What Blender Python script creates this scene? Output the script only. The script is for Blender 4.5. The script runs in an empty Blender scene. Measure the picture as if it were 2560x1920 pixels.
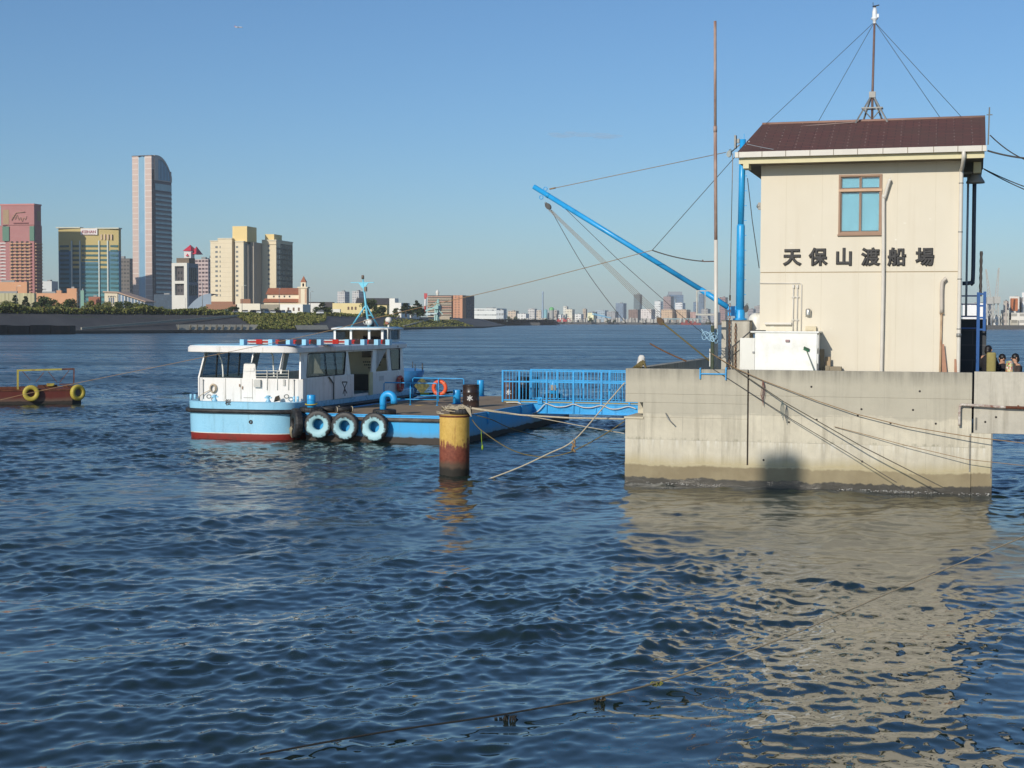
import bpy, bmesh, math, random
import numpy as np
from mathutils import Vector, Matrix
from mathutils.geometry import tessellate_polygon

random.seed(7); np.random.seed(7)
SC = bpy.context.scene
COL = SC.collection
R = math.radians
PI = math.pi

# ------------------------------------------------------------------ camera
FPX, CAM_H, ROLL, Y_HOR = 3800.0, 4.5, 0.004, 803.0      # focal length and horizon in photo pixels (2560 x 1920)
PITCH = math.atan((960 - Y_HOR) / FPX)
cam_d = bpy.data.cameras.new('camera'); cam = bpy.data.objects.new('camera', cam_d); COL.objects.link(cam)
cam_d.sensor_width = 36.0; cam_d.lens = 36.0 * FPX / 2560.0
cam_d.clip_start = 0.3; cam_d.clip_end = 20000
cam.matrix_world = (Matrix.Translation((0, 0, CAM_H)) @ Matrix.Rotation(PI / 2 - PITCH, 4, 'X') @ Matrix.Rotation(math.atan(ROLL), 4, 'Z'))
SC.camera = cam

# ------------------------------------------------------------------ sky, sun, exposure
SUN_EL, SUN_AZ = R(25), (-0.53, -0.85)                    # elevation; horizontal direction towards the sun
w = bpy.data.worlds.new('World'); SC.world = w; w.use_nodes = True
nt = w.node_tree
bg = nt.nodes['Background']
sky = nt.nodes.new('ShaderNodeTexSky'); sky.sky_type = 'NISHITA'; sky.sun_disc = False
sky.sun_elevation = SUN_EL; sky.sun_rotation = math.atan2(SUN_AZ[0], SUN_AZ[1])
sky.altitude = 0; sky.air_density = 1.0; sky.dust_density = 0.5; sky.ozone_density = 7.0
tn = nt.nodes.new('ShaderNodeVectorMath'); tn.operation = 'MULTIPLY'; tn.inputs[1].default_value = (0.965, 1.02, 1.01)
nt.links.new(sky.outputs[0], tn.inputs[0]); nt.links.new(tn.outputs[0], bg.inputs[0]); bg.inputs[1].default_value = 0.102
sun_d = bpy.data.lights.new('sun', 'SUN'); sun = bpy.data.objects.new('sun', sun_d); COL.objects.link(sun)
sun_d.energy = 3.5; sun_d.angle = R(0.5); sun_d.color = (1.0, 0.93, 0.82)
sv = Vector((SUN_AZ[0] * math.cos(SUN_EL), SUN_AZ[1] * math.cos(SUN_EL), math.sin(SUN_EL))).normalized()
sun.rotation_euler = sv.to_track_quat('Z', 'Y').to_euler(); sun.location = (-30, -50, 40)
SC.view_settings.view_transform = 'Standard'; SC.view_settings.look = 'None'
SC.view_settings.exposure = 0.0; SC.view_settings.gamma = 1.0
SC.render.engine = 'CYCLES'
SC.cycles.max_bounces = 6; SC.cycles.diffuse_bounces = 2; SC.cycles.glossy_bounces = 3
SC.cycles.transparent_max_bounces = 8; SC.cycles.volume_bounces = 0
SC.cycles.use_denoising = True
SC.cycles.sample_clamp_indirect = 6.0

# ------------------------------------------------------------------ photo pixel -> place
_r = math.atan(ROLL); _c, _s = math.cos(PITCH), math.sin(PITCH)
def ray(px, py):
    x, y = px - 1280.0, py - 960.0
    x, y = x * math.cos(_r) + y * math.sin(_r), -x * math.sin(_r) + y * math.cos(_r)
    return Vector((x / FPX, _c - (y / FPX) * _s, -_s - (y / FPX) * _c))
CP = Vector((0, 0, CAM_H))
def at(px, py, Y):
    d = ray(px, py); return CP + d * (Y / d.y)
def onz(px, py, z=0.0):
    d = ray(px, py); return CP + d * ((z - CAM_H) / d.z)
class Frame:
    "a ground frame: u along a front face, v away from the viewer, z up"
    def __init__(s, o, deg):
        s.a = R(deg); s.o = Vector((o[0], o[1], 0)); s.u = Vector((math.cos(s.a), -math.sin(s.a), 0)); s.v = Vector((math.sin(s.a), math.cos(s.a), 0))
        s.rz = -s.a
    def w(s, u, v, z=0.0): return s.o + s.u * u + s.v * v + Vector((0, 0, z))
    def loc(s, p):
        d = p - s.o; return Vector((d.dot(s.u), d.dot(s.v), p.z))
    def _pl(s, px, py, n, k):
        d = ray(px, py); t = ((s.o - CP).dot(n) + k) / d.dot(n); return s.loc(CP + d * t)
    def onv(s, px, py, v): return s._pl(px, py, s.v, v)
    def onu(s, px, py, u): return s._pl(px, py, s.u, u)
    def onz(s, px, py, z): return s.loc(onz(px, py, z))
# enlarged photo crops: origin x, origin y, scale
def Z(x0, y0, k): return lambda x, y: (x0 + x / k, y0 + y / k)
zB = Z(440, 670, 3.456); zP = Z(700, 850, 4.096); zG = Z(1180, 850, 4.096); zC = Z(1300, 380, 2.91)
zR = Z(1780, 240, 2.836); zW = Z(1780, 640, 2.676); zM = Z(1740, 0, 2.698); zE = Z(2300, 420, 3.073)
zL = Z(0, 350, 3.319); zH = Z(400, 500, 4.424); zF = Z(880, 680, 4.254); zS = Z(1200, 680, 3.352); zA = Z(0, 880, 9.217)

# ------------------------------------------------------------------ materials
def lin(c): return c / 12.92 if c <= 0.04045 else ((c + 0.055) / 1.055) ** 2.4
def rgb(r, g, b): return (lin(r / 255), lin(g / 255), lin(b / 255), 1)
class NT:
    def __init__(s, name):
        m = bpy.data.materials.new(name); m.use_nodes = True; s.m = m; s.t = m.node_tree; s.p = s.t.nodes['Principled BSDF']
    def n(s, typ, **kw):
        o = s.t.nodes.new('ShaderNode' + typ)
        for k, v in kw.items(): setattr(o, k, v)
        return o
    def l(s, a, b): s.t.links.new(a, b)
    def val(s, sock, v):
        if isinstance(v, (int, float)) or isinstance(v, (tuple, list)): sock.default_value = v
        else: s.l(v, sock)
    def math(s, op, a, b=0.0, clamp=False):
        o = s.n('Math', operation=op, use_clamp=clamp); s.val(o.inputs[0], a); s.val(o.inputs[1], b); return o.outputs[0]
    def mix(s, f, a, b):
        o = s.n('Mix', data_type='RGBA'); s.val(o.inputs[0], f); s.val(o.inputs[6], a); s.val(o.inputs[7], b); return o.outputs[2]
    def coord(s, which='Object'): return s.n('TexCoord').outputs[which]
    def map(s, v, scale=(1, 1, 1), loc=(0, 0, 0)):
        o = s.n('Mapping'); s.l(v, o.inputs[0]); o.inputs[1].default_value = loc; o.inputs[3].default_value = scale; return o.outputs[0]
    def noise(s, v, scale, detail=4, rough=0.6, dist=0.0, out=0):
        o = s.n('TexNoise'); s.l(v, o.inputs['Vector']); o.inputs['Scale'].default_value = scale
        o.inputs['Detail'].default_value = detail; o.inputs['Roughness'].default_value = rough; o.inputs['Distortion'].default_value = dist
        return o.outputs[out]
    def ramp(s, f, stops):
        o = s.n('ValToRGB'); s.l(f, o.inputs[0]); e = o.color_ramp.elements
        while len(e) < len(stops): e.new(0.5)
        for k, (p, c) in enumerate(stops):
            e[k].position = p; e[k].color = c if isinstance(c, tuple) else (c, c, c, 1)
        return o.outputs[0]
    def sep(s, v):
        o = s.n('SeparateXYZ'); s.l(v, o.inputs[0]); return o.outputs
    def bump(s, h, strength=0.3, dist=0.02):
        o = s.n('Bump'); s.l(h, o.inputs['Height']); o.inputs['Strength'].default_value = strength; o.inputs['Distance'].default_value = dist
        s.l(o.outputs[0], s.p.inputs['Normal'])
    def base(s, c): s.val(s.p.inputs['Base Color'], c)
    def rough(s, r): s.val(s.p.inputs['Roughness'], r)
    def spec(s, x): s.p.inputs['Specular IOR Level'].default_value = x
def dk(c, k): return (c[0] * k, c[1] * k, c[2] * k, 1)
_MC = {}
def M(name, c, rough=0.6, var=0.18, scale=2.0, metal=0.0, bump=0.0, dirt=None, dirt_amt=0.35, dirt_scale=1.2, streak=False, spec=0.5):
    "a plain coat of colour with uneven tone, patchy dirt and (streak) vertical runs"
    if name in _MC: return _MC[name]
    t = NT(name); co = t.coord()
    nz = t.noise(co, scale, 5, 0.62)
    col = t.mix(t.ramp(nz, [(0.3, 0.0), (0.72, 1.0)]), dk(c, 1 - var), dk(c, 1 + var * 0.55))
    if dirt:
        v = t.map(co, (3.0, 3.0, 0.35)) if streak else co
        d = t.noise(v, dirt_scale, 6, 0.68)
        col = t.mix(t.ramp(d, [(0.62 - dirt_amt * 0.4, 0.0), (0.80 - dirt_amt * 0.2, 1.0)]), col, dirt)
    t.base(col); t.p.inputs['Metallic'].default_value = metal; t.spec(spec)
    t.rough(t.ramp(t.noise(co, scale * 2.7, 3), [(0.25, max(0.02, rough - 0.12)), (0.75, min(1, rough + 0.12))]))
    if bump: t.bump(t.noise(co, scale * 9, 4), bump, 0.02)
    _MC[name] = t.m; return t.m
def facade(name, wall, glass, fh=3.0, bw=3.0, zf=(0.35, 0.8), xf=(0.2, 0.8), bandcol=None, var=0.12):
    "far building face: storeys of windows (UV in metres)"
    if name in _MC: return _MC[name]
    t = NT(name); uv = t.coord('UV'); sx = t.sep(uv)
    fx = t.math('FRACT', t.math('DIVIDE', sx[0], bw)); fz = t.math('FRACT', t.math('DIVIDE', sx[1], fh))
    def band(f, a, b): return t.math('MULTIPLY', t.math('GREATER_THAN', f, a), t.math('LESS_THAN', f, b))
    mz = band(fz, *zf); mx = band(fx, *xf)
    geo = t.n('NewGeometry'); nz = t.sep(geo.outputs['Normal'])[2]
    side = t.math('LESS_THAN', t.math('ABSOLUTE', nz), 0.5)
    mk = t.math('MULTIPLY', t.math('MULTIPLY', mz, mx), side)
    wn = t.n('TexWhiteNoise', noise_dimensions='2D')
    cv = t.n('CombineXYZ'); t.l(t.math('FLOOR', t.math('DIVIDE', sx[0], bw)), cv.inputs[0]); t.l(t.math('FLOOR', t.math('DIVIDE', sx[1], fh)), cv.inputs[1])
    t.l(cv.outputs[0], wn.inputs['Vector'])
    g = t.mix(wn.outputs['Value'], dk(glass, 0.6), dk(glass, 1.7))
    nzv = t.noise(t.coord(), 0.05, 4)
    wl = t.mix(nzv, dk(wall, 1 - var), dk(wall, 1 + var))
    if bandcol:
        wl = t.mix(t.math('MULTIPLY', t.math('LESS_THAN', fz, zf[0] * 0.8), side), wl, bandcol)
    t.base(t.mix(mk, wl, g)); t.rough(t.math('SUBTRACT', 0.75, t.math('MULTIPLY', mk, 0.55)))
    _MC[name] = t.m; return t.m

# ------------------------------------------------------------------ mesh building
class MB:
    def __init__(s): s.v = []; s.f = []; s.sm = []
    def add(s, verts, faces, smooth=False):
        o = len(s.v); s.v.extend([tuple(p) for p in verts]); s.f.extend([tuple(o + i for i in f) for f in faces]); s.sm.extend([smooth] * len(faces)); return s
    def box(s, x0, x1, y0, y1, z0, z1):
        x0, x1 = min(x0, x1), max(x0, x1); y0, y1 = min(y0, y1), max(y0, y1); z0, z1 = min(z0, z1), max(z0, z1)
        return s.add([(x0, y0, z0), (x1, y0, z0), (x1, y1, z0), (x0, y1, z0), (x0, y0, z1), (x1, y0, z1), (x1, y1, z1), (x0, y1, z1)],
                     [(0, 3, 2, 1), (4, 5, 6, 7), (0, 1, 5, 4), (1, 2, 6, 5), (2, 3, 7, 6), (3, 0, 4, 7)])
    def bar(s, p, q, w, h=None, up=(0, 0, 1)):
        "square bar from p to q"
        p, q = Vector(p), Vector(q); h = h or w; d = (q - p).normalized(); up = Vector(up)
        if abs(d.dot(up)) > 0.98: up = Vector((0, 1, 0))
        a = d.cross(up).normalized(); b = a.cross(d).normalized()
        vs = [e + a * (i * w / 2) + b * (j * h / 2) for e in (p, q) for i, j in ((-1, -1), (1, -1), (1, 1), (-1, 1))]
        return s.add(vs, [(3, 2, 1, 0), (4, 5, 6, 7), (0, 1, 5, 4), (1, 2, 6, 5), (2, 3, 7, 6), (3, 0, 4, 7)])
    def prism(s, poly, z0, z1, z1s=None, smooth=False):
        n = len(poly); a = [(p[0], p[1], z0) for p in poly]; b = [(p[0], p[1], z1 if z1s is None else z1s[i]) for i, p in enumerate(poly)]
        s.add(a + b, [tuple(range(n - 1, -1, -1)), tuple(range(n, 2 * n))])
        return s.add(a + b, [(i, (i + 1) % n, n + (i + 1) % n, n + i) for i in range(n)], smooth)
    def ext(s, poly, y0, y1):
        "polygon in x,z pushed along y"
        n = len(poly); a = [(p[0], y0, p[1]) for p in poly]; b = [(p[0], y1, p[1]) for p in poly]
        return s.add(a + b, [tuple(range(n)), tuple(range(2 * n - 1, n - 1, -1))] + [(i, n + i, n + (i + 1) % n, (i + 1) % n) for i in range(n)])
    def extx(s, poly, x0, x1):
        "polygon in y,z pushed along x"
        n = len(poly); a = [(x0, p[0], p[1]) for p in poly]; b = [(x1, p[0], p[1]) for p in poly]
        return s.add(a + b, [tuple(range(n - 1, -1, -1)), tuple(range(n, 2 * n))] + [(i, (i + 1) % n, n + (i + 1) % n, n + i) for i in range(n)])
    def tube(s, pts, r, n=8, closed=False, caps=True):
        pts = [Vector(p) for p in pts]; m = len(pts); rs = r if isinstance(r, (list, tuple)) else [r] * m
        vs = []; prev = None
        for i, p in enumerate(pts):
            if closed: d = (pts[(i + 1) % m] - pts[i - 1])
            else: d = pts[min(i + 1, m - 1)] - pts[max(i - 1, 0)]
            d = d.normalized() if d.length > 1e-9 else Vector((0, 0, 1))
            if prev is None:
                a = d.cross(Vector((0, 0, 1)) if abs(d.z) < 0.9 else Vector((1, 0, 0))).normalized()
            else:
                a = (prev - d * prev.dot(d)).normalized()
            prev = a; b = d.cross(a)
            for k in range(n):
                t = 2 * PI * k / n; vs.append(p + (a * math.cos(t) + b * math.sin(t)) * rs[i])
        fs = []
        for i in range(m if closed else m - 1):
            j = (i + 1) % m
            for k in range(n):
                k2 = (k + 1) % n; fs.append((i * n + k, i * n + k2, j * n + k2, j * n + k))
        s.add(vs, fs, True)
        if caps and not closed:
            s.add(vs[:n], [tuple(range(n - 1, -1, -1))]); s.add(vs[-n:], [tuple(range(n))])
        return s
    def lathe(s, prof, c=(0, 0, 0), n=24, axis='z', jag=None, smooth=True):
        "profile of (radius, height) turned about an axis through c"
        vs = []; m = len(prof)
        for k in range(n):
            t = 2 * PI * k / n
            for i, (r, h) in enumerate(prof):
                if jag: r = r + jag(k, i)
                x, y = r * math.cos(t), r * math.sin(t)
                q = (x, y, h) if axis == 'z' else ((x, h, y) if axis == 'y' else (h, x, y))
                vs.append((c[0] + q[0], c[1] + q[1], c[2] + q[2]))
        fs = []
        for k in range(n):
            k2 = (k + 1) % n
            for i in range(m - 1): fs.append((k * m + i, k2 * m + i, k2 * m + i + 1, k * m + i + 1))
        return s.add(vs, fs, smooth)
    def ball(s, c, r, n=12):
        rr = r if isinstance(r, (tuple, list)) else (r, r, r); vs = []; fs = []; m = n // 2
        for i in range(m + 1):
            t = PI * i / m
            for k in range(n):
                a = 2 * PI * k / n; vs.append((c[0] + rr[0] * math.sin(t) * math.cos(a), c[1] + rr[1] * math.sin(t) * math.sin(a), c[2] + rr[2] * math.cos(t)))
        for i in range(m):
            for k in range(n):
                k2 = (k + 1) % n; fs.append((i * n + k, (i + 1) * n + k, (i + 1) * n + k2, i * n + k2))
        return s.add(vs, fs, True)
    def plate(s, outer, holes, fn0, fn1):
        "flat plate with holes; loops are 2-D, fn0/fn1 place front and back"
        loops = [outer] + holes; flat = [p for l in loops for p in l]
        tris = tessellate_polygon([[Vector((p[0], p[1], 0)) for p in l] for l in loops])
        n = len(flat); vs = [fn0(*p) for p in flat] + [fn1(*p) for p in flat]
        fs = [tuple(t) for t in tris] + [tuple(n + i for i in reversed(t)) for t in tris]
        o = 0
        for l in loops:
            k = len(l)
            for i in range(k): fs.append((o + i, o + (i + 1) % k, n + o + (i + 1) % k, n + o + i))
            o += k
        return s.add(vs, fs)
    def build(s, name, mat, parent=None, loc=(0, 0, 0), rz=0.0, bevel=0.0, seg=2, origin=None, fix=True, label=None, split=0):
        me = bpy.data.meshes.new(name); vs = s.v
        if origin is not None:
            o = Vector(origin); vs = [tuple(Vector(p) - o) for p in vs]; loc = tuple(Vector(loc) + o)
        me.from_pydata(vs, [], s.f); me.update()
        me.polygons.foreach_set('use_smooth', s.sm)
        if fix:
            bm = bmesh.new(); bm.from_mesh(me); bmesh.ops.remove_doubles(bm, verts=bm.verts, dist=1e-5)
            bmesh.ops.recalc_face_normals(bm, faces=bm.faces); bm.to_mesh(me); bm.free()
        uvl = me.uv_layers.new(name='UVMap'); nl = len(me.loops)
        co = np.empty(len(me.vertices) * 3, np.float32); me.vertices.foreach_get('co', co); co = co.reshape(-1, 3)
        vi = np.empty(nl, np.int32); me.loops.foreach_get('vertex_index', vi)
        nn = np.empty(len(me.polygons) * 3, np.float32); me.polygons.foreach_get('normal', nn); nn = nn.reshape(-1, 3)
        tot = np.empty(len(me.polygons), np.int32); me.polygons.foreach_get('loop_total', tot)
        ln = np.repeat(nn, tot, axis=0); p = co[vi]; h = np.hypot(ln[:, 0], ln[:, 1]) + 1e-9
        uu = np.where(np.abs(ln[:, 2]) > 0.7, p[:, 0], (-ln[:, 1] * p[:, 0] + ln[:, 0] * p[:, 1]) / h)
        vv = np.where(np.abs(ln[:, 2]) > 0.7, p[:, 1], p[:, 2])
        uvl.data.foreach_set('uv', np.stack([uu, vv], 1).astype(np.float32).ravel())
        ob = bpy.data.objects.new(name, me); COL.objects.link(ob); ob.location = loc; ob.rotation_euler = (0, 0, rz)
        if mat: me.materials.append(mat)
        if parent is not None: ob.parent = parent
        if bevel:
            b = ob.modifiers.new('bevel', 'BEVEL'); b.width = bevel; b.segments = seg; b.limit_method = 'ANGLE'; b.angle_limit = R(40)
            b.harden_normals = False
        if split: e_ = ob.modifiers.new('split', 'EDGE_SPLIT'); e_.split_angle = R(split)
        if label: ob['label'] = label
        return ob
def thing(name, label, cat, loc=(0, 0, 0), rz=0.0, group=None):
    o = bpy.data.objects.new(name, None); COL.objects.link(o); o.location = loc; o.rotation_euler = (0, 0, rz)
    o.empty_display_size = 0.3; o['label'] = label; o['category'] = cat
    if group: o['group'] = group
    return o
def tag(o, label, cat, group=None, kind=None):
    o['label'] = label
    if cat: o['category'] = cat
    if group: o['group'] = group
    if kind: o['kind'] = kind
    return o
def setting(o, kind='structure', label=None):
    o['kind'] = kind
    if label: o['label'] = label
    return o
def copy_tree(o, loc=None, rz=None, label=None, parent=None, scale=None):
    c = o.copy(); COL.objects.link(c)
    if parent is not None: c.parent = parent
    if loc is not None: c.location = loc
    if rz is not None: c.rotation_euler = (0, 0, rz)
    if label: c['label'] = label
    if scale is not None: c.scale = scale
    for ch in list(o.children): copy_tree(ch, parent=c)
    return c
def curve_pts(pts, n=8):
    "smooth path through points"
    P = [Vector(p) for p in pts]
    if len(P) < 3: return P
    out = []
    for i in range(len(P) - 1):
        p0 = P[max(i - 1, 0)]; p1 = P[i]; p2 = P[i + 1]; p3 = P[min(i + 2, len(P) - 1)]
        for k in range(n):
            t = k / n
            out.append(0.5 * ((2 * p1) + (p2 - p0) * t + (2 * p0 - 5 * p1 + 4 * p2 - p3) * t * t + (3 * p1 - p0 - 3 * p2 + p3) * t ** 3))
    out.append(P[-1]); return out
def sag(p, q, d, n=14):
    p, q = Vector(p), Vector(q)
    return [p.lerp(q, k / n) - Vector((0, 0, d * 4 * (k / n) * (1 - k / n))) for k in range(n + 1)]
def rope(name, pts, r, mat, label, cat='rope', group=None, n=6):
    m = MB(); m.tube(pts, r, n); o = m.build(name, mat, origin=pts[0], fix=False); return tag(o, label, cat, group)
def text_mesh(name, body, size, depth, mat, parent, loc, rot, bold=0.0, xs=1.0, align='CENTER', label=None):
    "raised lettering; bold rounds and thickens every stroke"
    c = bpy.data.curves.new(name, 'FONT'); c.body = body; c.size = size; c.extrude = depth; c.bevel_depth = bold; c.bevel_resolution = 1; c.align_x = align; c.align_y = 'CENTER'
    c.resolution_u = 3
    tmp = bpy.data.objects.new(name + '_t', c); COL.objects.link(tmp)
    bpy.context.view_layer.update()
    me = bpy.data.meshes.new_from_object(tmp.evaluated_get(bpy.context.evaluated_depsgraph_get()))
    bpy.data.objects.remove(tmp); bpy.data.curves.remove(c)
    me.materials.clear(); me.materials.append(mat)
    o = bpy.data.objects.new(name, me); COL.objects.link(o); o.location = loc; o.rotation_euler = rot; o.scale = (xs, 1, 1)
    if parent is not None: o.parent = parent
    if label: o['label'] = label
    return o
def rrect(x0, x1, z0, z1, r, n=4):
    out = []
    for cx, cz, a in ((x1 - r, z1 - r, 0), (x0 + r, z1 - r, 90), (x0 + r, z0 + r, 180), (x1 - r, z0 + r, 270)):
        for k in range(n + 1):
            t = R(a + 90 * k / n); out.append((cx + r * math.cos(t), cz + r * math.sin(t)))
    return out
def rpoly(pts, r, n=4):
    "polygon with rounded corners"
    out = []; P = [Vector((p[0], p[1])) for p in pts]; m = len(P)
    for i in range(m):
        a, b, c = P[i - 1], P[i], P[(i + 1) % m]; d1 = (a - b).normalized(); d2 = (c - b).normalized()
        rr = min(r, (a - b).length * 0.45, (c - b).length * 0.45); s_, e_ = b + d1 * rr, b + d2 * rr
        for k in range(n + 1):
            t = k / n; q = s_ * (1 - t) ** 2 + b * 2 * t * (1 - t) + e_ * t * t; out.append((q.x, q.y))
    return out

def part(name, parent, loc=(0, 0, 0), rz=0.0):
    "an Empty that carries the sub-parts of one part"
    o = bpy.data.objects.new(name, None); COL.objects.link(o); o.parent = parent; o.location = loc; o.rotation_euler = (0, 0, rz); o.empty_display_size = .2; return o
HAZE = 8e-5
# ------------------------------------------------------------------ frames of the place
A0 = onz(1562, 1207); PF = Frame(A0, 16.5)           # pier: front left corner at the water
FL, WT = 2.5, 3.2                                      # pier floor, top of its parapet

# ------------------------------------------------------------------ water: one real wave sheet to the horizon
def make_water():
    rng = np.random.RandomState(11)
    side = np.radians([31.0, 34, 38, 44, 52, 62, 74, 88])
    ang = np.concatenate([-side[::-1], np.linspace(R(-29), R(29), 1090), side]); NA = len(ang)
    kk = 1.0 / (CAM_H * 1520 * 1.35)
    rs = [5.0]
    while rs[-1] < 8000:
        r = rs[-1]; rs.append(r + (max(0.045, min(r * r * kk, 0.11)) if r < 95 else max(0.11, min(r * r * kk * .5, (r / 95.0) ** 2 * 0.13))))
    rs = np.array(rs); NR = len(rs)
    AN, RR = np.meshgrid(ang, rs)
    X = RR * np.sin(AN); Y = RR * np.cos(AN)
    dr = np.gradient(rs)[:, None]
    sp = np.maximum(dr, RR * np.gradient(ang)[None, :])
    Zh = np.zeros_like(X); DX = np.zeros_like(X); DY = np.zeros_like(X); lost = np.zeros((NR, 1))
    wind = R(128)                                         # where the small waves run, towards the viewer and to the left
    comps = []
    for lam0, lam1, n, slope, spread in ((2.6, 6.0, 12, 0.022, 26), (1.2, 2.6, 22, 0.046, 36), (0.5, 1.2, 46, 0.092, 50), (0.20, 0.5, 60, 0.135, 68)):
        for k in range(n):
            lam = math.exp(rng.uniform(math.log(lam0), math.log(lam1))); th = wind + R(rng.normal(0, spread)) + PI
            comps.append((lam, th, slope * math.sqrt(2.0 / n) * lam / (2 * PI), rng.uniform(0, 2 * PI)))
    near = (np.clip((RR - 13) / 22, 0, 1) * 0.45 + 0.55) * (1 - 0.38 * np.exp(-(((X - 7.5) / 6.5) ** 2 + ((Y - 32) / 9.5) ** 2)))        # calmer close to the quay
    # a patchy calm: slow modulation of the small chop
    mod = 1 + 0.40 * np.sin(X * 0.21 + 0.13 * Y + 1.2) * np.sin(Y * 0.17 - X * 0.09 + 0.4) + 0.28 * np.sin(X * 0.43 - Y * 0.31 + 2) + 0.22 * np.sin(X * 0.9 + Y * 0.62 + 1.1 * np.sin(Y * 0.2)) + 0.18 * np.sin(X * 1.7 - Y * 1.1 + 1.3 * np.sin(X * 0.4))
    for lam, th, a, ph in comps:
        k = 2 * PI / lam
        wgt = np.clip((lam / sp - 1.8) / 1.8, 0, 1)
        act = np.where(wgt.max(axis=1) > 0)[0]
        if len(act) == 0: continue
        e = act.max() + 1
        q = k * (X[:e] * math.cos(th) + Y[:e] * math.sin(th)) + ph
        q = q + 0.35 * np.sin(q * 0.5 + ph)                   # uneven spacing
        hgt = a * wgt[:e] * (np.sin(q) + 0.18 * np.cos(2 * q))
        kf = (mod[:e] if lam < 2.6 else 1.0) * (near[:e] if lam < 1.2 else 1.0)
        Zh[:e] += hgt * kf
        hc = 0.95 * a * wgt[:e] * np.cos(q) * kf                 # crests drawn together, troughs spread
        DX[:e] += hc * math.cos(th); DY[:e] += hc * math.sin(th)
    tot = sum((a * 2 * PI / l) ** 2 for l, t, a, p in comps)
    kept = sum((a * 2 * PI / l) ** 2 * np.clip((l / sp - 1.8) / 1.8, 0, 1) ** 2 for l, t, a, p in comps)
    lostv = np.sqrt(np.clip(1 - kept / tot, 0, 1)).astype(np.float32)
    me = bpy.data.meshes.new('water')
    co = np.stack([X + DX, Y + DY, Zh], -1).astype(np.float32).reshape(-1, 3)
    i, j = np.meshgrid(np.arange(NR - 1), np.arange(NA - 1), indexing='ij'); b = (i * NA + j).ravel()
    quads = np.stack([b, b + 1, b + NA + 1, b + NA], 1).astype(np.int32)
    me.vertices.add(len(co)); me.vertices.foreach_set('co', co.ravel())
    polys = []
    nq = len(quads); nl = nq * 4 + sum(len(p) for p in polys)
    me.loops.add(nl); me.polygons.add(nq + len(polys))
    me.loops.foreach_set('vertex_index', quads.ravel())
    starts = (np.arange(nq) * 4).astype(np.int32)
    me.polygons.foreach_set('loop_start', starts)
    me.update(calc_edges=True); me.validate()
    me.polygons.foreach_set('use_smooth', [True] * len(me.polygons))
    at_ = me.attributes.new('chop', 'FLOAT', 'POINT')
    at_.data.foreach_set('value', lostv.ravel())
    t = NT('river_water')
    geo = t.n('NewGeometry'); pos = geo.outputs['Position']
    a = t.n('Attribute'); a.attribute_name = 'chop'
    n1 = t.noise(t.map(pos, (0.8, 1.25, 1)), 4.2, 4, 0.65, 0.4, out=1)      # the fine ripple everywhere
    n2 = t.noise(t.map(pos, (0.7, 1.2, 1)), 0.9, 4, 0.62, 0.2, out=1)      # chop too far off to model
    big = t.ramp(t.noise(t.map(pos, (0.35, 1, 1)), 0.035, 4, 0.6), [(0.3, 0.55), (0.75, 1.3)])   # gusts
    def slopes(col, k):
        v = t.n('VectorMath', operation='SUBTRACT'); t.l(col, v.inputs[0]); v.inputs[1].default_value = (0.5, 0.5, 0.5)
        m = t.n('VectorMath', operation='SCALE'); t.l(v.outputs[0], m.inputs[0]); t.val(m.inputs['Scale'], k); return m.outputs[0]
    yy_ = t.n('MapRange'); t.l(t.sep(pos)[1], yy_.inputs['Value']); yy_.inputs['From Min'].default_value = 16; yy_.inputs['From Max'].default_value = 46; yy_.inputs['To Min'].default_value = .45; yy_.inputs['To Max'].default_value = 1.75
    s1 = slopes(n1, t.math('MULTIPLY', t.math('MULTIPLY', yy_.outputs[0], big), WATER_RIPPLE)); s2 = slopes(n2, t.math('MULTIPLY', t.math('MULTIPLY', a.outputs['Fac'], WATER_CHOP), big))
    ad = t.n('VectorMath', operation='ADD'); t.l(s1, ad.inputs[0]); t.l(s2, ad.inputs[1])
    fl = t.n('VectorMath', operation='MULTIPLY'); t.l(ad.outputs[0], fl.inputs[0]); fl.inputs[1].default_value = (1, 1, 0)
    a2 = t.n('VectorMath', operation='ADD'); t.l(geo.outputs['Normal'], a2.inputs[0]); t.l(fl.outputs[0], a2.inputs[1])
    nn = t.n('VectorMath', operation='NORMALIZE'); t.l(a2.outputs[0], nn.inputs[0])
    t.l(nn.outputs[0], t.p.inputs['Normal'])
    t.base((0.013, 0.025, 0.020, 1)); t.p.inputs['IOR'].default_value = 1.7; t.rough(t.math('ADD', WATER_ROUGH, t.math('MULTIPLY', t.math('MULTIPLY', a.outputs['Fac'], WATER_FAR), t.ramp(t.noise(t.map(pos, (0.22, 1, 1)), 0.06, 5, 0.65), [(0.3, 0.55), (0.7, 1.45)]))))
    me.materials.append(t.m)
    o = bpy.data.objects.new('water', me); COL.objects.link(o); return setting(o, label='rippled blue river water')
WATER_RIPPLE, WATER_CHOP, WATER_ROUGH, WATER_FAR = 0.17, 0.8, 0.02, 0.27
make_water()

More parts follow.
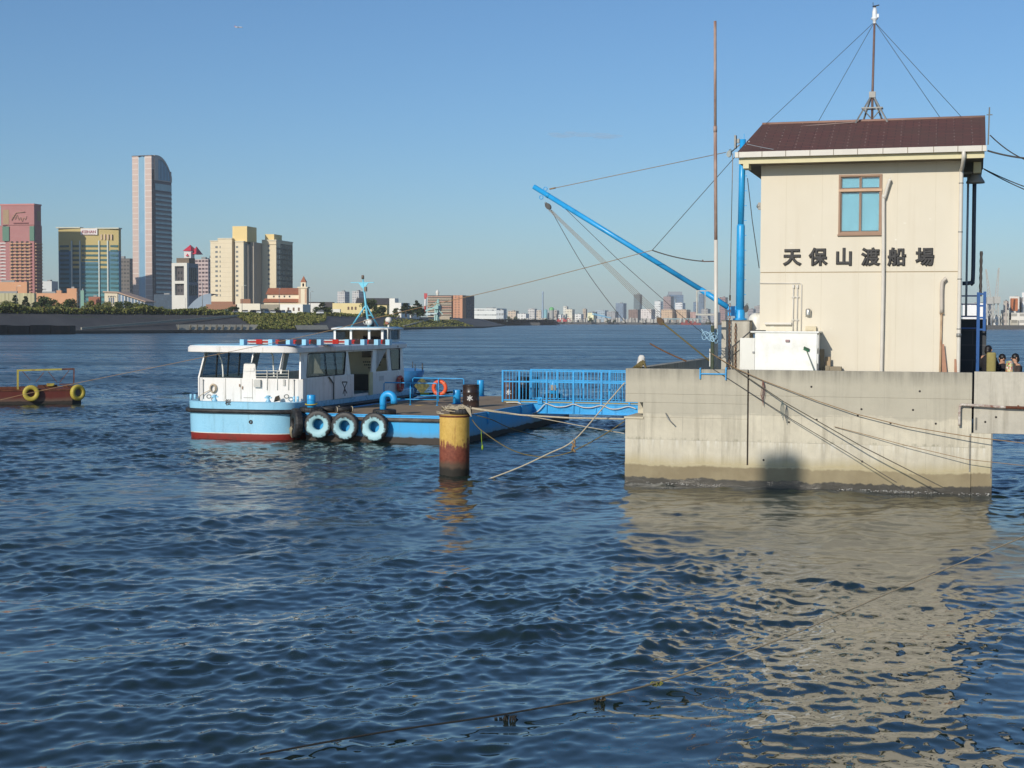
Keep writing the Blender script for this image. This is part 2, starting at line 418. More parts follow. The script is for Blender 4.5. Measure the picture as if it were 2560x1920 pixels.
# ------------------------------------------------------------------ materials of the pier
def concrete(name, base, wet=True, z_hi=2.0):
    if name in _MC: return _MC[name]
    t = NT(name); co = t.coord(); z = t.sep(co)[2]
    n1 = t.noise(co, 0.9, 6, 0.65); n2 = t.noise(co, 7.0, 5, 0.7)
    c = t.mix(t.ramp(n1, [(0.3, 0.0), (0.7, 1.0)]), dk(base, 0.80), dk(base, 1.1))
    c = t.mix(t.ramp(n2, [(0.35, 0.0), (0.75, 0.28)]), c, dk(base, 0.68))
    st = t.noise(t.map(co, (3.2, 3.2, 0.22)), 1.3, 6, 0.7)         # runs down the face
    c = t.mix(t.ramp(st, [(0.50, 0.0), (0.74, 0.55)]), c, (0.20, 0.175, 0.125, 1))
    if wet:
        sx_ = t.sep(co)[0]; jn_ = t.math('LESS_THAN', t.math('ABSOLUTE', t.math('SUBTRACT', t.math('FRACT', t.math('DIVIDE', sx_, 1.08)), .5)), .006)
        j1 = t.math('LESS_THAN', t.math('ABSOLUTE', t.math('SUBTRACT', z, 1.98)), .009); j2 = t.math('LESS_THAN', t.math('ABSOLUTE', t.math('SUBTRACT', z, 1.24)), .007)
        jj = t.math('MULTIPLY', t.math('ADD', jn_, t.math('ADD', j1, j2), True), t.ramp(t.noise(co, 1.6, 4, .6), [(.4, .05), (.65, .55)]))
        eff = t.math('MULTIPLY', t.ramp(t.math('SUBTRACT', 1.24, z), [(0., 0.), (.004, 1.), (.30, 0.)]), t.ramp(t.noise(t.map(co, (5, 5, .5)), 1.6, 5, .7), [(.48, 0.), (.62, .8)]))
        c = t.mix(eff, c, (.70, .67, .58, 1))
        grn = t.math('MULTIPLY', t.ramp(t.math('ABSOLUTE', t.math('SUBTRACT', z, 1.27)), [(.0, 1.), (.05, 0.)]), t.ramp(t.noise(t.map(co, (3, 3, 1)), 2.2, 5, .7), [(.5, 0.), (.66, .7)]))
        c = t.mix(grn, c, (.17, .17, .11, 1)); c = t.mix(jj, c, (.16, .14, .11, 1))
        wob = t.math('MULTIPLY', t.math('SUBTRACT', t.noise(t.map(co, (1, 1, 0.2)), 1.1, 5, 0.65), 0.5), 0.55)
        zz = t.math('ADD', z, wob)
        up = t.ramp(t.math('MULTIPLY', zz, 0.25), [(0.482, 0.0), (0.497, 1.0)])          # greyer lift above
        c = t.mix(t.math('MULTIPLY', up, 0.62), c, dk((0.41, 0.38, 0.30, 1), 0.97))
        topd = t.ramp(t.math('MULTIPLY', t.math('ADD', z, t.math('MULTIPLY', wob, 0.5)), 0.25), [(0.70, 0.0), (0.79, 1.0)])
        c = t.mix(t.math('MULTIPLY', topd, t.ramp(st, [(0.35, 0.15), (0.6, 0.65)])), c, (0.16, 0.15, 0.125, 1))
        al = t.ramp(t.math('MULTIPLY', zz, 0.5), [(0.30, 1.0), (0.44, 0.0)])             # ochre film
        c = t.mix(t.math('MULTIPLY', al, 0.75), c, (0.42, 0.35, 0.19, 1))
        br = t.ramp(t.math('MULTIPLY', t.math('ADD', z, t.math('ADD', t.math('MULTIPLY', wob, 0.5), t.math('MULTIPLY', t.math('SUBTRACT', n2, .5), .12))), 0.5), [(0.255, 1.0), (0.275, 0.0)])
        c = t.mix(t.math('MULTIPLY', t.math('MULTIPLY', br, t.ramp(n1, [(.3, .55), (.6, 1.)])), 0.82), c, (0.20, 0.155, 0.088, 1))                # brown growth band
        wetm = t.ramp(t.math('MULTIPLY', t.math('ADD', z, t.math('ADD', t.math('MULTIPLY', wob, 0.75), t.math('MULTIPLY', t.math('SUBTRACT', n2, .5), .10))), 0.5), [(0.085, 1.0), (0.10, 0.0)])
        c = t.mix(wetm, c, (0.055, 0.048, 0.036, 1))                                     # wet foot
        t.rough(t.math('SUBTRACT', 0.85, t.math('MULTIPLY', wetm, 0.55)))
    else: t.rough(0.85)
    t.base(c); t.bump(t.math('ADD', n2, t.math('MULTIPLY', st, 0.5)), 0.35, 0.02)
    _MC[name] = t.m; return t.m
CONC = concrete('pier_concrete', (0.63, 0.575, 0.445, 1)); CONC2 = concrete('quay_concrete', (0.55, 0.51, 0.42, 1), wet=False)
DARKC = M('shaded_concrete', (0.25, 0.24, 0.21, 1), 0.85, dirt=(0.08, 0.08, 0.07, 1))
t = NT('cream_panel'); co = t.coord(); n = t.noise(co, .7, 5, .6); zc = t.sep(co)[2]
c = t.mix(n, rgb(212, 202, 180), rgb(226, 217, 198)); st_ = t.noise(t.map(co, (4, 4, .18)), .8, 6, .65)
c = t.mix(t.ramp(st_, [(.54, 0.), (.84, .30)]), c, rgb(190, 174, 146))
c = t.mix(t.math('MULTIPLY', t.ramp(zc, [(0., .8), (.10, 0.)]), t.noise(co, 2.2, 4)), c, rgb(188, 172, 142))
db = t.noise(t.map(co, (1, 1, 1.6)), 4.2, 2, .5); db2 = t.noise(co, .55, 3); c = t.mix(t.math('MULTIPLY', t.ramp(db, [(.71, 0.), (.73, .85)]), t.ramp(db2, [(.45, 0.), (.55, 1.)])), c, rgb(240, 234, 222))
t.base(c); t.rough(.78); t.bump(t.noise(co, 26, 4, .7), .12, .01); CREAM = t.m
CREAM2 = M('cream_trim', rgb(215, 205, 165), 0.6, 0.08, 1.5)
WHITE = M('white_paint', rgb(226, 224, 214), 0.45, 0.06, 1.5, dirt=rgb(176, 168, 150), dirt_amt=0.25, dirt_scale=1.6, streak=True)
WHITEPIPE = M('white_pipe', rgb(214, 208, 196), 0.4, 0.08, 3)
GREY = M('grey_metal', rgb(140, 140, 136), 0.45, 0.15, 4, 0.3)
DGREY = M('dark_metal', rgb(62, 62, 62), 0.5, 0.2, 5)
BLUE = M('blue_paint', rgb(46, 162, 224), 0.35, 0.10, 1.2, dirt=rgb(34, 122, 178), dirt_amt=0.2, dirt_scale=2.0)
BLUED = M('deep_blue_paint', rgb(22, 84, 150), 0.4, 0.1, 2)
RUST = M('rust', rgb(112, 66, 44), 0.85, 0.35, 4, dirt=rgb(70, 36, 26), dirt_amt=0.5, dirt_scale=5, bump=0.2)
BROWN = M('brown_frame', rgb(156, 124, 100), 0.4, 0.1, 3)
BLACK = M('black_rubber', (0.018, 0.018, 0.019, 1), 0.6, 0.3, 6, dirt=(0.06, 0.055, 0.05, 1), dirt_amt=0.4, dirt_scale=4)
CHAR = M('lettering_black', (0.035, 0.033, 0.032, 1), 0.55, 0.3, 8)
ROPEW = M('pale_rope', rgb(186, 174, 150), 0.9, 0.25, 20)
ROPET = M('tan_rope', rgb(150, 122, 88), 0.9, 0.25, 20)
ROPEO = M('olive_rope', rgb(112, 100, 62), 0.9, 0.3, 20)
ROPEB = M('brown_rope', rgb(112, 78, 50), 0.9, 0.3, 20)
WIRE = M('wire', rgb(64, 62, 60), 0.6, 0.2, 10)
WOOD = M('grey_wood', rgb(168, 146, 116), 0.8, 0.2, 3, streak=True, dirt=rgb(120, 100, 76))

# ------------------------------------------------------------------ the pier
pier = thing('concrete_pier', 'stained concrete pier rising from the river and carrying the cream ferry station', 'pier', PF.o, PF.rz)
g_u = PF.onv(*zW(240, 1100), 0).x                               # vertical joint in the face
PV = 22.0
m = MB()
m.box(0.0, g_u - .02, 0, PV, -2, 1.85); m.box(0.5, g_u - .02, 0, 1.7, 1.85, 2.26); m.box(0, g_u - .02, 1.7, PV, 1.85, 2.26); m.box(0, g_u - .02, 0, PV, 2.26, FL)
m.box(0, g_u - .02, 0, .30, FL, WT)
m.build('wall_block', CONC, pier, bevel=.012, fix=False)
m = MB(); m.box(g_u + .02, 9.25, 0, 12, -2, FL); m.box(g_u + .02, 9.25, 0, .30, FL, WT); m.box(9.25, 9.78, .002, 12, -2, 1.62)
m.build('wall_block', CONC, pier, bevel=.012, fix=False)
m = MB(); m.box(g_u - .02, g_u + .02, .05, PV, -2, WT - .06); m.build('joint_filler', M('joint', (0.05, 0.035, 0.025, 1), 0.8), pier)
m = MB(); m.box(.0, 9.252, -.035, 0, -2, .60); m.build('toe_ledge', CONC, pier, bevel=.02)
m = MB(); m.box(0, .30, .30, 18, FL, WT); m.build('parapet', CONC, pier, bevel=.012)
m = MB(); m.box(-.03, .52, -.03, 1.7, 1.80, 1.86); m.build('notch_slab', M('pale_concrete', rgb(200, 190, 165), .8, .1), pier, bevel=.01)
m = MB(); m.box(9.74, 9.78, -.004, .2, .45, 1.62); m.box(9.2, 9.24, -.006, .1, .48, 1.6); m.build('joint_strip', DARKC, pier)
for (x, y) in ((975, 1068), (700, 1095), (515, 1112), (1195, 1118), (1497, 1122), (1390, 905), (1345, 1030), (665, 875), (1000, 1025), (345, 1365), (1005, 1375), (595, 1452)):
    q = PF.onv(*zW(x, y), 0); m = MB(); m.lathe([(0, -.004), (.028, -.004), (.03, .0)], (q.x, 0, q.z), 10, 'y'); m.build('tie_hole', M('hole', (0.05, 0.045, 0.04, 1), .9), pier)
q = PF.onv(*zG(1985, 750), 0); m = MB(); m.tube([(q.x, 0, q.z), (q.x + .02, -.06, q.z - .02), (q.x + .10, -.12, q.z - .16), (q.x + .25, -.15, q.z - .30)], .018, 6)
m.build('drain_hose', GREY, pier)
m = MB(); rg = random.Random(8)
cl_c = [rg.uniform(.3, 9.5) for _ in range(5)] + [rg.uniform(5.5, 9.6) for _ in range(7)]
for k in range(190):
    u_ = min(9.7, max(.1, rg.gauss(rg.choice(cl_c), .32))); m.ball((u_, rg.uniform(-.10, -.03) - (.03 if u_ < 9.25 else -.03), rg.uniform(.0, .055)), (rg.uniform(.008, .035), rg.uniform(.006, .015), rg.uniform(.004, .010)), 6)
o = m.build('foam', M('foam_white', (.5, .49, .45, 1), .5, .1), None, PF.o, PF.rz, fix=False); setting(o, 'stuff', 'flecks of white foam along the foot of the pier')
qs = thing('concrete_quay_beam', 'pale concrete wall on a raised deck over open water, to the right of the pier joint', 'quay wall', PF.w(9.3, 0), PF.rz)
m = MB(); m.box(0, 7, 0, .3, 1.62, WT + .03); m.build('wall', CONC2, qs, bevel=.012)
m = MB(); m.box(0.52, 7, .3, 4.2, 1.75, 2.2); m.build('deck_slab', CONC2, qs)
q0 = PF.onv(*zW(1762, 1080), 0); m = MB(); m.box(q0.x - 9.3, q0.x - 9.26, -.03, 0, q0.z - .32, q0.z); m.build('bracket', DARKC, qs)
for x, y in ((1900, 1078), (1828, 1110)):
    q = PF.onv(*zW(x, y), 0); m = MB(); m.lathe([(0, -.004), (.03, -.004), (.03, 0)], (q.x - 9.3, 0, q.z), 10, 'y'); m.build('tie_hole', _MC['hole'], qs)
# pipe handrail on the wall
q1 = PF.onv(*zW(1655, 1135), -.12); q2 = PF.onv(*zW(1655, 995), -.12); q3 = PF.onv(*zW(2087, 1012), -.12)
pr = thing('bent_pipe', 'white peeling steel pipe bent down at its end, along the right-hand wall', 'pipe', PF.w(q1.x, -.12, q1.z), PF.rz)
h = q2.z - q1.z; L = q3.x - q1.x
m = MB(); m.tube(curve_pts([(0, 0, 0), (0, 0, h * .8), (.03, 0, h * .97), (.12, 0, h), (L * .5, 0, h - .03), (L * .72, 0, h - .045)], 5), .035, 8)
m.build('pipe', M('peeling_white', rgb(205, 198, 186), .6, .1, 8, dirt=rgb(120, 70, 48), dirt_amt=.5, dirt_scale=7), pr)
m = MB(); m.tube([(L * .72, 0, h - .045), (L + 1.8, 0, h - .07)], .037, 8); m.build('rusty_end', RUST, pr)
for x_ in (.28, L * .9): m = MB(); m.box(x_, x_ + .04, .03, .12, h - .07, h + .01); m.build('bracket', RUST, pr)

# ------------------------------------------------------------------ ferry station
BV = 1.5
q = PF.onv(*zW(315, 765), BV); u0 = q.x; u1 = PF.onv(*zW(1660, 770), BV).x
st = thing('ferry_station', 'two storey cream ferry station with brown roof and black lettering on the pier', 'building', PF.w(u0, BV, FL), PF.rz)
W = u1 - u0; BD = 4.4; ZE = 8.88 - FL                    # width, depth, soffit height above the floor
wq = PF.onv(*zR(905, 565), BV); wq2 = PF.onv(*zR(1197, 973), BV)
wx0, wx1, wz0, wz1 = wq.x - u0, wq2.x - u0, wq2.z - FL, wq.z - FL
m = MB(); zj = PF.onv(*zR(335, 1252), BV).z - FL
def shell(m, z0, z1, hole):
    "front wall with a window hole, sides and back as one shell of thickness .15"
    loops = [[(0, z0), (W, z0), (W, z1), (0, z1)]]
    m.plate(loops[0], [hole] if hole else [], lambda a, b: (a, 0, b), lambda a, b: (a, .15, b))
    m.box(0, .15, .15, BD, z0, z1); m.box(W - .15, W, .15, BD, z0, z1); m.box(.15, W - .15, BD - .15, BD, z0, z1)
shell(m, zj + .012, ZE, [(wx0, wz0), (wx1, wz0), (wx1, wz1), (wx0, wz1)]); m.build('wall', CREAM, st)
m = MB(); shell(m, 0, zj - .012, None); m.build('wall', CREAM, st, label='lower storey wall')
m = MB(); m.box(.01, W - .01, .012, BD - .01, zj - .012, zj + .012); m.build('joint_line', M('panel_joint', rgb(168, 148, 116), .8), st)
m = MB()
for x in (525, 780, 1045, 1312, 1583):
    xx = PF.onv(*zR(x, 900), BV).x - u0; m.box(xx - .004, xx + .004, -.0015, .02, 0, wz0 - .02 if wx0 < xx < wx1 else ZE)
m.build('panel_joint', M('panel_joint2', rgb(210, 199, 174), .8), st)
# roof
gl = PF.onv(*zR(165, 405), .9); gr = PF.onv(*zR(1950, 358), .9); rl = PF.onv(*zR(357, 203), 3.7); rr = PF.onv(*zR(1937, 145), 3.7)
ex0, ex1, rx0, rx1 = gl.x - u0 + .04, gr.x - u0 - .03, rl.x - u0, rr.x - u0
ez = gl.z - FL; rz_ = (rl.z + rr.z) / 2 - FL; ev = .86 - BV; rv = 3.7 - BV; bv2 = 2 * rv - ev
t = NT('roof_shingle'); uv = t.coord('Object'); sx = t.sep(uv)
br = t.n('TexBrick'); cv = t.n('CombineXYZ'); t.l(sx[0], cv.inputs[0]); t.l(t.math('MULTIPLY', sx[1], 1.06), cv.inputs[1]); t.l(cv.outputs[0], br.inputs['Vector'])
br.inputs['Scale'].default_value = 1; br.inputs['Mortar Size'].default_value = .012; br.inputs['Brick Width'].default_value = .45; br.inputs['Row Height'].default_value = .15
br.inputs['Color1'].default_value = (0.150, 0.060, 0.050, 1); br.inputs['Color2'].default_value = (0.118, 0.050, 0.044, 1); br.inputs['Mortar'].default_value = (0.05, 0.027, 0.027, 1); br.offset = .5
nz = t.noise(uv, .55, 5, .65)
c = t.mix(t.ramp(nz, [(.35, 0.), (.68, .85)]), br.outputs['Color'], (0.10, 0.062, 0.048, 1))
fr = t.math('FRACT', t.math('MULTIPLY', t.math('ADD', sx[0], t.math('MULTIPLY', sx[1], .02)), 1 / .47)); fr2 = t.math('FRACT', t.math('MULTIPLY', sx[1], 1 / .3))
dots = t.math('MULTIPLY', t.math('LESS_THAN', fr, .055), t.math('LESS_THAN', fr2, .30))
c = t.mix(t.math('MULTIPLY', dots, t.ramp(t.noise(uv, 2.1, 3), [(.38, .1), (.65, .7)])), c, (0.42, 0.32, 0.28, 1))
t.base(c); t.rough(.8); t.bump(br.outputs['Fac'], .4, .01)
ROOF = t.m
m = MB()
th = .07
top = [(ex0, ev, ez), (ex1, ev, ez), (rx1, rv, rz_), (rx0, rv, rz_)]; bk = [(ex0, bv2, ez), (ex1, bv2, ez)]
vs = top + bk; vs2 = [(x, y, z - th) for x, y, z in vs]
m.add(vs + vs2, [(0, 1, 2, 3), (3, 2, 5, 4), (6, 9, 8, 7), (9, 10, 11, 8), (0, 6, 7, 1), (4, 5, 11, 10), (0, 3, 9, 6), (3, 4, 10, 9), (1, 7, 8, 2), (2, 8, 11, 5)])
m.build('roof', ROOF, st)
m = MB(); m.tube([(rx0, rv, rz_ + .0), (rx1, rv, rz_)], .045, 8); m.build('ridge_cap', M('ridge', rgb(150, 118, 104), .7), st)
# boxed eaves: soffit and gables
m = MB(); m.box(ex0 + .08, ex1 - .05, ev + .06, bv2 - .05, ZE, ZE + .06); m.build('soffit', M('soffit', rgb(120, 108, 88), .8, .15), st)
m = MB(); m.box(ex0 + .06, ex1 - .03, ev + .03, ev + .06, ZE - .005, ZE + .16); m.build('fascia', CREAM2, st, bevel=.004)
for xx in (ex0 + .16, ex1 - .30):
    m = MB(); m.extx([(ev + .12, ZE + .06), (bv2 - .1, ZE + .06), (rv, rz_ - th - .12)], xx, xx + .14); m.build('gable', M('gable_board', rgb(132, 120, 98), .8), st)
for bb_ in ((ex0 + .18, ex0 + .34, ev + .02, ev + .55, ZE - .13, ZE - .006), (ex1 - .42, ex1 - .26, bv2 - .7, bv2 - .1, ZE - .16, ZE - .006), (ex1 - .3, ex1 - .1, ev + 1.0, ev + 3.0, ZE - .30, ZE - .006)):
    m = MB(); m.box(*bb_); m.build('eave_beam', CREAM2, st, bevel=.005)
m = MB()
gz0, gz1 = ez - .14, ez + .012
m.extx([(ev - .10, gz1), (ev - .085, gz1), (ev - .085, gz0 + .015), (ev + .012, gz0 + .015), (ev + .012, gz1 - .03), (ev + .027, gz1 - .03), (ev + .027, gz0), (ev - .10, gz0)], ex0 - .03, ex1 + .02)
gut = m.build('gutter', WHITEPIPE, st, bevel=.004)
for x in (190, 355, 523, 695, 862, 1032, 1212, 1387, 1571, 1743, 1915):
    xx = PF.onv(*zR(x, 400), .78).x - u0; m = MB(); m.box(xx - .008, xx + .008, ev - .104, ev - .10, gz0 - .004, gz1 + .004); m.build('clip', M('gutter_clip', rgb(120, 108, 90), .7), gut)
# window
wi = part('window', st, (wx0, 0, wz0))
ww, wh = wx1 - wx0, wz1 - wz0; tz = PF.onv(*zR(905, 672), BV).z - FL - wz0
m = MB(); m.plate([(-.02, -.02), (ww + .02, -.02), (ww + .02, wh + .02), (-.02, wh + .02)], [[(.035, .035), (ww - .035, .035), (ww - .035, tz - .03), (.035, tz - .03)], [(.035, tz + .04), (ww - .035, tz + .04), (ww - .035, wh - .035), (.035, wh - .035)]],
        lambda a, b: (a, -.03, b), lambda a, b: (a, .1, b)); m.build('frame', BROWN, wi, bevel=.004)
m = MB(); m.box(-.02, ww + .02, -.045, -.031, tz - .03, tz + .035); m.build('transom', M('brown_transom', rgb(196, 160, 128), .4), wi)
m = MB(); m.box(-.04, ww + .04, -.07, .02, -.06, -.022); m.build('sill', BROWN, wi, bevel=.004)
t = NT('window_glass'); fr_ = t.n('LayerWeight'); fr_.inputs[0].default_value = .5
gl_ = t.n('BsdfGlossy'); gl_.inputs['Roughness'].default_value = .02; tr = t.n('BsdfTransparent'); tr.inputs[0].default_value = (.82, .95, .98, 1)
mx = t.n('MixShader'); t.l(t.math('ADD', t.math('MULTIPLY', t.math('POWER', fr_.outputs['Facing'], 4.0), .7), .09), mx.inputs[0]); t.l(tr.outputs[0], mx.inputs[1]); t.l(gl_.outputs[0], mx.inputs[2]); t.l(mx.outputs[0], t.t.nodes['Material Output'].inputs[0])
GLASS = t.m
for a, b, c0, c1 in ((.035, ww / 2 - .005, .035, tz - .03), (ww / 2 + .005, ww - .035, .035, tz - .03), (.035, ww / 2 - .005, tz + .04, wh - .035), (ww / 2 + .005, ww - .035, tz + .04, wh - .035)):
    f = MB(); f.plate([(a, c0), (b, c0), (b, c1), (a, c1)], [[(a + .024, c0 + .024), (b - .024, c0 + .024), (b - .024, c1 - .024), (a + .024, c1 - .024)]], lambda p, q_: (p, .0 if a > .1 else .02, q_), lambda p, q_: (p, .05, q_)); f.build('sash', BROWN, wi)
    g = MB(); g.box(a + .023, b - .023, .03, .036, c0 + .023, c1 - .023); g.build('pane', GLASS, wi)
    bl = MB(); k = c0 + .05
    while k < c1 - .05:
        bl.add([(a + .03, .075, k), (b - .03, .075, k), (b - .03, .095, k + .026), (a + .03, .095, k + .026)], [(0, 1, 2, 3)]); k += .028
    bl.build('blind', M('blind_slats', rgb(214, 238, 244), .5, .08, 2), wi, fix=False)
m = MB(); m.box(.02, ww - .02, .16, .18, 0, wh); m.build('backing', M('dim_room', rgb(70, 110, 120), .8), wi)
# lettering: dark raised characters
LET = '天保山渡船場'
cx = [(505, 632), (683, 820), (876, 995), (1058, 1190), (1247, 1375), (1443, 1575)]
for ch, (a, b) in zip(LET, cx):
    p0 = PF.onv(*zR(a, 1211), BV); p1 = PF.onv(*zR(b, 1088), BV)
    text_mesh('letter', ch, .50, .012, CHAR, st, ((p0.x + p1.x) / 2 - u0, -.023, (p0.z + p1.z) / 2 - FL - .0), (PI / 2, 0, 0), bold=.021, xs=.98)
# wall fittings (x, z from the photograph)
def WQ(x, y, z=zW): q = PF.onv(*z(x, y), BV); return q.x - u0, q.z - FL
m = MB()
x, z1_ = WQ(1265, 595, zR); xa, za = WQ(1217, 740, zR); xb, zb = WQ(1215, 1290, zR)
m.tube(curve_pts([(x + .02, -.12, z1_), (x - .03, -.12, z1_ - .06), (xa + .02, -.10, za + .05), (xa, -.09, za), (xb, -.09, zb), (xb - .02, -.09, .0)], 5), .048, 10)
m.build('vent_pipe', WHITEPIPE, st)
m = MB(); x, z1_ = WQ(1568, 152); xa, za = WQ(1538, 200); xb, zb = WQ(1536, 380)
m.tube(curve_pts([(x, -.1, z1_), (x - .05, -.1, z1_ - .03), (xa, -.09, za), (xb, -.09, zb)], 5), .052, 10); m.build('vent_pipe', M('grey_pipe', rgb(196, 186, 172), .5, .1, 5), st)
m = MB(); m.tube([(xb, -.06, zb), (xb - .02, -.06, 0)], .03, 8); m.box(xb - .06, xb + .06, -.12, -.03, zb - .02, zb + .0); m.build('conduit', M('rust_conduit', rgb(186, 160, 128), .6, .2, 6, dirt=rgb(140, 90, 56)), st)
m = MB(); x0, za = WQ(1779, 405, zR); x1, zb = WQ(1775, 500, zR); x2, zc = WQ(1768, 560, zR); x3, zd = WQ(1655, 765)
m.tube(curve_pts([(x0 + .02, ev - .05 , ez - .12), (x0 + .02, ev - .05, ez - .30), (x0, ev + .2, ez - .48), (x2, -.09, zc + .1), (x2, -.09, zc - .1), (x2 - .0, -.09, 2.5), (x2 - .0, -.09, 0)], 6), .055, 10)
dp = m.build('downpipe', WHITEPIPE, st)
m = MB()
for y in (620, 965):
    z_ = WQ(1765, y, zR)[1]; m.lathe([(.058, z_ - .015), (.064, z_ - .012), (.064, z_ + .012), (.058, z_ + .015)], (x2, -.09, 0), 10)
for y in (155, 488):
    z_ = WQ(1655, y)[1]; m.lathe([(.058, z_ - .015), (.064, z_ - .012), (.064, z_ + .012), (.058, z_ + .015)], (x2, -.09, 0), 10)
z_ = WQ(1655, 530)[1]; m.lathe([(.058, z_ - .05), (.066, z_ - .05), (.066, z_ + .05), (.058, z_ + .05)], (x2, -.09, 0), 10)
m.build('clamp', GREY, dp)
m = MB(); xa, za = WQ(320, 182); xb, zb = WQ(600, 182); xc, zc = WQ(600, 510)
m.tube([(xa, -.02, za), (xb - .04, -.02, za - .005), (xb, -.02, za - .04), (xb, -.02, zc)], .016, 6); m.build('conduit', WHITEPIPE, st)
for xx in (545, 572):
    xa, za = WQ(xx, 192); xb, zb = WQ(xx, 510); m = MB(); m.tube([(xa, -.03, za), (xa, -.03, zb)], .018, 6); m.box(xa - .03, xa + .03, -.055, -.01, za - .09, za)
    for yy in (275, 428): zz = WQ(xx, yy)[1]; m.box(xa - .05, xa + .05, -.05, -.002, zz - .012, zz + .012)
    m.build('conduit', WHITEPIPE, st)
xa, za = WQ(645, 402); m = MB(); m.box(xa - .09, xa + .09, -.03, 0, za - .01, za + .02); m.lathe([(.075, za + .02), (.075, za + .16), (.055, za + .20), (0, za + .215)], (xa, -.08, 0), 12); m.build('wall_lamp', M('lamp_housing', rgb(190, 186, 176), .3, .1, 5, .6), st)
xa, za = WQ(355, 458); xb, zb = WQ(535, 445); m = MB(); m.box(xa, xb, -.12, 0, za, zb); m.build('shelf_bracket', WHITEPIPE, st, bevel=.004)
xa, za = WQ(628, 505); xb, zb = WQ(700, 475); m = MB(); m.box(xa, xb, -.14, 0, za, zb + .02); m.box(xa + .02, xb - .08, -.16, -.14, za + .03, za + .05); m.build('meter_box', M('cream_box', rgb(206, 192, 160), .5), st, bevel=.006)
xa, za = WQ(335, 800, zR); m = MB(); m.box(-.12, 0, .3, .42, za, za + .2); m.ball((-.1, .36, za + .1), .07); m.build('speaker', GREY, st)
# right side: dark soil pipe, flood lamp
m = MB(); m.tube(curve_pts([(W + .30, 1.2, ZE - .5), (W + .30, 1.2, 5.0), (W + .30, 1.2, 3.25), (W + .24, 1.2, 3.12), (W + .02, 1.2, 3.1)], 4), .058, 10); m.build('soil_pipe', M('slate_pipe', rgb(66, 76, 90), .5), st)
m = MB(); m.tube([(W + .13, .9, ZE - .3), (W + .13, .9, 2.2)], .03, 8); m.build('conduit', M('pale_conduit', rgb(160, 166, 170), .5), st)
m = MB(); m.lathe([(.05, .30), (.12, .24), (.24, .05), (.25, 0), (.22, .01), (.10, .2)], (W + .32, .75, ZE - .55), 14); m.box(W, W + .32, .72, .78, ZE - .30, ZE - .24); m.build('flood_lamp', M('lamp_shade', rgb(150, 146, 138), .5), st)

# weather mast on the ridge
def PFL(z, x, y, v): q = PF.onv(*z(x, y), v); return Vector((q.x, v, q.z))
an = thing('weather_mast', 'thin weather mast with white sensor head and wire stays on the station ridge', 'mast', PF.w(u0 + 3.2, 3.7, FL + rz_), PF.rz)
O_ = Vector((u0 + 3.2, 3.7, FL + rz_))
top_ = PFL(zM, 1204, 152, 3.7) - O_; ap = PFL(zM, 1190, 648, 3.7) - O_; bs = PFL(zM, 1188, 805, 3.7) - O_
m = MB(); m.tube([bs + Vector((0, 0, -.03)), ap, top_], [.035, .035, .03], 8); m.build('pole', M('mast_rust', rgb(122, 98, 88), .6, .3, 6, dirt=rgb(90, 56, 42)), an)
fl1 = PFL(zM, 1075, 826, 3.5) - O_; fl2 = PFL(zM, 1292, 818, 3.5) - O_
slope = (rz_ - ez) / (rv - ev)
for f in (fl1, fl2, Vector((fl1.x + .12, .35, -.35 * slope)), Vector((fl2.x - .1, .35, -.35 * slope))):
    m = MB(); m.bar(f + Vector((0, 0, -.02)), ap + Vector((.03 if f.x > ap.x else -.03, .03 if f.y > 0 else -.03, 0)), .04); m.build('leg', GREY, an)
mz = (PFL(zM, 1190, 730, 3.7) - O_).z; hx = .28
m = MB(); m.bar((ap.x - hx, -.12, mz), (ap.x + hx, -.12, mz), .035); m.bar((ap.x - hx, .2, mz), (ap.x + hx, .2, mz), .035); m.bar((ap.x - hx, -.12, mz), (ap.x - hx, .2, mz), .035); m.bar((ap.x + hx, -.12, mz), (ap.x + hx, .2, mz), .035)
m.bar((ap.x - hx, -.12, mz), (bs.x, 0, bs.z), .025); m.bar((ap.x + hx, -.12, mz), (bs.x, 0, bs.z), .025); m.box(ap.x - .09, ap.x + .09, -.08, .08, ap.z - .05, ap.z + .12)
m.build('brace', GREY, an)
zt = (PFL(zM, 1204, 45, 3.7) - O_).z; z0_ = top_.z
m = MB(); m.lathe([(.05, z0_ - .03), (.05, z0_ + .06), (.10, z0_ + .10), (.10, z0_ + .13), (.07, z0_ + .16), (.07, z0_ + .30), (.045, z0_ + .42), (.02, zt - .05), (.015, zt)], (top_.x, 0, 0), 12); m.box(top_.x + .05, top_.x + .12, -.02, .02, z0_ + .14, z0_ + .24); m.build('sensor', M('sensor_white', rgb(224, 228, 230), .3), an)
m = MB(); m.bar((top_.x - .06, 0, zt), (top_.x + .12, .05, zt + .05), .03); m.bar((top_.x - .04, -.05, zt), (top_.x - .05, .0, zt + .12), .015); m.ball((top_.x, 0, zt), .04, 8); m.build('vane', DGREY, an)
for x, y, v in ((470, 838, 3.6), (825, 820, 3.75), (1645, 791, 3.75), (1788, 786, 3.6)):
    e = PFL(zM, x, y, v) - O_; m = MB(); m.tube([top_ + Vector((0, 0, .02)), e], .0075, 5); m.build('stay', WIRE, an)
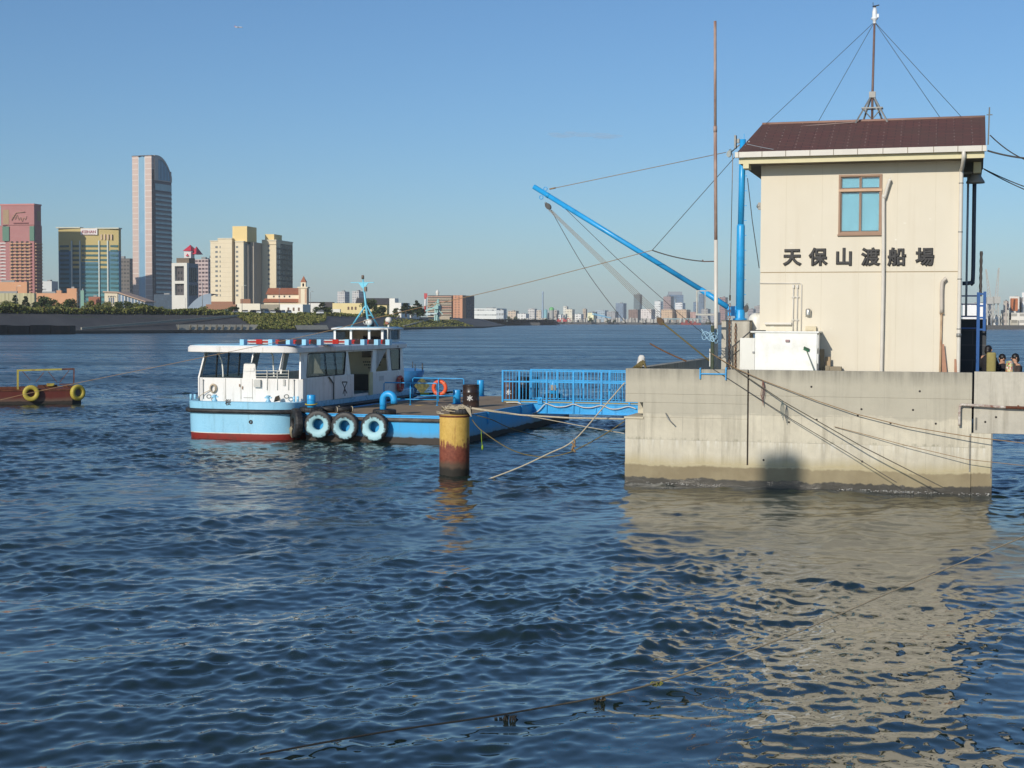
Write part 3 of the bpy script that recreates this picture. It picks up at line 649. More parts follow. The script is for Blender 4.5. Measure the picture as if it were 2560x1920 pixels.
# ------------------------------------------------------------------ derrick crane, pole, cabinet and the people on the pier
CV = 1.9
pa = PF.onv(*zW(78, 435), CV); pb = PF.onv(*zW(265, 435), CV); pw = pb.x - pa.x; pz = pa.z
pe = thing('crane_pedestal', 'square concrete block on the pier under the blue crane', 'pedestal', PF.w(pa.x, CV - .4, FL), PF.rz)
m = MB(); m.box(0, pw, 0, pw, 0, pz - FL); m.build('block', CONC2, pe, bevel=.02)
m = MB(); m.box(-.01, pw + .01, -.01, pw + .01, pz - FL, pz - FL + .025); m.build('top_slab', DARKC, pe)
mt_ = PFL(zC, 1607, -90, CV); mb_ = PFL(zC, 1600, 1205, CV); jt = PFL(zC, 1604, 540, CV)
CU = mb_.x
cr = thing('derrick_crane', 'sky blue tubular derrick crane with a long sloping boom on the concrete block', 'crane', PF.w(CU, CV, pz + .025), PF.rz)
CO = Vector((CU, CV, pz + .025))
zt = PF.onv(*zR(215, 308), CV).z - CO.z; zj_ = jt.z - CO.z
m = MB(); m.tube([(0, 0, 0), (0, 0, zj_), (.0, 0, zj_ + .05)], [.12, .115, .095], 16); m.tube([(0, 0, zj_ + .04), (.03, 0, zt)], .088, 16); m.build('mast', BLUE, cr)
m = MB()
for k in range(14): zz = zj_ - 3.2 + k * .42; m.bar((.08, 0, max(.3, zz)), (.16 , 0, max(.3, zz)), .022)
m.bar((.09, -.02, .2), (.07, -.02, zj_ + 2.6), .02); m.build('climbing_rung', BLUE, cr)
m = MB(); m.lathe([(0, .0), (.20, 0), (.20, .05), (.14, .06), (.14, .28), (.118, .3)], (0, 0, 0), 16); m.box(-.34, -.10, -.06, .06, .12, .40); m.build('base', BLUE, cr, bevel=.008)
tip = PFL(zC, 100, 252, CV) - CO; foot = PFL(zC, 1560, 1165, CV) - CO
fl_ = PFL(zC, 1510, 1128, CV) - CO; sl_ = PFL(zC, 1315, 1000, CV) - CO
m = MB(); m.tube([tip, sl_], .072, 16); m.tube([sl_, fl_], .080, 16); m.bar(fl_ + Vector((-.03, 0, .02)), foot, .05, .12); m.bar(tip.lerp(fl_, .15) + Vector((0, 0, -.08)), tip.lerp(fl_, .17) + Vector((0, 0, -.08)), .03)
for k in (.07, .075, .95): m.tube([tip.lerp(fl_, k), tip.lerp(fl_, k + .006)], .078, 16)
m.build('boom', BLUE, cr)
m = MB(); e1 = PFL(zC, 185, 268, CV) - CO; e2 = PFL(zC, 155, 330, CV) - CO
for e in (e1, e2): m.tube([e + Vector((.055 * math.cos(t), 0, .055 * math.sin(t))) for t in [2 * PI * k / 12 for k in range(12)]], .012, 6, closed=True)
m.build('eye_ring', BLUE, cr)
def block(parent, c, ax, l, wd, name='pulley_block', mat=None):
    "a pulley block: cheek plates, sheave and shackle"
    ax = Vector(ax).normalized(); b = Vector((0, 1, 0)); cc = ax.cross(b)
    m = MB(); pts = [(c + ax * (l / 2 * math.cos(t)) + cc * (wd / 2 * math.sin(t))) for t in [2 * PI * k / 12 for k in range(12)]]
    for o in (-.05, .035): m.add([p + b * o for p in pts] + [p + b * (o + .015) for p in pts], [tuple(range(12)), tuple(range(23, 11, -1))] + [(i, 12 + i, 12 + (i + 1) % 12, (i + 1) % 12) for i in range(12)])
    bb = m.build(name, mat or DGREY, parent)
    m = MB(); m.lathe([(.0, -.03), (wd * .4, -.03), (wd * .34, 0), (wd * .4, .03), (0, .03)], tuple(c), 14, 'y'); m.build('sheave', GREY, bb)
    m = MB(); m.tube([c + ax * (l * .5) + cc * .03, c + ax * (l * .72), c + ax * (l * .5) - cc * .03], .014, 6); m.build('shackle', GREY, bb)
    return bb
b1 = PFL(zC, 205, 395, CV) - CO; block(cr, b1, e2 - b1, .22, .15)
b2 = PFL(zC, 1022, 1232, CV - .6) - CO; block(cr, b2, (-1, 0, 1.35), .26, .17, mat=M('brown_block', rgb(92, 72, 52), .7, .3, 6))
b3 = PFL(zR, 122, 410, CV) - CO; block(cr, b3, (.3, 0, 1), .2, .14, mat=M('grey_block', rgb(150, 160, 158), .5, .2, 6))
b4 = PFL(zC, 1645, 1140, CV) - CO; block(cr, b4, (.2, 0, 1), .22, .13)
m = MB(); t1 = PFL(zC, 215, 270, CV) - CO; t2 = PFL(zC, 1500, 2, CV) - CO; m.tube([t1, t2], .010, 6); m.tube([t1, t1.lerp(t2, .035)], .024, 6); m.tube([b3, Vector((.0, 0, zt - .1))], .016, 6); m.build('topping_wire', ROPET, cr)
for k in range(5):
    a = b1 + Vector((.01 + .02 * k, -.04 + .02 * k, -.1)); b = b2 + Vector((-.11 + .035 * k, 0, .08 + .03 * k)); m = MB(); m.tube([a, b], .0050, 5); m.build('fall_rope', ROPET, cr)
m = MB(); m.tube(curve_pts([b1 + Vector((.08, 0, -.1)), PFL(zC, 470, 845, CV) - CO, PFL(zC, 700, 1160, CV - .2) - CO, PFL(zC, 770, 1240, CV - .3) - CO], 6), .009, 5); m.build('hauling_line', WIRE, cr)
m = MB(); m.tube([tip.lerp(fl_, .13), PFL(zC, 700, 770, CV) - CO, PFL(zC, 1180, 1195, CV) - CO, PFL(zC, 1360, 1345, CV) - CO], .008, 5); m.build('hauling_line', WIRE, cr)
m = MB(); a = PFL(zC, 1548, 10, CV - .2) - CO; b = PFL(zC, 1528, 1040, CV - .2) - CO; m.tube([a, b], .010, 5); m.tube([b, b - Vector((0, 0, .16))], .024, 6); m.build('hauling_line', ROPET, cr)
m = MB(); m.tube([PFL(zC, 1655, 190, CV) - CO, PFL(zC, 1690, 500, CV) - CO, PFL(zC, 1740, 845, CV) - CO], .012, 5); m.build('hauling_line', WIRE, cr)
# mast head fittings
m = MB(); m.box(-.20, -.15, -.1, .1, zt - .25, zt + .12); m.box(-.15, -.06, -.04, .04, zt - .1, zt + .02); m.bar((.1, 0, zt - .25), (.22, 0, zt - .05), .04); m.build('mast_head', GREY, cr, bevel=.006)
def chain(name, x0, y0, x1, y1, v, label):
    a = PFL(zC, x0, y0, v); b = PFL(zC, x1, y1, v); L = (a - b).length; n = int(L / .085)
    c = thing(name, label, 'chain', PF.w(b.x, v, b.z), PF.rz); lk = MB()
    for k in range(n):
        z0 = k * .085; pts = []
        for j in range(10):
            t = 2 * PI * j / 10; px, pz_ = .026 * math.cos(t), .056 * math.sin(t)
            pts.append((px, 0, z0 + pz_) if k % 2 else (0, px, z0 + pz_))
        lk.tube(pts, .009, 5, closed=True)
    dx = (a.x - b.x) / (n * .085)
    lk.v = [(x + dx * z, y, z) for x, y, z in lk.v]
    lk.build('links', M('chain_rust', rgb(138, 100, 72), .85, .3, 6), c, fix=False); return c
chain('hanging_chain', 1527, 1075, 1520, 1575, CV - .5, 'rusty chain on the concrete block, nearer the tall pole')
chain('hanging_chain', 1568, 1215, 1565, 1565, CV - .46, 'rusty chain on the concrete block, beside the stair handrail')

# tall pole with hook arm and bracket
PVv = .7
pt, pbm, pj, pk = PFL(zM, 129, 142, PVv), PFL(zC, 1428, 1575, PVv), PFL(zC, 1425, 640, PVv), PFL(zM, 130, 880, PVv)
po = thing('tall_pole', 'tall thin pole, rusty above and white below, standing left of the station', 'pole', PF.w(pbm.x, PVv, FL), PF.rz)
PO = Vector((pbm.x, PVv, FL))
m = MB(); m.tube([(0, 0, 0), pj - PO], .055, 10); m.build('lower_pole', WHITEPIPE, po)
m = MB(); m.tube([pj - PO - Vector((0, 0, .05)), pk - PO], .047, 10); m.tube([pk - PO - Vector((0, 0, .05)), pk - PO + Vector((0, 0, .12))], .052, 10); m.tube([pk - PO, pt - PO], .040, 10)
m.build('upper_pole', M('pole_rust', rgb(176, 150, 136), .7, .2, 5, dirt=rgb(110, 62, 44), dirt_amt=.38, dirt_scale=1.6, streak=True), po)
a, b = PFL(zC, 1335, 797, PVv) - PO, PFL(zC, 1420, 795, PVv) - PO
m = MB(); m.tube([b, b.lerp(a, .8), a, a + Vector((-.03, 0, .05))], .016, 6); m.build('hook_arm', RUST, po)
m = MB(); c1, c2, c3, c4 = [PFL(zC, x, y, PVv) - PO for x, y in ((1420, 1010), (1287, 1010), (1287, 1182), (1420, 1183))]
m.bar(c1, c2, .03); m.bar(c2, c3, .035); m.bar(c3 + Vector((-.03, 0, 0)), c4, .05); d1 = c1.lerp(c2, .55); d2 = c4.lerp(c3, .55); m.bar(d1, d2, .022); m.bar(d2 + Vector((0, 0, 0)), PFL(zC, 1400, 1265, PVv) - PO, .02)
m.build('bracket', M('galvanised', rgb(170, 168, 160), .5, .2, 6, .2), po)
m = MB(); h = PFL(zC, 1370, 1250, PVv) - PO; m.lathe([(.02, .12), (.06, .10), (.09, 0), (.07, .02), (0, .08)], (h.x, 0, h.z), 10); m.build('lamp', GREY, po)
g1, g2 = PFL(zC, 1395, 1262, .45), PFL(zC, 1398, 1575, .45)
gp = thing('green_post', 'short dark green post against the tall pole with a white tip', 'post', PF.w(g2.x, .45, FL), PF.rz)
m = MB(); m.box(-.045, .045, -.04, .04, 0, g1.z - FL); m.build('post', M('post_green', rgb(58, 70, 52), .7, .2, 5), gp, bevel=.01)
a, b = PFL(zC, 1390, 1432, .4), PFL(zC, 1386, 1560, .4); m = MB(); m.box(-.07, -.046, -.06, -.02, b.z - FL, a.z - FL); m.build('tide_board', WHITE, gp)
cc = PFL(zC, 1405, 1340, .6); m = MB()
for k in range(7):
    rr_ = .11 + .02 * random.random(); tl = random.uniform(-.5, .5)
    m.tube([(cc.x + rr_ * (1.7 if k % 2 else .9) * math.cos(t) - (.1 if k % 2 else -.04), .6 + rr_ * math.sin(t) - .12, cc.z + tl * .25 * math.cos(t) + .10 * math.sin(t * 2 + k) + (.0 if k % 2 else .06 * math.sin(t))) for t in [2 * PI * j / 18 for j in range(18)]], .011, 5, closed=True)
tag(m.build('rope_coil', M('pale_blue_rope', rgb(160, 196, 216), .9, .2, 20), None, PF.o, PF.rz, fix=False), 'pale blue rope coil tied round the foot of the tall pole', 'rope coil')

# blue cleat rail on the face of the wall
a, b = PF.onv(*zC(1308, 1590), 0), PF.onv(*zC(1503, 1630), 0)
ra = thing('cleat_rail', 'small sky blue H-shaped rail on the pier wall edge below the tall pole', 'rail', PF.w(a.x, 0, a.z - .25), PF.rz)
L = b.x - a.x; m = MB(); m.box(0, .03, -.05, -.002, .02, .30); m.box(L - .03, L, -.05, -.002, 0.0, .32); m.box(.03, L - .03, -.04, -.012, .15, .18); m.box(0, .03, -.05, .2, .30, .325); m.box(L - .03, L, -.05, .2, .32, .345); m.build('frame', BLUE, ra)
# wrapped bollard on the corner
c = PFL(zG, 1735, 292, .4)
wb = thing('wrapped_bollard', 'little post bundled in white cloth and rope on the left corner of the pier wall', 'bollard', PF.w(c.x, .4, WT), PF.rz)
m = MB(); m.lathe([(.07, -.2), (.07, .2), (.05, .27), (0, .29)], (0, 0, 0), 12); m.build('post', GREY, wb)
m = MB(); m.lathe([(.13, .05), (.12, .15), (.09, .24), (.10, .30), (.06, .36), (0, .37)], (0, 0, 0), 12, jag=lambda k, i: .018 * math.sin(k * 2.1 + i)); m.build('cloth', M('cloth_white', rgb(216, 212, 204), .9, .1, 8), wb)
m = MB()
for k in range(6): m.tube([(-.24 + .05 * k, -.10, -.01), (-.10 + .03 * k, -.13, .10), (.02 + .02 * k, -.12, .20)], .018, 6)
m.tube([(.05, -.1, .22), (.13, -.14, .1), (.17, -.15, -.02)], .025, 6); m.tube([(.08, -.1, .2), (.15, -.16, .0)], .018, 6); m.build('lashing', ROPEO, wb)

# white cabinet shed in front of the station
SV = .5
a, b, c, d = PF.onv(*zW(187, 548), SV), PF.onv(*zW(703, 510), SV), PF.onv(*zW(288, 520), SV), PF.onv(*zW(258, 510), SV)
sh = thing('utility_cabinet', 'white painted wooden cabinet with a lean-to door against the station wall', 'cabinet', PF.w(c.x, SV, FL), PF.rz)
CW, CH, CD = b.x - c.x, b.z - FL, BV - SV - .02
PW = M('patchy_white', rgb(240, 240, 234), .7, .07, 2.5, dirt=rgb(220, 218, 206), dirt_amt=.3, dirt_scale=2)
m = MB(); m.box(0, CW, 0, CD, 0, CH - .02); m.build('body', PW, sh, bevel=.008)
m = MB(); m.box(d.x - c.x, CW + .05, -.03, CD, CH - .02, CH + .02); m.build('lid', PW, sh, bevel=.006)
m = MB(); m.box(a.x - c.x, -.005, .0, .05, 0, a.z - FL); m.build('door', WHITE, sh, bevel=.006)
q = PF.onv(*zW(278, 643), SV); m = MB(); m.box(q.x - c.x - .03, q.x - c.x + .03, -.03, -.001, q.z - FL - .03, q.z - FL + .02); m.build('latch', M('latch', rgb(150, 150, 148), .4), sh)
q = PF.onv(*zW(506, 567), SV); m = MB(); m.box(q.x - c.x - .055, q.x - c.x + .055, -.05, -.001, q.z - FL - .03, q.z - FL + .03); m.build('pull', M('pink_grey', rgb(170, 140, 138), .6), sh, bevel=.006)
m = MB()
for y0, y1 in ((528, 620), (655, 720)):
    za = PF.onv(*zW(715, y1), SV).z - FL; zb = PF.onv(*zW(715, y0), SV).z - FL; m.box(CW + .002, CW + .035, .04, .14, za, zb)
m.build('side_batten', PW, sh, bevel=.004)
# deck brush
a, b = PFL(zW, 630, 625, SV - .02), PFL(zW, 720, 765, SV - .25)
br_ = thing('deck_brush', 'deck brush with green head up, leaning on the white cabinet', 'brush', PF.w(b.x, b.y, b.z), PF.rz)
d_ = a - b; m = MB(); m.tube([(0, 0, -.4), d_], .014, 6); m.build('handle', M('brush_handle', rgb(110, 120, 104), .6), br_)
m = MB(); m.bar(d_ + Vector((-.07, 0, .02)), d_ + Vector((.08, 0, -.04)), .06, .05); m.build('head', M('brush_green', rgb(36, 120, 78), .5), br_, bevel=.006)
m = MB(); m.bar(d_ + Vector((-.06, -.03, .06)), d_ + Vector((.08, -.03, 0)), .05, .05); m.build('bristles', M('bristle', rgb(60, 92, 70), .9), br_)
# planks leaning between cabinet and wall
for i, (x, zt_, wd, lb) in enumerate(((728, 620, .16, 'grey weathered plank, the taller of two beside the white cabinet'), (772, 672, .14, 'grey weathered plank, the shorter of two beside the white cabinet'))):
    p = PF.onv(*zW(x, zt_), 1.1); m = MB(); m.box(-wd / 2, wd / 2, 0, .03, 0, p.z - FL); o = m.build('leaning_plank', WOOD, None, PF.w(p.x, 1.12, FL), PF.rz, bevel=.004); o.rotation_euler = (R(-9), 0, PF.rz); tag(o, lb, 'plank', 'planks leaning by the cabinet')
p = PF.onv(*zW(812, 740), 1.2); m = MB(); m.box(-.22, .22, 0, .3, 0, p.z - FL); m.box(-.24, -.1, -.02, .0, .2, p.z - FL + .03); tag(m.build('low_bin', M('grey_brown', rgb(150, 138, 116), .8), None, PF.w(p.x, 1.1, FL), PF.rz, bevel=.01), 'low grey brown box by the foot of the station wall', 'box')
for x0, y0, x1, y1, wd, lb in ((1545, 590, 1560, 765, .16, 'reddish board leaning behind the thin rusty pipe'), (1632, 690, 1635, 765, .09, 'short reddish board leaning beside the corner downpipe')):
    p = PF.onv(*zW((x0 + x1) / 2, y0), 1.3); m = MB(); m.ext([(-.05, p.z - FL), (.0, p.z - FL), (wd, 0), (-.04, 0)], 0, .03)
    o = m.build('leaning_board', M('red_board', rgb(176, 130, 104), .7, .15, 4), None, PF.w(p.x, 1.36, FL), PF.rz); tag(o, lb, 'board')
# steps rail left of cabinet
a, b, c = PFL(zW, 140, 760, .75), PFL(zW, 140, 605, .75), PFL(zW, 262, 500, .75)
hr = thing('stair_handrail', 'dark metal stair handrail rising behind the white cabinet', 'handrail', PF.w(a.x, .75, FL), PF.rz)
o_ = Vector((a.x, .75, FL)); m = MB(); m.tube([(0, 0, 0), b - o_, c - o_, c - o_ + Vector((.4, 0, 0))], .022, 6); m.tube([Vector((.22, 0, 0)), (b - o_).lerp(c - o_, .38)], .016, 6); m.tube([b - o_ - Vector((0, 0, .25)), c - o_ - Vector((0, 0, .27))], .016, 6); m.build('rail', DGREY, hr)
p = PFL(zW, 300, 430, 2.2); m = MB(); m.lathe([(.25, -.4), (.25, .05), (.22, .14), (.12, .2), (0, .22)], (0, 0, 0), 16); tag(m.build('water_tank', WHITE, None, PF.w(p.x, 2.2, p.z), PF.rz), 'small rounded white tank against the left corner of the station', 'tank')

# ------------------------------------------------------------------ right of the station: block wall, blue frame, people
KV = 3.2
a, b = PF.onv(*zW(1660, 422), KV), PF.onv(*zW(1838, 422), KV)
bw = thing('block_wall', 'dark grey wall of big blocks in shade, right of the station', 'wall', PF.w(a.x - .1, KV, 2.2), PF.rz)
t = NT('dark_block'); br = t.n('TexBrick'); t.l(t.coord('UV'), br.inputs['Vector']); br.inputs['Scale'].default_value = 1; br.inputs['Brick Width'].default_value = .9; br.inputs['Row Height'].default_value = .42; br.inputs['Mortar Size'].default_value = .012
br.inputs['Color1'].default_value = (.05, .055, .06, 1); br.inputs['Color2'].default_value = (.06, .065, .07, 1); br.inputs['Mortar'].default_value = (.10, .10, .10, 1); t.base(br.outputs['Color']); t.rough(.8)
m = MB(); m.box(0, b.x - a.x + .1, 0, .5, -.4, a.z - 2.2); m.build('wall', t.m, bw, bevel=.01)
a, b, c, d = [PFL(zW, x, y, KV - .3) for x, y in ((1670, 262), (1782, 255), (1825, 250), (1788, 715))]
bf = thing('blue_ladder_frame', 'blue steel ladder and rail frame against the dark block wall', 'ladder', PF.w(d.x, KV - .3, 2.2), PF.rz); o_ = Vector((d.x, KV - .3, 2.2))
m = MB(); m.box(b.x - o_.x - .04, b.x - o_.x + .05, 0, .06, 0, b.z - 2.2 + .05); m.box(c.x - o_.x - .04, c.x - o_.x + .04, 0, .05, c.z - 2.2 - 1.05, c.z - 2.2 + .05); m.build('post', BLUED, bf)
zt_ = b.z - 2.2
for k in range(4): m = MB(); m.box(b.x - o_.x + .05, c.x - o_.x - .04, .005, .045, zt_ - .33 * k - .02, zt_ - .33 * k + .03); m.build('rung', BLUED, bf)
for k in (.05, .28, .62, .95): m = MB(); m.box(a.x - o_.x, b.x - o_.x - .04, .01, .04, zt_ - k - .02, zt_ - k + .02); m.build('rail', BLUED, bf)
a, b = PFL(zE, 472, 612, KV), PFL(zE, 465, 958, KV)
m = MB(); pts = [(0, 0, 0), (.0, 0, (a.z - b.z) * .5), ((a.x - b.x), 0, a.z - b.z)]; m.tube(curve_pts(pts, 6), [.035 + .012 * (k % 2) for k in range(13)], 7); tag(m.build('wrapped_aerial', M('aerial', rgb(84, 78, 74), .8, .4, 8), None, PF.w(b.x, KV, b.z - .1), PF.rz, fix=False), 'thin dark aerial wrapped in cord above the blue ladder', 'aerial')

SKIN = M('skin', rgb(196, 150, 122), .6, .05); HAIR = M('black_hair', (0.012, 0.010, 0.010, 1), .5, .2)
def person(px, py, v, label, jacket, turn=0.0, lean=0.0, sit=True):
    "one seated figure: a continuous skinned body, with hair and jacket as parts"
    h = PF.onv(px, py, v)
    base_z = h.z - (1.30 if sit else 1.68)
    t = thing('person', label, 'person', PF.w(h.x, v, base_z), PF.rz + turn)
    J = {'pel': (0, 0, .50), 'abd': (0, -.01, .66), 'che': (0, lean * .5 - .02, .86), 'nb': (0, lean - .01, 1.02), 'hd': (0, lean - .02, 1.12), 'ht': (0, lean - .02, 1.24),
         'sl': (-.17, lean * .8, .97), 'el': (-.23, lean * .8 - .06, .74), 'wl': (-.15, -.24, .62), 'hl': (-.10, -.31, .60), 'sr': (.17, lean * .8, .97), 'er': (.23, lean * .8 - .06, .74), 'wr': (.15, -.24, .62), 'hr': (.10, -.31, .60),
         'll': (-.10, -.02, .48), 'kl': (-.12, -.42, .50), 'al': (-.12, -.40, .09), 'fl': (-.12, -.56, .04), 'lr': (.10, -.02, .48), 'kr': (.12, -.42, .50), 'ar': (.12, -.40, .09), 'fr': (.12, -.56, .04)}
    E = [('pel', 'abd'), ('abd', 'che'), ('che', 'nb'), ('nb', 'hd'), ('hd', 'ht'), ('che', 'sl'), ('sl', 'el'), ('el', 'wl'), ('wl', 'hl'), ('che', 'sr'), ('sr', 'er'), ('er', 'wr'), ('wr', 'hr'),
         ('pel', 'll'), ('ll', 'kl'), ('kl', 'al'), ('al', 'fl'), ('pel', 'lr'), ('lr', 'kr'), ('kr', 'ar'), ('ar', 'fr')]
    Rd = dict(pel=.13, abd=.125, che=.14, nb=.055, hd=.085, ht=.075, sl=.065, el=.05, wl=.035, hl=.035, sr=.065, er=.05, wr=.035, hr=.035, ll=.09, kl=.065, al=.045, fl=.04, lr=.09, kr=.065, ar=.045, fr=.04)
    ks = list(J); me = bpy.data.meshes.new('body'); me.from_pydata([J[k] for k in ks], [(ks.index(a), ks.index(b)) for a, b in E], [])
    b = bpy.data.objects.new('body', me); COL.objects.link(b); b.parent = t
    mod = b.modifiers.new('skin', 'SKIN'); mod.use_smooth_shade = True
    for i, k in enumerate(ks): d = me.skin_vertices[0].data[i]; d.radius = (Rd[k], Rd[k]); d.use_root = (k == 'pel')
    b.modifiers.new('sub', 'SUBSURF').levels = 1; me.materials.append(SKIN); b.modifiers['sub'].render_levels = 2
    m = MB(); m.ball((0, lean - .00, 1.205), (.098, .108, .105), 14); m.ball((0, lean + .05, 1.14), (.085, .07, .10), 12); m.build('hair', HAIR, t)
    m = MB(); m.lathe([(.155, .46), (.165, .62), (.185, .82), (.19, .93), (.12, 1.01), (.065, 1.04)], (0, lean * .45, 0), 18)
    for s in (-1, 1): m.tube([(s * .17, lean * .8, .95), (s * .24, lean * .8 - .06, .74), (s * .16, -.22, .62)], [.075, .065, .052], 10)
    m.build('jacket', jacket, t)
    m = MB()
    for s in (-1, 1): m.tube([(s * .09, 0, .49), (s * .12, -.42, .50), (s * .12, -.41, .10)], [.11, .085, .065], 10)
    m.build('trousers', M('dark_trousers', rgb(40, 40, 48), .9), t)
    m = MB()
    for s in (-.035, .035): m.ball((s, lean - .118, 1.185), .012, 6)
    m.box(-.03, .03, lean - .112, lean - .1, 1.12, 1.127); m.build('face_features', HAIR, t)
    m = MB(); m.tube([(0, lean - .10, 1.18), (0, lean - .128, 1.15)], [.012, .018], 6); [m.ball((s * .092, lean - .02, 1.17), (.015, .022, .03), 6) for s in (-1, 1)]; m.build('nose_and_ears', SKIN, t)
    return t
X1 = zW(1850, 598); X2 = zW(1942, 655); X3 = zW(2030, 652)
person(*X1, 2.4, 'dark jacketed person with short black hair, back turned, nearest the dark block wall', M('jacket_dark', rgb(38, 36, 40), .9), turn=R(150))
person(*X2, 2.9, 'person with long dark hair and dark top, facing the river, middle of three', M('jacket_black', rgb(46, 42, 44), .9), turn=R(20))
person(*X3, 2.7, 'person with short dark hair and brown jacket sitting at the far right of the three', M('jacket_brown', rgb(70, 58, 52), .9), turn=R(-60))
a, b = PF.onv(*zW(1838, 645), 1.5), PF.onv(*zW(1900, 770), 1.5)
m = MB(); m.prism(rpoly([(0, 0), (b.x - a.x, .03), (b.x - a.x, .3), (0, .3)], .08), 0, a.z - 2.2); tag(m.build('khaki_backpack', M('khaki', rgb(150, 138, 84), .9, .15, 6), None, PF.w(a.x, 1.5, 2.2), PF.rz, bevel=.04), 'tall khaki bag standing upright beside the person with back turned', 'bag')
a, b = PF.onv(*zW(1955, 775), 1.0), PF.onv(*zW(2030, 700), 1.0)
t = NT('floral'); vo = t.n('TexVoronoi'); t.l(t.coord(), vo.inputs['Vector']); vo.inputs['Scale'].default_value = 22
t.base(t.ramp(t.sep(vo.outputs['Color'])[0], [(0, rgb(210, 196, 150)), (.35, rgb(190, 176, 110)), (.55, rgb(178, 60, 70)), (.75, rgb(226, 216, 200)), (1, rgb(120, 140, 80))]))
m = MB(); wd = (b.x - a.x); m.lathe([(wd * .55, 0), (wd * .6, .35), (wd * .5, .7), (wd * .28, b.z - 2.2 - .02), (0, b.z - 2.2)], (wd / 2, 0, 0), 14, jag=lambda k, i: .03 * math.sin(k * 1.9 + i * 2))
tag(m.build('floral_bag', t.m, None, PF.w(a.x, 1.0, 2.2), PF.rz), 'colourful floral bundle on the quay in front of the seated people', 'bag')
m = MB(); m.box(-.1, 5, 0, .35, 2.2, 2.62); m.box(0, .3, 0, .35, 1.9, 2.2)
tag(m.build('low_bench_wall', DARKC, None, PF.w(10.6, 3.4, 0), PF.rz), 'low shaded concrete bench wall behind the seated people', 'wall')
# ------------------------------------------------------------------ pontoon
BF = Frame(onz(1150, 1112), 17.0); DZ = 1.0
LB = M('ferry_blue', rgb(150, 206, 232), .3, .06, 1.0, dirt=rgb(128, 176, 196), dirt_amt=.2, dirt_scale=1.5, streak=True)
def hullpaint(name, base, growth, zg=.16, stain=(0.10, 0.07, 0.05, 1)):
    t = NT(name); co = t.coord(); z = t.sep(co)[2]
    n = t.noise(co, 1.0, 5, .6); st = t.noise(t.map(co, (2.6, 2.6, .25)), 1.2, 6, .7)
    c = t.mix(n, dk(base, .88), dk(base, 1.1)); c = t.mix(t.ramp(st, [(.55, 0.), (.78, .45)]), c, stain)
    wob = t.math('MULTIPLY', t.math('SUBTRACT', t.noise(co, 1.7, 5), .5), .18)
    g = t.ramp(t.math('ADD', z, wob), [(zg, 1.0), (min(1, zg + .05), 0.0)])
    g2 = t.ramp(t.math('ADD', z, t.math('MULTIPLY', wob, 1.5)), [(zg + .08, 1.0), (zg + .25, 0.0)])
    c = t.mix(t.math('MULTIPLY', g2, .35), c, (0.16, 0.17, 0.12, 1))
    t.base(t.mix(g, c, growth)); t.rough(t.ramp(g, [(0, .4), (1, .75)])); _MC[name] = t.m; return t.m
PBLUE = hullpaint('pontoon_blue', rgb(50, 164, 222), (0.045, 0.036, 0.028, 1), .2)
pn = thing('pontoon', 'sky blue steel landing pontoon with brown gritty deck alongside the ferry', 'pontoon', BF.o, BF.rz)
pl_ = BF.onz(745, 1104, 0).x; PL = 15.5; PWd = -pl_
m = MB(); m.box(pl_, 0, 0, PL, -1, DZ - .02); m.build('hull', PBLUE, pn, bevel=.03)
t = NT('grit_deck'); co = t.coord(); n = t.noise(co, 1.2, 6, .65); n2 = t.noise(co, 40, 3, .8)
c = t.mix(t.ramp(n, [(.3, 0.), (.75, 1.)]), (0.25, 0.18, 0.11, 1), (0.36, 0.265, 0.165, 1)); c = t.mix(t.math('MULTIPLY', n2, .30), c, (0.12, 0.085, 0.055, 1)); t.base(c); t.rough(.9); t.bump(n2, .4, .01)
m = MB(); m.box(pl_ + .06, -.06, .06, PL - .06, DZ - .03, DZ); m.build('deck', t.m, pn)
m = MB(); m.box(pl_, 0, 0, .07, DZ - .02, DZ + .035); m.box(-.07, 0, .07, PL, DZ - .02, DZ + .035); m.box(pl_, pl_ + .07, .07, PL, DZ - .02, DZ + .035); m.build('deck_rim', BLUE, pn, bevel=.01)
m = MB(); m.tube([(pl_ - .02, -.05, .86), (.0, -.05, .86)], .075, 10); m.build('fender_strip', M('strip_rubber', (0.10, 0.085, 0.075, 1), .7, .35, 4, dirt=(0.22, 0.2, 0.17, 1), dirt_amt=.3), pn)
m = MB()
for x0, y0, x1, y1 in ((1400, 668, 1560, 655), (1170, 668, 1010, 655)):
    a = BF.onz(*zP(x0, y0), DZ); b = BF.onz(*zP(x1, y1), DZ); m.box(min(a.x, b.x), max(a.x, b.x), a.y - .2, a.y + .35, DZ, DZ + .005)
m.build('gate_marking', M('deck_yellow', rgb(196, 164, 96), .8, .2, 4), pn)
for k in range(2): m = MB(); m.box(.002, .05, 3.2 + 4.5 * k, 3.27 + 4.5 * k, .55, DZ); m.build('side_rib', BLUE, pn)

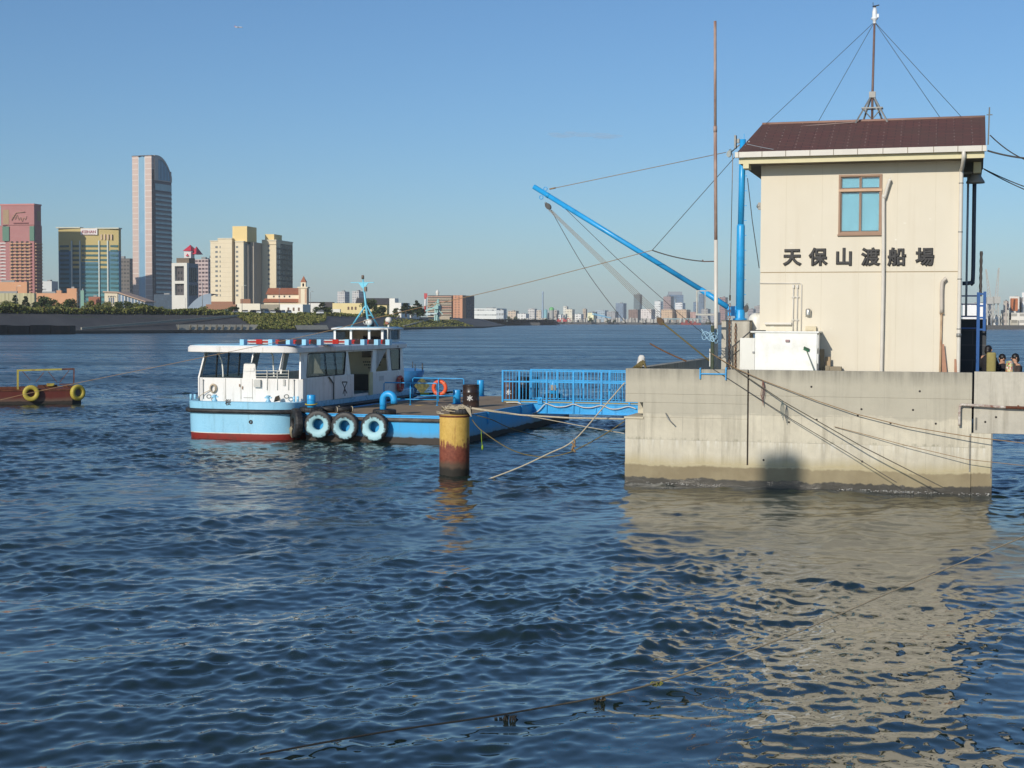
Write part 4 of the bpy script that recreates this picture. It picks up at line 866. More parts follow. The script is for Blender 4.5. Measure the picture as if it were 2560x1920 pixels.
# tyres hung along its front
def tyre(name, parent, R0, r0, wd, mat, treadmat=None):
    "a lorry tyre about the y axis, with tread blocks"
    h = wd / 2
    prof = [(r0, -h * .55), (r0 + .03, -h * .85), (R0 * .72, -h * 1.05), (R0 * .9, -h * .95), (R0 * .97, -h * .8), (R0, -h * .45), (R0, h * .45), (R0 * .97, h * .8), (R0 * .9, h * .95), (R0 * .72, h * 1.05), (r0 + .03, h * .85), (r0, h * .55)]
    m = MB(); m.lathe(prof + [prof[0]], (0, 0, 0), 72, 'y', jag=lambda k, i: (-.014 if (k % 3 == 0 and i in (3, 4, 5, 6, 7, 8)) else 0)); return m.build(name, mat, parent)
def worn_tyre(name, paint, amt):
    t = NT(name); co = t.coord(); sp = t.sep(co)
    r = t.math('SQRT', t.math('ADD', t.math('MULTIPLY', sp[0], sp[0]), t.math('MULTIPLY', sp[2], sp[2])))
    n = t.noise(co, 5, 6, .7)
    f = t.math('ADD', t.math('MULTIPLY', t.math('SUBTRACT', .495, r), 4.2), t.math('MULTIPLY', t.math('SUBTRACT', n, .5), 1.5)); f = t.math('ADD', f, t.math('MULTIPLY', sp[2], -.85)); f = t.math('ADD', f, amt)
    t.base(t.mix(t.ramp(f, [(.18, 0.), (.40, 1.)]), (0.022, 0.022, 0.022, 1), paint)); t.rough(.55); return t.m
TYM = [worn_tyre('tyre_mint', rgb(158, 198, 204), -.12), worn_tyre('tyre_mint_b', rgb(150, 192, 200), -.2), worn_tyre('tyre_mint_c', rgb(164, 206, 212), -.06)]
for i, (x, y, tl, lb) in enumerate(((400, 862, 8, 'mint painted worn tyre nearest the ferry bow, first of three on the pontoon front'), (672, 880, 4, 'mint painted worn tyre, middle one of three on the pontoon front'), (975, 888, 0, 'mint painted worn tyre farthest from the ferry, last of three on the pontoon front'))):
    q = BF.onv(*zP(x, y), -.26); T = thing('tyre_fender', lb, 'tyre', BF.w(q.x, -.30, q.z), BF.rz, 'mint tyres on the pontoon front')
    T.rotation_euler = (R(-4), 0, BF.rz + R(tl)); tyre('tyre', T, .535, .205, .27, TYM[i])
    m = MB(); m.tube([(-.05, .05, .22), (-.06, .02, .50), (-.03, .25, .56)], .02, 6); m.tube([(.05, .05, .22), (.06, .02, .50), (.05, .25, .56)], .02, 6); m.build('lashing', ROPEO, T)
q = BF.onv(*zP(165, 850), -.2); T = thing('tyre_fender', 'black worn tyre wrapped with sacking, squeezed between ferry bow and pontoon', 'tyre', BF.w(q.x, -.22, q.z), BF.rz)
T.rotation_euler = (0, R(8), BF.rz - R(48)); tyre('tyre', T, .56, .2, .30, BLACK)
m = MB(); m.lathe([(.19, -.13), (.33, -.175), (.56, -.14), (.575, 0), (.56, .14), (.33, .175), (.19, .13)], (0, 0, 0), 40, 'y'); m.f = m.f[6 * 25:6 * 31]; m.sm = m.sm[6 * 25:6 * 31]
m.build('sacking', M('sacking', rgb(150, 138, 112), .9, .2, 8), T, fix=False)

def bollard(u, v, z, hgt, r, label, tyre_base=True, ring=None):
    t = thing('bollard', label, 'bollard', BF.w(u, v, z), BF.rz, 'blue bollards on the pontoon')
    m = MB(); m.lathe([(0, 0), (r, 0), (r, hgt - .02), (r - .015, hgt), (0, hgt)], (0, 0, 0), 18); m.build('post', BLUE, t)
    m = MB(); m.lathe([(0, 0), (r * 1.35, 0), (r * 1.35, .03), (r, .03)], (0, 0, 0), 18); m.build('flange', BLUED, t)
    return t
def flat_tyre(u, v, z, label, R0=.42, wd=.2):
    T = thing('flat_tyre', label, 'tyre', BF.w(u, v, z), BF.rz, 'tyres lying on the pontoon deck'); o = tyre('tyre', T, R0, .19, wd, BLACK); o.rotation_euler = (PI / 2, 0, 0); o.location = (0, 0, wd / 2); return T
a = BF.onv(*zP(320, 655), .55); b = BF.onv(*zP(320, 562), .55)
flat_tyre(a.x, .55, DZ, 'black tyre lying flat round the foot of the corner bollard by the ferry', .45, .22)
bo = bollard(a.x, .55, DZ, b.z - DZ, .165, 'blue bollard with a yellow rope turn at the pontoon corner nearest the ferry bow')
m = MB(); m.tube([(.22 * math.cos(t), .22 * math.sin(t), a.z - DZ + .02 * math.sin(t)) for t in [2 * PI * k / 20 for k in range(20)]], .022, 6, closed=True)
tag(m.build('yellow_rope_turn', M('yellow_rope', rgb(196, 178, 70), .9), None, BF.w(a.x, .55, DZ), BF.rz), 'yellow rope looped round the corner bollard', 'rope')
g0 = BF.onv(*zP(1055, 700), .6); g1 = BF.onv(*zP(1168, 680), .6); gt = BF.onv(*zP(1110, 545), .6)
flat_tyre(g0.x + .05, .62, DZ, 'black tyre lying flat under the blue gooseneck vent', .44, .2)
gv = thing('gooseneck_vent', 'bright blue gooseneck air vent at the front edge of the pontoon', 'vent', BF.w(g0.x, .6, DZ), BF.rz)
hw = (g1.x - g0.x) / 2; zt_ = gt.z - DZ - hw - .02
m = MB(); m.tube([(0, 0, 0), (0, 0, zt_)] + [(hw - hw * math.cos(t), 0, zt_ + hw * math.sin(t)) for t in [PI * k / 10 for k in range(1, 11)]] + [(2 * hw, 0, zt_ - .14)], .125, 16); m.build('pipe', BLUE, gv)
m = MB(); m.tube([(2 * hw, 0, zt_ - .145), (2 * hw, 0, zt_ - .15)], .11, 16); m.build('mouth', DGREY, gv)
for x, y, lb, hh in ((1810, 655, 'blue bollard beside the black drum marked with a character', .6), (245, 552, 'blue bollard far back on the pontoon, left of the dark drums', .75), (872, 605, 'blue bollard with white rope turns, seen through the gangway bars', .85)):
    q = BF.onz(*((zP if x == 1810 else zG)(x, y)), DZ); u_ = min(q.x, -.3); bo = bollard(u_, min(q.y, PL - .4), DZ, hh, .165, lb)
    if x == 872:
        flat_tyre(u_, min(q.y, PL - .4), DZ, 'black tyre round the bollard seen through the gangway bars', .42, .25)
        m = MB()
        for k in range(5): m.tube([(.19 * math.cos(t), .19 * math.sin(t), .42 + .05 * k + .01 * math.sin(2 * t)) for t in [2 * PI * j / 16 for j in range(16)]], .024, 6, closed=True)
        tag(m.build('mooring_turns', ROPEW, None, BF.w(u_, min(q.y, PL - .4), DZ), BF.rz), 'white mooring rope wound round the bollard behind the gangway bars', 'rope')
def drum(q, label, mark=None, hh=.92, rr_=.335, mat=None):
    t = thing('drum', label, 'drum', BF.w(q.x, q.y, DZ), BF.rz, 'dark drums on the pontoon')
    m = MB(); pr_ = [(0, 0), (rr_, 0), (rr_, .02)]
    for k in (.33, .66): pr_ += [(rr_, hh * k - .025), (rr_ + .014, hh * k), (rr_, hh * k + .025)]
    pr_ += [(rr_, hh - .02), (rr_ + .008, hh), (rr_ - .02, hh), (rr_ - .02, hh - .03), (0, hh - .03)]
    m.lathe(pr_, (0, 0, 0), 32); d = m.build('shell', mat or DRUM, t)
    if mark:
        c = text_mesh('mark', mark, .25, .004, M('mark_white', rgb(230, 228, 222), .6, .05), None, (0, 0, 0), (0, 0, 0), bold=.004)
        bm = bmesh.new(); bm.from_mesh(c.data); bmesh.ops.subdivide_edges(bm, edges=[e for e in bm.edges if e.calc_length() > .05], cuts=2); a0 = R(12)
        for v in bm.verts:
            x, y, z_ = v.co; a = x / rr_ + a0; v.co = ((rr_ + .004 + max(0, z_)) * math.sin(a), -(rr_ + .004 + max(0, z_)) * math.cos(a), hh * .40 + y)
        bm.to_mesh(c.data); bm.free(); c.parent = t
    return t
DRUM = M('drum_black', rgb(52, 42, 40), .35, .25, 2, dirt=rgb(86, 60, 46), dirt_amt=.25, dirt_scale=3)
drum(BF.onz(*zP(1955, 688), DZ), 'black drum marked with one white character beside the pile', '水')
drum(BF.onz(*zG(382, 620), DZ), 'dark brown drum with a small white character, behind the gangway end post', '水', mat=M('drum_brown', rgb(84, 60, 54), .5, .25, 2))
for x, lb in ((535, 'black drum behind the gangway bars, the left of a touching pair'), (620, 'black drum behind the gangway bars, the right of a touching pair')):
    q = BF.onz(*zG(x, 605), DZ); q.x = min(q.x, -.36); drum(Vector((q.x + (0 if x < 600 else 0), q.y, 0)), lb, hh=1.0, rr_=.34, mat=M('drum_dark', rgb(30, 30, 36), .5, .2, 2))
# queue rails
def queue_rail(x0, x1, xm, ytop, ymid, v, label, hh=.92):
    a = BF.onv(*zP(x0, ytop), v); b = BF.onv(*zP(x1, ytop + 6), v); t = thing('queue_rail', label, 'railing', BF.w(a.x, v, DZ), BF.rz, 'blue queue rails on the pontoon deck'); L = b.x - a.x
    m = MB(); m.tube([(0, 0, 0), (0, 0, hh - .05), (.05, 0, hh), (L - .05, 0, hh), (L, 0, hh - .05), (L, 0, 0)], .024, 8); m.build('top_rail', BLUE, t)
    m = MB(); m.tube([(.02, 0, .24), (L - .02, 0, .24)], .020, 8); m.build('lower_rail', BLUE, t)
    xm_ = BF.onv(*zP(xm, ytop), v).x - a.x; m = MB(); m.tube([(xm_, 0, 0), (xm_, 0, hh)], .024, 8); m.build('post', BLUE, t)
    m = MB(); [m.lathe([(0, 0), (.06, 0), (.06, .02), (0, .02)], (x, 0, 0), 10) for x in (0, xm_, L)]; m.build('foot', BLUE, t)
queue_rail(1065, 1610, 1335, 447, 610, 6.9, 'blue pipe queue rail on the pontoon deck, the nearer one beside the gooseneck vent')
queue_rail(1360, 1882, 1622, 418, 575, 10.2, 'blue pipe queue rail on the pontoon deck, the farther one beside the orange lifebuoy', 1.0)
def lifebuoy(name, loc, rz, label, col, tilt=0, R0=.33, r0=.085):
    t = thing(name, label, 'lifebuoy', loc, rz); t.rotation_euler = (R(tilt), 0, rz)
    m = MB(); m.tube([(R0 * math.cos(a), 0, R0 * math.sin(a)) for a in [2 * PI * k / 28 for k in range(28)]], r0, 12, closed=True); m.build('ring', col, t)
    for k in range(4):
        a0 = R(45 + 90 * k); m = MB(); m.tube([(R0 * math.cos(a0 + d), 0, R0 * math.sin(a0 + d)) for d in (-.13, 0, .13)], r0 + .006, 12, caps=False); m.build('band', M('buoy_band', rgb(222, 128, 92), .7), t)
    return t
q = BF.onv(*zP(1635, 490), 10.35); lifebuoy('lifebuoy', BF.w(q.x, 10.35, q.z), BF.rz, 'bright orange lifebuoy hung on the farther queue rail', M('buoy_orange', rgb(232, 92, 46), .5, .1, 4), R0=.28, r0=.085)
# yellow-black edge bar and clutter on the far left of the deck
a = BF.onz(*zP(1290, 575), DZ); b = BF.onz(*zP(1860, 555), DZ)
m = MB(); m.tube(sag(BF.w(a.x, a.y, DZ + .12), BF.w(b.x, b.y, DZ + .16), .06), .05, 8)
t = NT('warning_bar'); f = t.math('FRACT', t.math('MULTIPLY', t.sep(t.coord())[0], 1.4)); t.base(t.mix(t.math('GREATER_THAN', f, .55), rgb(204, 184, 52), (0.02, 0.02, 0.02, 1))); t.rough(.6)
tag(m.build('warning_hose', t.m, None, fix=False), 'yellow and black striped bar along the far edge of the pontoon deck', 'bar')
# dark roll fenders between deck and ferry
for (x0, y0, x1, y1, lb) in ((400, 690, 560, 680, 'black rope-bound roll fender on the deck edge, nearer the ferry bow'), (570, 685, 690, 668, 'black rope-bound roll fender on the deck edge beside the ferry doorway')):
    a = BF.onv(*zP(x0, y0), .9); b = BF.onv(*zP(x1, y1), .9); a.x = max(a.x, pl_ + .2); p0 = BF.w(a.x, .9, DZ + .12); p1 = BF.w(b.x, 1.4, DZ + .12)
    t = thing('roll_fender', lb, 'fender', p0, 0, 'roll fenders by the ferry'); m = MB(); m.tube([(0, 0, 0), p1 - p0], .115, 10); m.build('roll', BLACK, t)
    m = MB(); [m.tube([(p1 - p0) * (e - .03), (p1 - p0) * (e + .03)], .125, 10) for e in (.05, .95)]; m.build('binding', ROPEW, t)

# ------------------------------------------------------------------ gangway
GP = BF.loc(onz(*zG(315, 625), 1.1)); GV = GP.y; gx0 = GP.x
gx1 = BF.onv(*zG(1560, 650), GV).x; GT = BF.onv(*zG(315, 310), GV).z; GB = 1.1
gw = thing('gangway', 'sky blue footbridge with barred railings from the pontoon to the pier', 'gangway', BF.w(gx0, GV, GB), BF.rz)
q_ = PF.loc(BF.w(gx0, GV)); GE = (0.02 - q_.x) / (BF.u.dot(PF.u)) ; gd = 1.75; hz = GT - GB
def GX(x): return BF.onv(*zG(x, 600), GV).x - gx0
posts = [GX(x) for x in (315, 485, 765, 1040, 1325)] + [GX(1325) + (GX(1325) - GX(1040)), ]
posts2 = [GX(455) + .14 + k * (posts[3] - posts[2]) for k in range(5)]
for pl0 in (posts, posts2):
    st0 = posts[3] - posts[2]
    while pl0[-1] + st0 < GE - .1: pl0.append(pl0[-1] + st0)
    pl0.append(GE - .04)
gs = GX(485); zgb = BF.onv(*zG(1560, 765), GV).z - GB
for v0 in (-.04, gd):
    m = MB(); m.box(gs, GE, v0, v0 + .05, zgb, -.06); m.box(gs, GE, v0 - .05, v0 + .10, -.06, -.035); m.box(gs, GE, v0 - .05, v0 + .10, zgb - .02, zgb); m.build('girder', BLUE, gw)
for x in posts[1:5]: m = MB(); m.box(x - .035, x + .035, -.10, -.045, zgb, -.03); m.build('stiffener', BLUE, gw)
for x in (GX(1100), GX(1270)): m = MB(); m.box(x - .02, x + .03, -.075, -.045, zgb + .04, -.2); m.build('stiffener', BLUE, gw)
m = MB(); m.box(GX(700) - .10, GX(700) + .10, -.09, -.05, -.10, .20); m.lathe([(0, -.02), (.05, -.02), (.05, .02), (0, .02)], (GX(700), -.1, .12), 12, 'y'); m.build('hinge_plate', BLUE, gw)
m = MB(); m.box(.0, GE, .02, gd - .02, -.034, -.0); m.build('walkway', M('deck_tan', rgb(170, 158, 110), .8, .15, 3), gw)
for v0, ps, x_0 in ((0, posts, 0.0), (gd, posts2, posts2[0])):
    for bb2 in ((x_0 - .04, GE, v0 - .03, v0 + .03, hz - .03, hz + .012), (x_0, GE, v0 - .015, v0 + .02, .03, .075), (x_0, GE, v0 - .02, v0 + .02, hz * .62, hz * .62 + .06)): m = MB(); m.box(*bb2); m.build('rail', BLUE, gw)
    for x in ps:
        m = MB(); m.box(x - .036, x + .036, v0 - .042, v0 + .018, -.03, hz - .03); m.build('post', BLUE, gw)
    for i in range(len(ps) - 1):
        m = MB(); n = max(2, round((ps[i + 1] - ps[i]) / .16))
        for k in range(1, n): x = ps[i] + (ps[i + 1] - ps[i]) * k / n; m.box(x - .011, x + .011, v0 - .011, v0 + .011, .075, hz - .03)
        m.build('baluster_panel', BLUE, gw)
m = MB(); pts = []
for x, y in ((350, 640), (470, 640), (510, 670), (560, 735), (620, 752), (680, 725), (750, 655), (800, 665), (870, 685), (960, 680), (1040, 658), (1130, 688), (1220, 692), (1325, 672), (1420, 705), (1500, 705), (1600, 682), (1680, 705)):
    q = BF.onv(*zG(x, y), GV - .13); pts.append((q.x - gx0, -.13, q.z - GB))
m.tube(curve_pts(pts, 4), .024, 7); m.build('cable', M('cable_white', rgb(206, 204, 194), .6, .1, 8), gw)
# ------------------------------------------------------------------ the ferry
OF = Frame(onz(657, 1101), 16.0)
SU = 1.1
fe = thing('ferry_boat', 'white and light blue passenger ferry with open bow deck moored at the pontoon', 'ferry', OF.o, OF.rz)
CU_, HW = -1.18, 2.28                                    # centre line and half beam
LEN = 14.6
def plan(hw, l0, l1, n=3.6, k=22):
    "blunt-ended deck outline"
    out = []
    for i in range(k + 1):
        t = PI * i / k; c_, s_ = math.cos(t), math.sin(t)
        out.append((CU_ - hw * math.copysign(abs(c_) ** (2 / n), c_), l0 + 1.5 - 1.5 * abs(s_) ** (2 / n)))
    for i in range(k + 1):
        t = PI * i / k; c_, s_ = math.cos(t), math.sin(t)
        out.append((CU_ + hw * math.copysign(abs(c_) ** (2 / n), c_), l1 - 1.5 + 1.5 * abs(s_) ** (2 / n)))
    return out
def loft(rings, cap=True):
    m = MB(); n = len(rings[0][0]); vs = []
    for pl, z in rings: vs += [(p[0], p[1], z) for p in pl]
    fs = []
    for r_ in range(len(rings) - 1):
        for i in range(n): j = (i + 1) % n; fs.append((r_ * n + i, r_ * n + j, (r_ + 1) * n + j, (r_ + 1) * n + i))
    m.add(vs, fs, True)
    if cap: m.add(vs[:n], [tuple(range(n - 1, -1, -1))]); m.add(vs[-n:], [tuple(range(n))])
    return m
P_w = plan(HW - .05, .05, LEN - .1); P_m = plan(HW - .02, .0, LEN); P_t = plan(HW, -.02, LEN + .02)
loft([(plan(HW - .3, .4, LEN - .3), -.7), (P_w, -.05), (plan(HW - .045, .03, LEN), .22)]).build('bottom_paint', M('antifoul_red', rgb(140, 44, 36), .5, .15, 2, dirt=rgb(90, 50, 40), dirt_amt=.3, dirt_scale=2), fe, split=30)
loft([(plan(HW - .04, .028, LEN), .22), (plan(HW - .035, .025, LEN), .25)], False).build('boot_line', WHITE, fe)
loft([(plan(HW - .035, .025, LEN), .25), (P_m, 1.02), (P_t, 1.40), (plan(HW - .06, .04, LEN - .04), 1.43), (plan(HW - .06, .04, LEN - .04), 1.34)]).build('hull', LB, fe, split=25)
fb = plan(HW + .05, -.07, LEN + .07, 3.6, 28); m = MB(); m.tube([(p[0], p[1], 1.07) for p in fb], .085, 8, closed=True); m.build('fender_belt', BLACK, fe)
q = OF.onv(*zB(648, 1330), .03); m = MB(); m.lathe([(.02, .0), (.055, -.02), (.075, -.02), (.085, .05)], (q.x, .01, q.z), 14, 'y'); m.build('hawse_hole', BLACK, fe)
m = MB(); m.lathe([(0, -.004), (.16, -.002), (.16, .03)], (q.x, .035, q.z - .02), 14, 'y')
q = OF.onv(*zB(457, 1163), .05); text_mesh('ship_name', '桜', .24, .004, CHAR, fe, (q.x, -.015, q.z), (PI / 2, 0, R(3)), bold=.006)
# cabin: low front wall, open sides with pillars, roof on top
CF, CB = 1.25, OF.onu(*zB(1970, 900), SU).y          # front and back of the cabin
CL = CU_ - (SU - CU_)                                  # port side
SZ, RZ0 = 2.27, 3.26                                    # sill height, roof underside
DKZ = 1.36
CABW = M('cabin_white', rgb(232, 228, 222), .35, .05, 1.2, dirt=rgb(190, 182, 168), dirt_amt=.22, dirt_scale=1.6, streak=True)
INN = M('cabin_inside', rgb(214, 206, 178), .6, .08); GLD0 = M('dark_pane', (.03, .035, .04, 1), .15)
def fx(x, y): q = OF.onv(*zB(x, y), CF); return (q.x, q.z)
m = MB()
bow_pl = [(CL + .10, CF + .2), (CL + .35, CF), (SU - .22, CF), (SU - .05, CF + .07), (SU, CF + .25)]
bi = [(CL + .16, CF + .24), (CL + .38, CF + .07), (SU - .25, CF + .07), (SU - .10, CF + .12), (SU - .07, CF + .27)]
m.prism(bow_pl + bi[::-1], DKZ, SZ); m.build('front_bulwark', CABW, fe, bevel=.012)
m = MB()
for x in (428, 562, 660): a = fx(x, 950); m.box(a[0] - .008, a[0] + .008, CF - .006, CF + .002, DKZ + .1, SZ - .02)
a, b = fx(585, 1120), fx(660, 970); m.box(a[0], b[0], CF - .006, CF + .002, a[1] - .01, a[1] + .01); m.build('door_seam', M('seam_grey', rgb(150, 146, 136), .6), fe)
# side walls with window and door openings, leaning in a little above the sill
def su(x, y): q = OF.onu(*zB(x, y), SU); return (q.y, q.z)
def lean(v, z): return max(0.0, z - SZ) * .10
s0 = CF + .25
win1 = rpoly([su(1160, 735), su(1490, 720), su(1458, 922), su(1125, 950)], .12)
door = [su(1505, 712), su(1722, 702), su(1690, 900)]; door = rpoly([(door[0][0], RZ0 - .04), (door[1][0], RZ0 - .04), (su(1690, 912)[0], SZ + .02), (su(1690, 912)[0], DKZ + .1), (su(1535, 1060)[0], DKZ + .1), (su(1510, 940)[0], SZ + .02)], .06)
win2 = rpoly([su(1752, 692), su(1838, 690), su(1838, 886), su(1728, 896)], .06)
win3 = rpoly([su(1865, 690), su(1953, 690), su(1938, 880), su(1862, 886)], .10)
outer = [(s0, DKZ), (CB, DKZ), (CB, SZ), (CB + .02, RZ0), (su(1100, 745)[0], RZ0), (su(1078, 950)[0], SZ), (s0, SZ - .01)]
m = MB(); m.plate(outer, [win1, door, win2, win3], lambda a, b: (SU - lean(a, b), a, b), lambda a, b: (SU - .06 - lean(a, b), a, b)); m.build('side_wall', CABW, fe, bevel=.0)
m = MB(); m.plate([(s0, DKZ), (CB, DKZ), (CB, RZ0), (s0 + .35, RZ0), (s0, SZ)], [rpoly([(s0 + .22, SZ + .05), (5.95, SZ + .05), (6.2, RZ0 - .08), (s0 + .55, RZ0 - .08)], .1), rpoly([(6.5, SZ - .02), (8.9, SZ - .02), (9.2, RZ0 - .08), (6.8, RZ0 - .08)], .1), rpoly([(9.5, SZ - .02), (CB - .5, SZ - .02), (CB - .4, RZ0 - .08), (9.8, RZ0 - .08)], .1)], lambda a, b: (CL + lean(a, b), a, b), lambda a, b: (CL + .06 + lean(a, b), a, b)); m.build('side_wall', CABW, fe, label='far side wall')
m = MB(); m.plate([(CL, DKZ), (SU, DKZ), (SU - .1, RZ0), (CL + .1, RZ0)], [[(CL + .5, SZ), (CL + 1.6, SZ), (CL + 1.6, RZ0 - .15), (CL + .5, RZ0 - .15)]], lambda a, b: (a, CB - .06, b), lambda a, b: (a, CB, b)); m.build('rear_wall', INN, fe)
# inner partition seen through the doorway
pv0 = su(1500, 800)[0]
for x0_, x1_ in ((-.9, -.45), (-.15, .55)): wn = part('window', fe); m = MB(); m.box(x0_, x1_, CB - .075, CB - .062, RZ0 - .42, RZ0 - .1); m.build('pane', GLD0, wn)
m = MB()
for k, (a_, b_) in enumerate(((-.85, .1), (-.8, .05), (-.6, -.25))):
    for j in range(int((b_ - a_) / .09)): m.box(a_ + .09 * j, a_ + .09 * j + .065, CB - .066, CB - .06, RZ0 - .66 - .13 * k, RZ0 - .60 - .13 * k)
m.build('notice_text', CHAR, fe)
m = MB(); m.box(CL + .3, SU - .3, CB - .55, CB - .07, DKZ, DKZ + .72); m.build('bench', M('bench_dark', rgb(90, 84, 78), .7), fe)
# glass with a dark frame
t = NT('smoked_glass'); g_ = t.n('BsdfGlossy'); g_.inputs['Roughness'].default_value = .03; tr = t.n('BsdfTransparent'); tr.inputs[0].default_value = (.40, .43, .45, 1); fr_ = t.n('LayerWeight'); fr_.inputs[0].default_value = .5
mx = t.n('MixShader'); t.l(t.math('ADD', t.math('MULTIPLY', t.math('POWER', fr_.outputs['Facing'], 5.0), .6), .04), mx.inputs[0]); t.l(tr.outputs[0], mx.inputs[1]); t.l(g_.outputs[0], mx.inputs[2]); t.l(mx.outputs[0], t.t.nodes['Material Output'].inputs[0]); SMOKE = t.m
SMOKE2 = SMOKE.copy(); SMOKE2.name = 'tinted_glass'; [setattr(n_.inputs[0], 'default_value', (.60, .65, .68, 1)) for n_ in SMOKE2.node_tree.nodes if n_.type == 'BSDF_TRANSPARENT']
def shrink(pl, k):
    cx_ = sum(p[0] for p in pl) / len(pl); cy_ = sum(p[1] for p in pl) / len(pl); return [(cx_ + (p[0] - cx_) * (1 - k / max(.2, abs(p[0] - cx_) + 1e-6) if abs(p[0] - cx_) > .2 else 1), cy_ + (p[1] - cy_) * (1 - k / max(.2, abs(p[1] - cy_)) if abs(p[1] - cy_) > .2 else 1)) for p in pl]
for wpl in (win1, win3):
    wn = part('window', fe); m = MB(); m.plate(wpl, [shrink(wpl, .04)], lambda a, b: (SU + .008 - lean(a, b), a, b), lambda a, b: (SU - .05 - lean(a, b), a, b)); m.build('frame', BLACK, wn)
    m = MB(); m.plate(wpl, [], lambda a, b: (SU - .02 - lean(a, b), a, b), lambda a, b: (SU - .026 - lean(a, b), a, b)); m.build('pane', SMOKE, wn)
    if wpl is win1:
        for xx in (1305, 1390): m = MB(); a = su(xx, 735); b = su(xx, 935); m.bar((SU + .004 - lean(0, a[1]), a[0], a[1]), (SU + .004 - lean(0, b[1]), b[0], b[1]), .025); m.build('mullion', BLACK, wn)
# front opening: pillars, port side glazing, curved struts
def fxv(x, y, v): q = OF.onv(*zB(x, y), v); return Vector((q.x, v, q.z))
a = fxv(935, 745, CF + .6); b = fxv(905, 885, CF + .5); m = MB(); m.bar(a + Vector((0, 0, .02)), b + Vector((0, 0, -.15)), .1, .1, (0, 1, 0)); m.build('pillar', CABW, fe, bevel=.01)
a = fxv(1085, 740, CF + .3); b = fxv(1080, 960, CF + .25); m = MB(); m.bar(a, b, .09, .2, (0, 1, 0)); m.build('pillar', CABW, fe, bevel=.01)
for x0, x1 in ((345, 408), (805, 848)):
    m = MB(); m.tube(curve_pts([fxv(x0, 722, CF + .25), fxv(x0 + 30, 755, CF + .2), fxv(x1 - 8, 830, CF + .15), fxv(x1, 945, CF + .12)], 5), .03, 8); m.build('strut', WHITE, fe)
# port side window seen through the opening
pv = [s0 + .3, 6.05]
wn = part('window', fe); m = MB()
for v in (2.9, 3.9, 4.9): m = MB(); m.bar((CL + .06, v, SZ - .05), (CL + .14, v + .0, RZ0), .05); m.build('mullion', BLACK, wn)
m = MB(); m.plate([(pv[0], SZ), (pv[1], SZ), (pv[1], RZ0), (pv[0], RZ0)], [], lambda a, b: (CL + .03 + lean(a, b), a, b), lambda a, b: (CL + .036 + lean(a, b), a, b)); m.build('pane', SMOKE2, wn)
# roof
def roof_plan(l0, l1, hw0, n=5.0, k=20):
    out = []
    for i in range(k + 1):
        t = PI * i / k; c_, s_ = math.cos(t), math.sin(t); out.append((CU_ - hw0 * math.copysign(abs(c_) ** (2 / n), c_), l0 + 1.1 - 1.1 * abs(s_) ** (2 / n)))
    out += [(CU_ + hw0, l1), (CU_ - hw0, l1)]; return out
rf0 = CF - .95
def roof_loft(): 
    A = roof_plan(rf0 + .12, CB + .18, HW - .10); Bp = roof_plan(rf0, CB + .22, HW + .05); Cp = roof_plan(rf0 + .06, CB + .2, HW - .02); Dp = roof_plan(rf0 + .25, CB + .1, HW - .28)
    m = loft([(A, RZ0), (Bp, RZ0 + .03), (Bp, RZ0 + .20), (Cp, RZ0 + .27)]); return m, Cp, Dp
m, Cp, Dp = roof_loft(); m.build('roof', CABW, fe, split=35)
loft([(Cp, RZ0 + .268), (Dp, RZ0 + .30)]).build('roof_top', M('roof_blue', rgb(150, 200, 222), .45, .06, 1.0, dirt=rgb(126, 160, 172), dirt_amt=.25), fe)
RT = RZ0 + .30
# low front fittings: seat, railing, boxes, hose, cleats
a, b = fxv(572, 965, CF - .01), fxv(682, 822, CF - .01)
m = MB(); m.ext(rpoly([(a.x, a.z), (b.x + .03, a.z), (b.x - .0, b.z - .05), (b.x - .06, b.z), (a.x + .1, b.z), (a.x + .05, b.z - .05)], .05), CF + .02, CF + .12); m.box(a.x + .07, b.x - .04, CF - .01, CF + .02, a.z + .33, a.z + .47); m.build('folded_seat', CABW, fe, bevel=.01)
m = MB()
for y in (888, 915, 940): p, q = fxv(690, y, CF + .03), fxv(975, y, CF + .03); m.tube([p, q], .014, 6)
for x in (787, 875, 972): p, q = fxv(x, 880, CF - .02), fxv(x, 1055, CF - .02); m.tube([p, q], .014, 6)
m.build('bow_rail', WHITE, fe)
a, b = fxv(680, 1030, CF - .02), fxv(738, 965, CF - .02); m = MB(); m.box(a.x, b.x, CF - .12, CF - .003, a.z, b.z); m.build('switch_box', M('pale_grey', rgb(200, 198, 190), .5), fe, bevel=.012)
a, b = fxv(925, 1018, CF - .02), fxv(944, 963, CF - .02); m = MB(); m.box(a.x, b.x, CF - .05, CF - .003, a.z, b.z); m.build('switch_box', _MC['pale_grey'], fe, bevel=.01)
m = MB(); a = fxv(550, 1015, CF - .02); m.box(a.x - .015, a.x + .015, CF - .05, CF - .003, a.z - .05, a.z + .05); a = fxv(575, 1035, CF - .02); m.box(a.x - .012, a.x + .012, CF - .05, CF - .003, a.z - .06, a.z + .06); m.build('door_handle', BROWN, fe)
m = MB()
for x0 in (235, 1020): a, b = fxv(x0, 968, CF - .03), fxv(x0, 1130, CF - .03); m.tube([b, a], .012, 6); m.ball(tuple(a), .03, 8)
m.build('stay_rod', GREY, fe)
m = MB(); c = fxv(322, 1040, CF - .05)
for k in range(3): m.tube([(c.x + (.145 - .02 * k) * math.cos(t), CF - .05 - .02 * k, c.z + (.17 - .015 * k) * math.sin(t)) for t in [2 * PI * j / 20 for j in range(20)]], .018, 6, closed=True)
m.tube(curve_pts([(c.x - .1, CF - .06, c.z - .05), fxv(235, 1085, CF - .1), fxv(190, 1120, CF - .2)], 5), .016, 6)
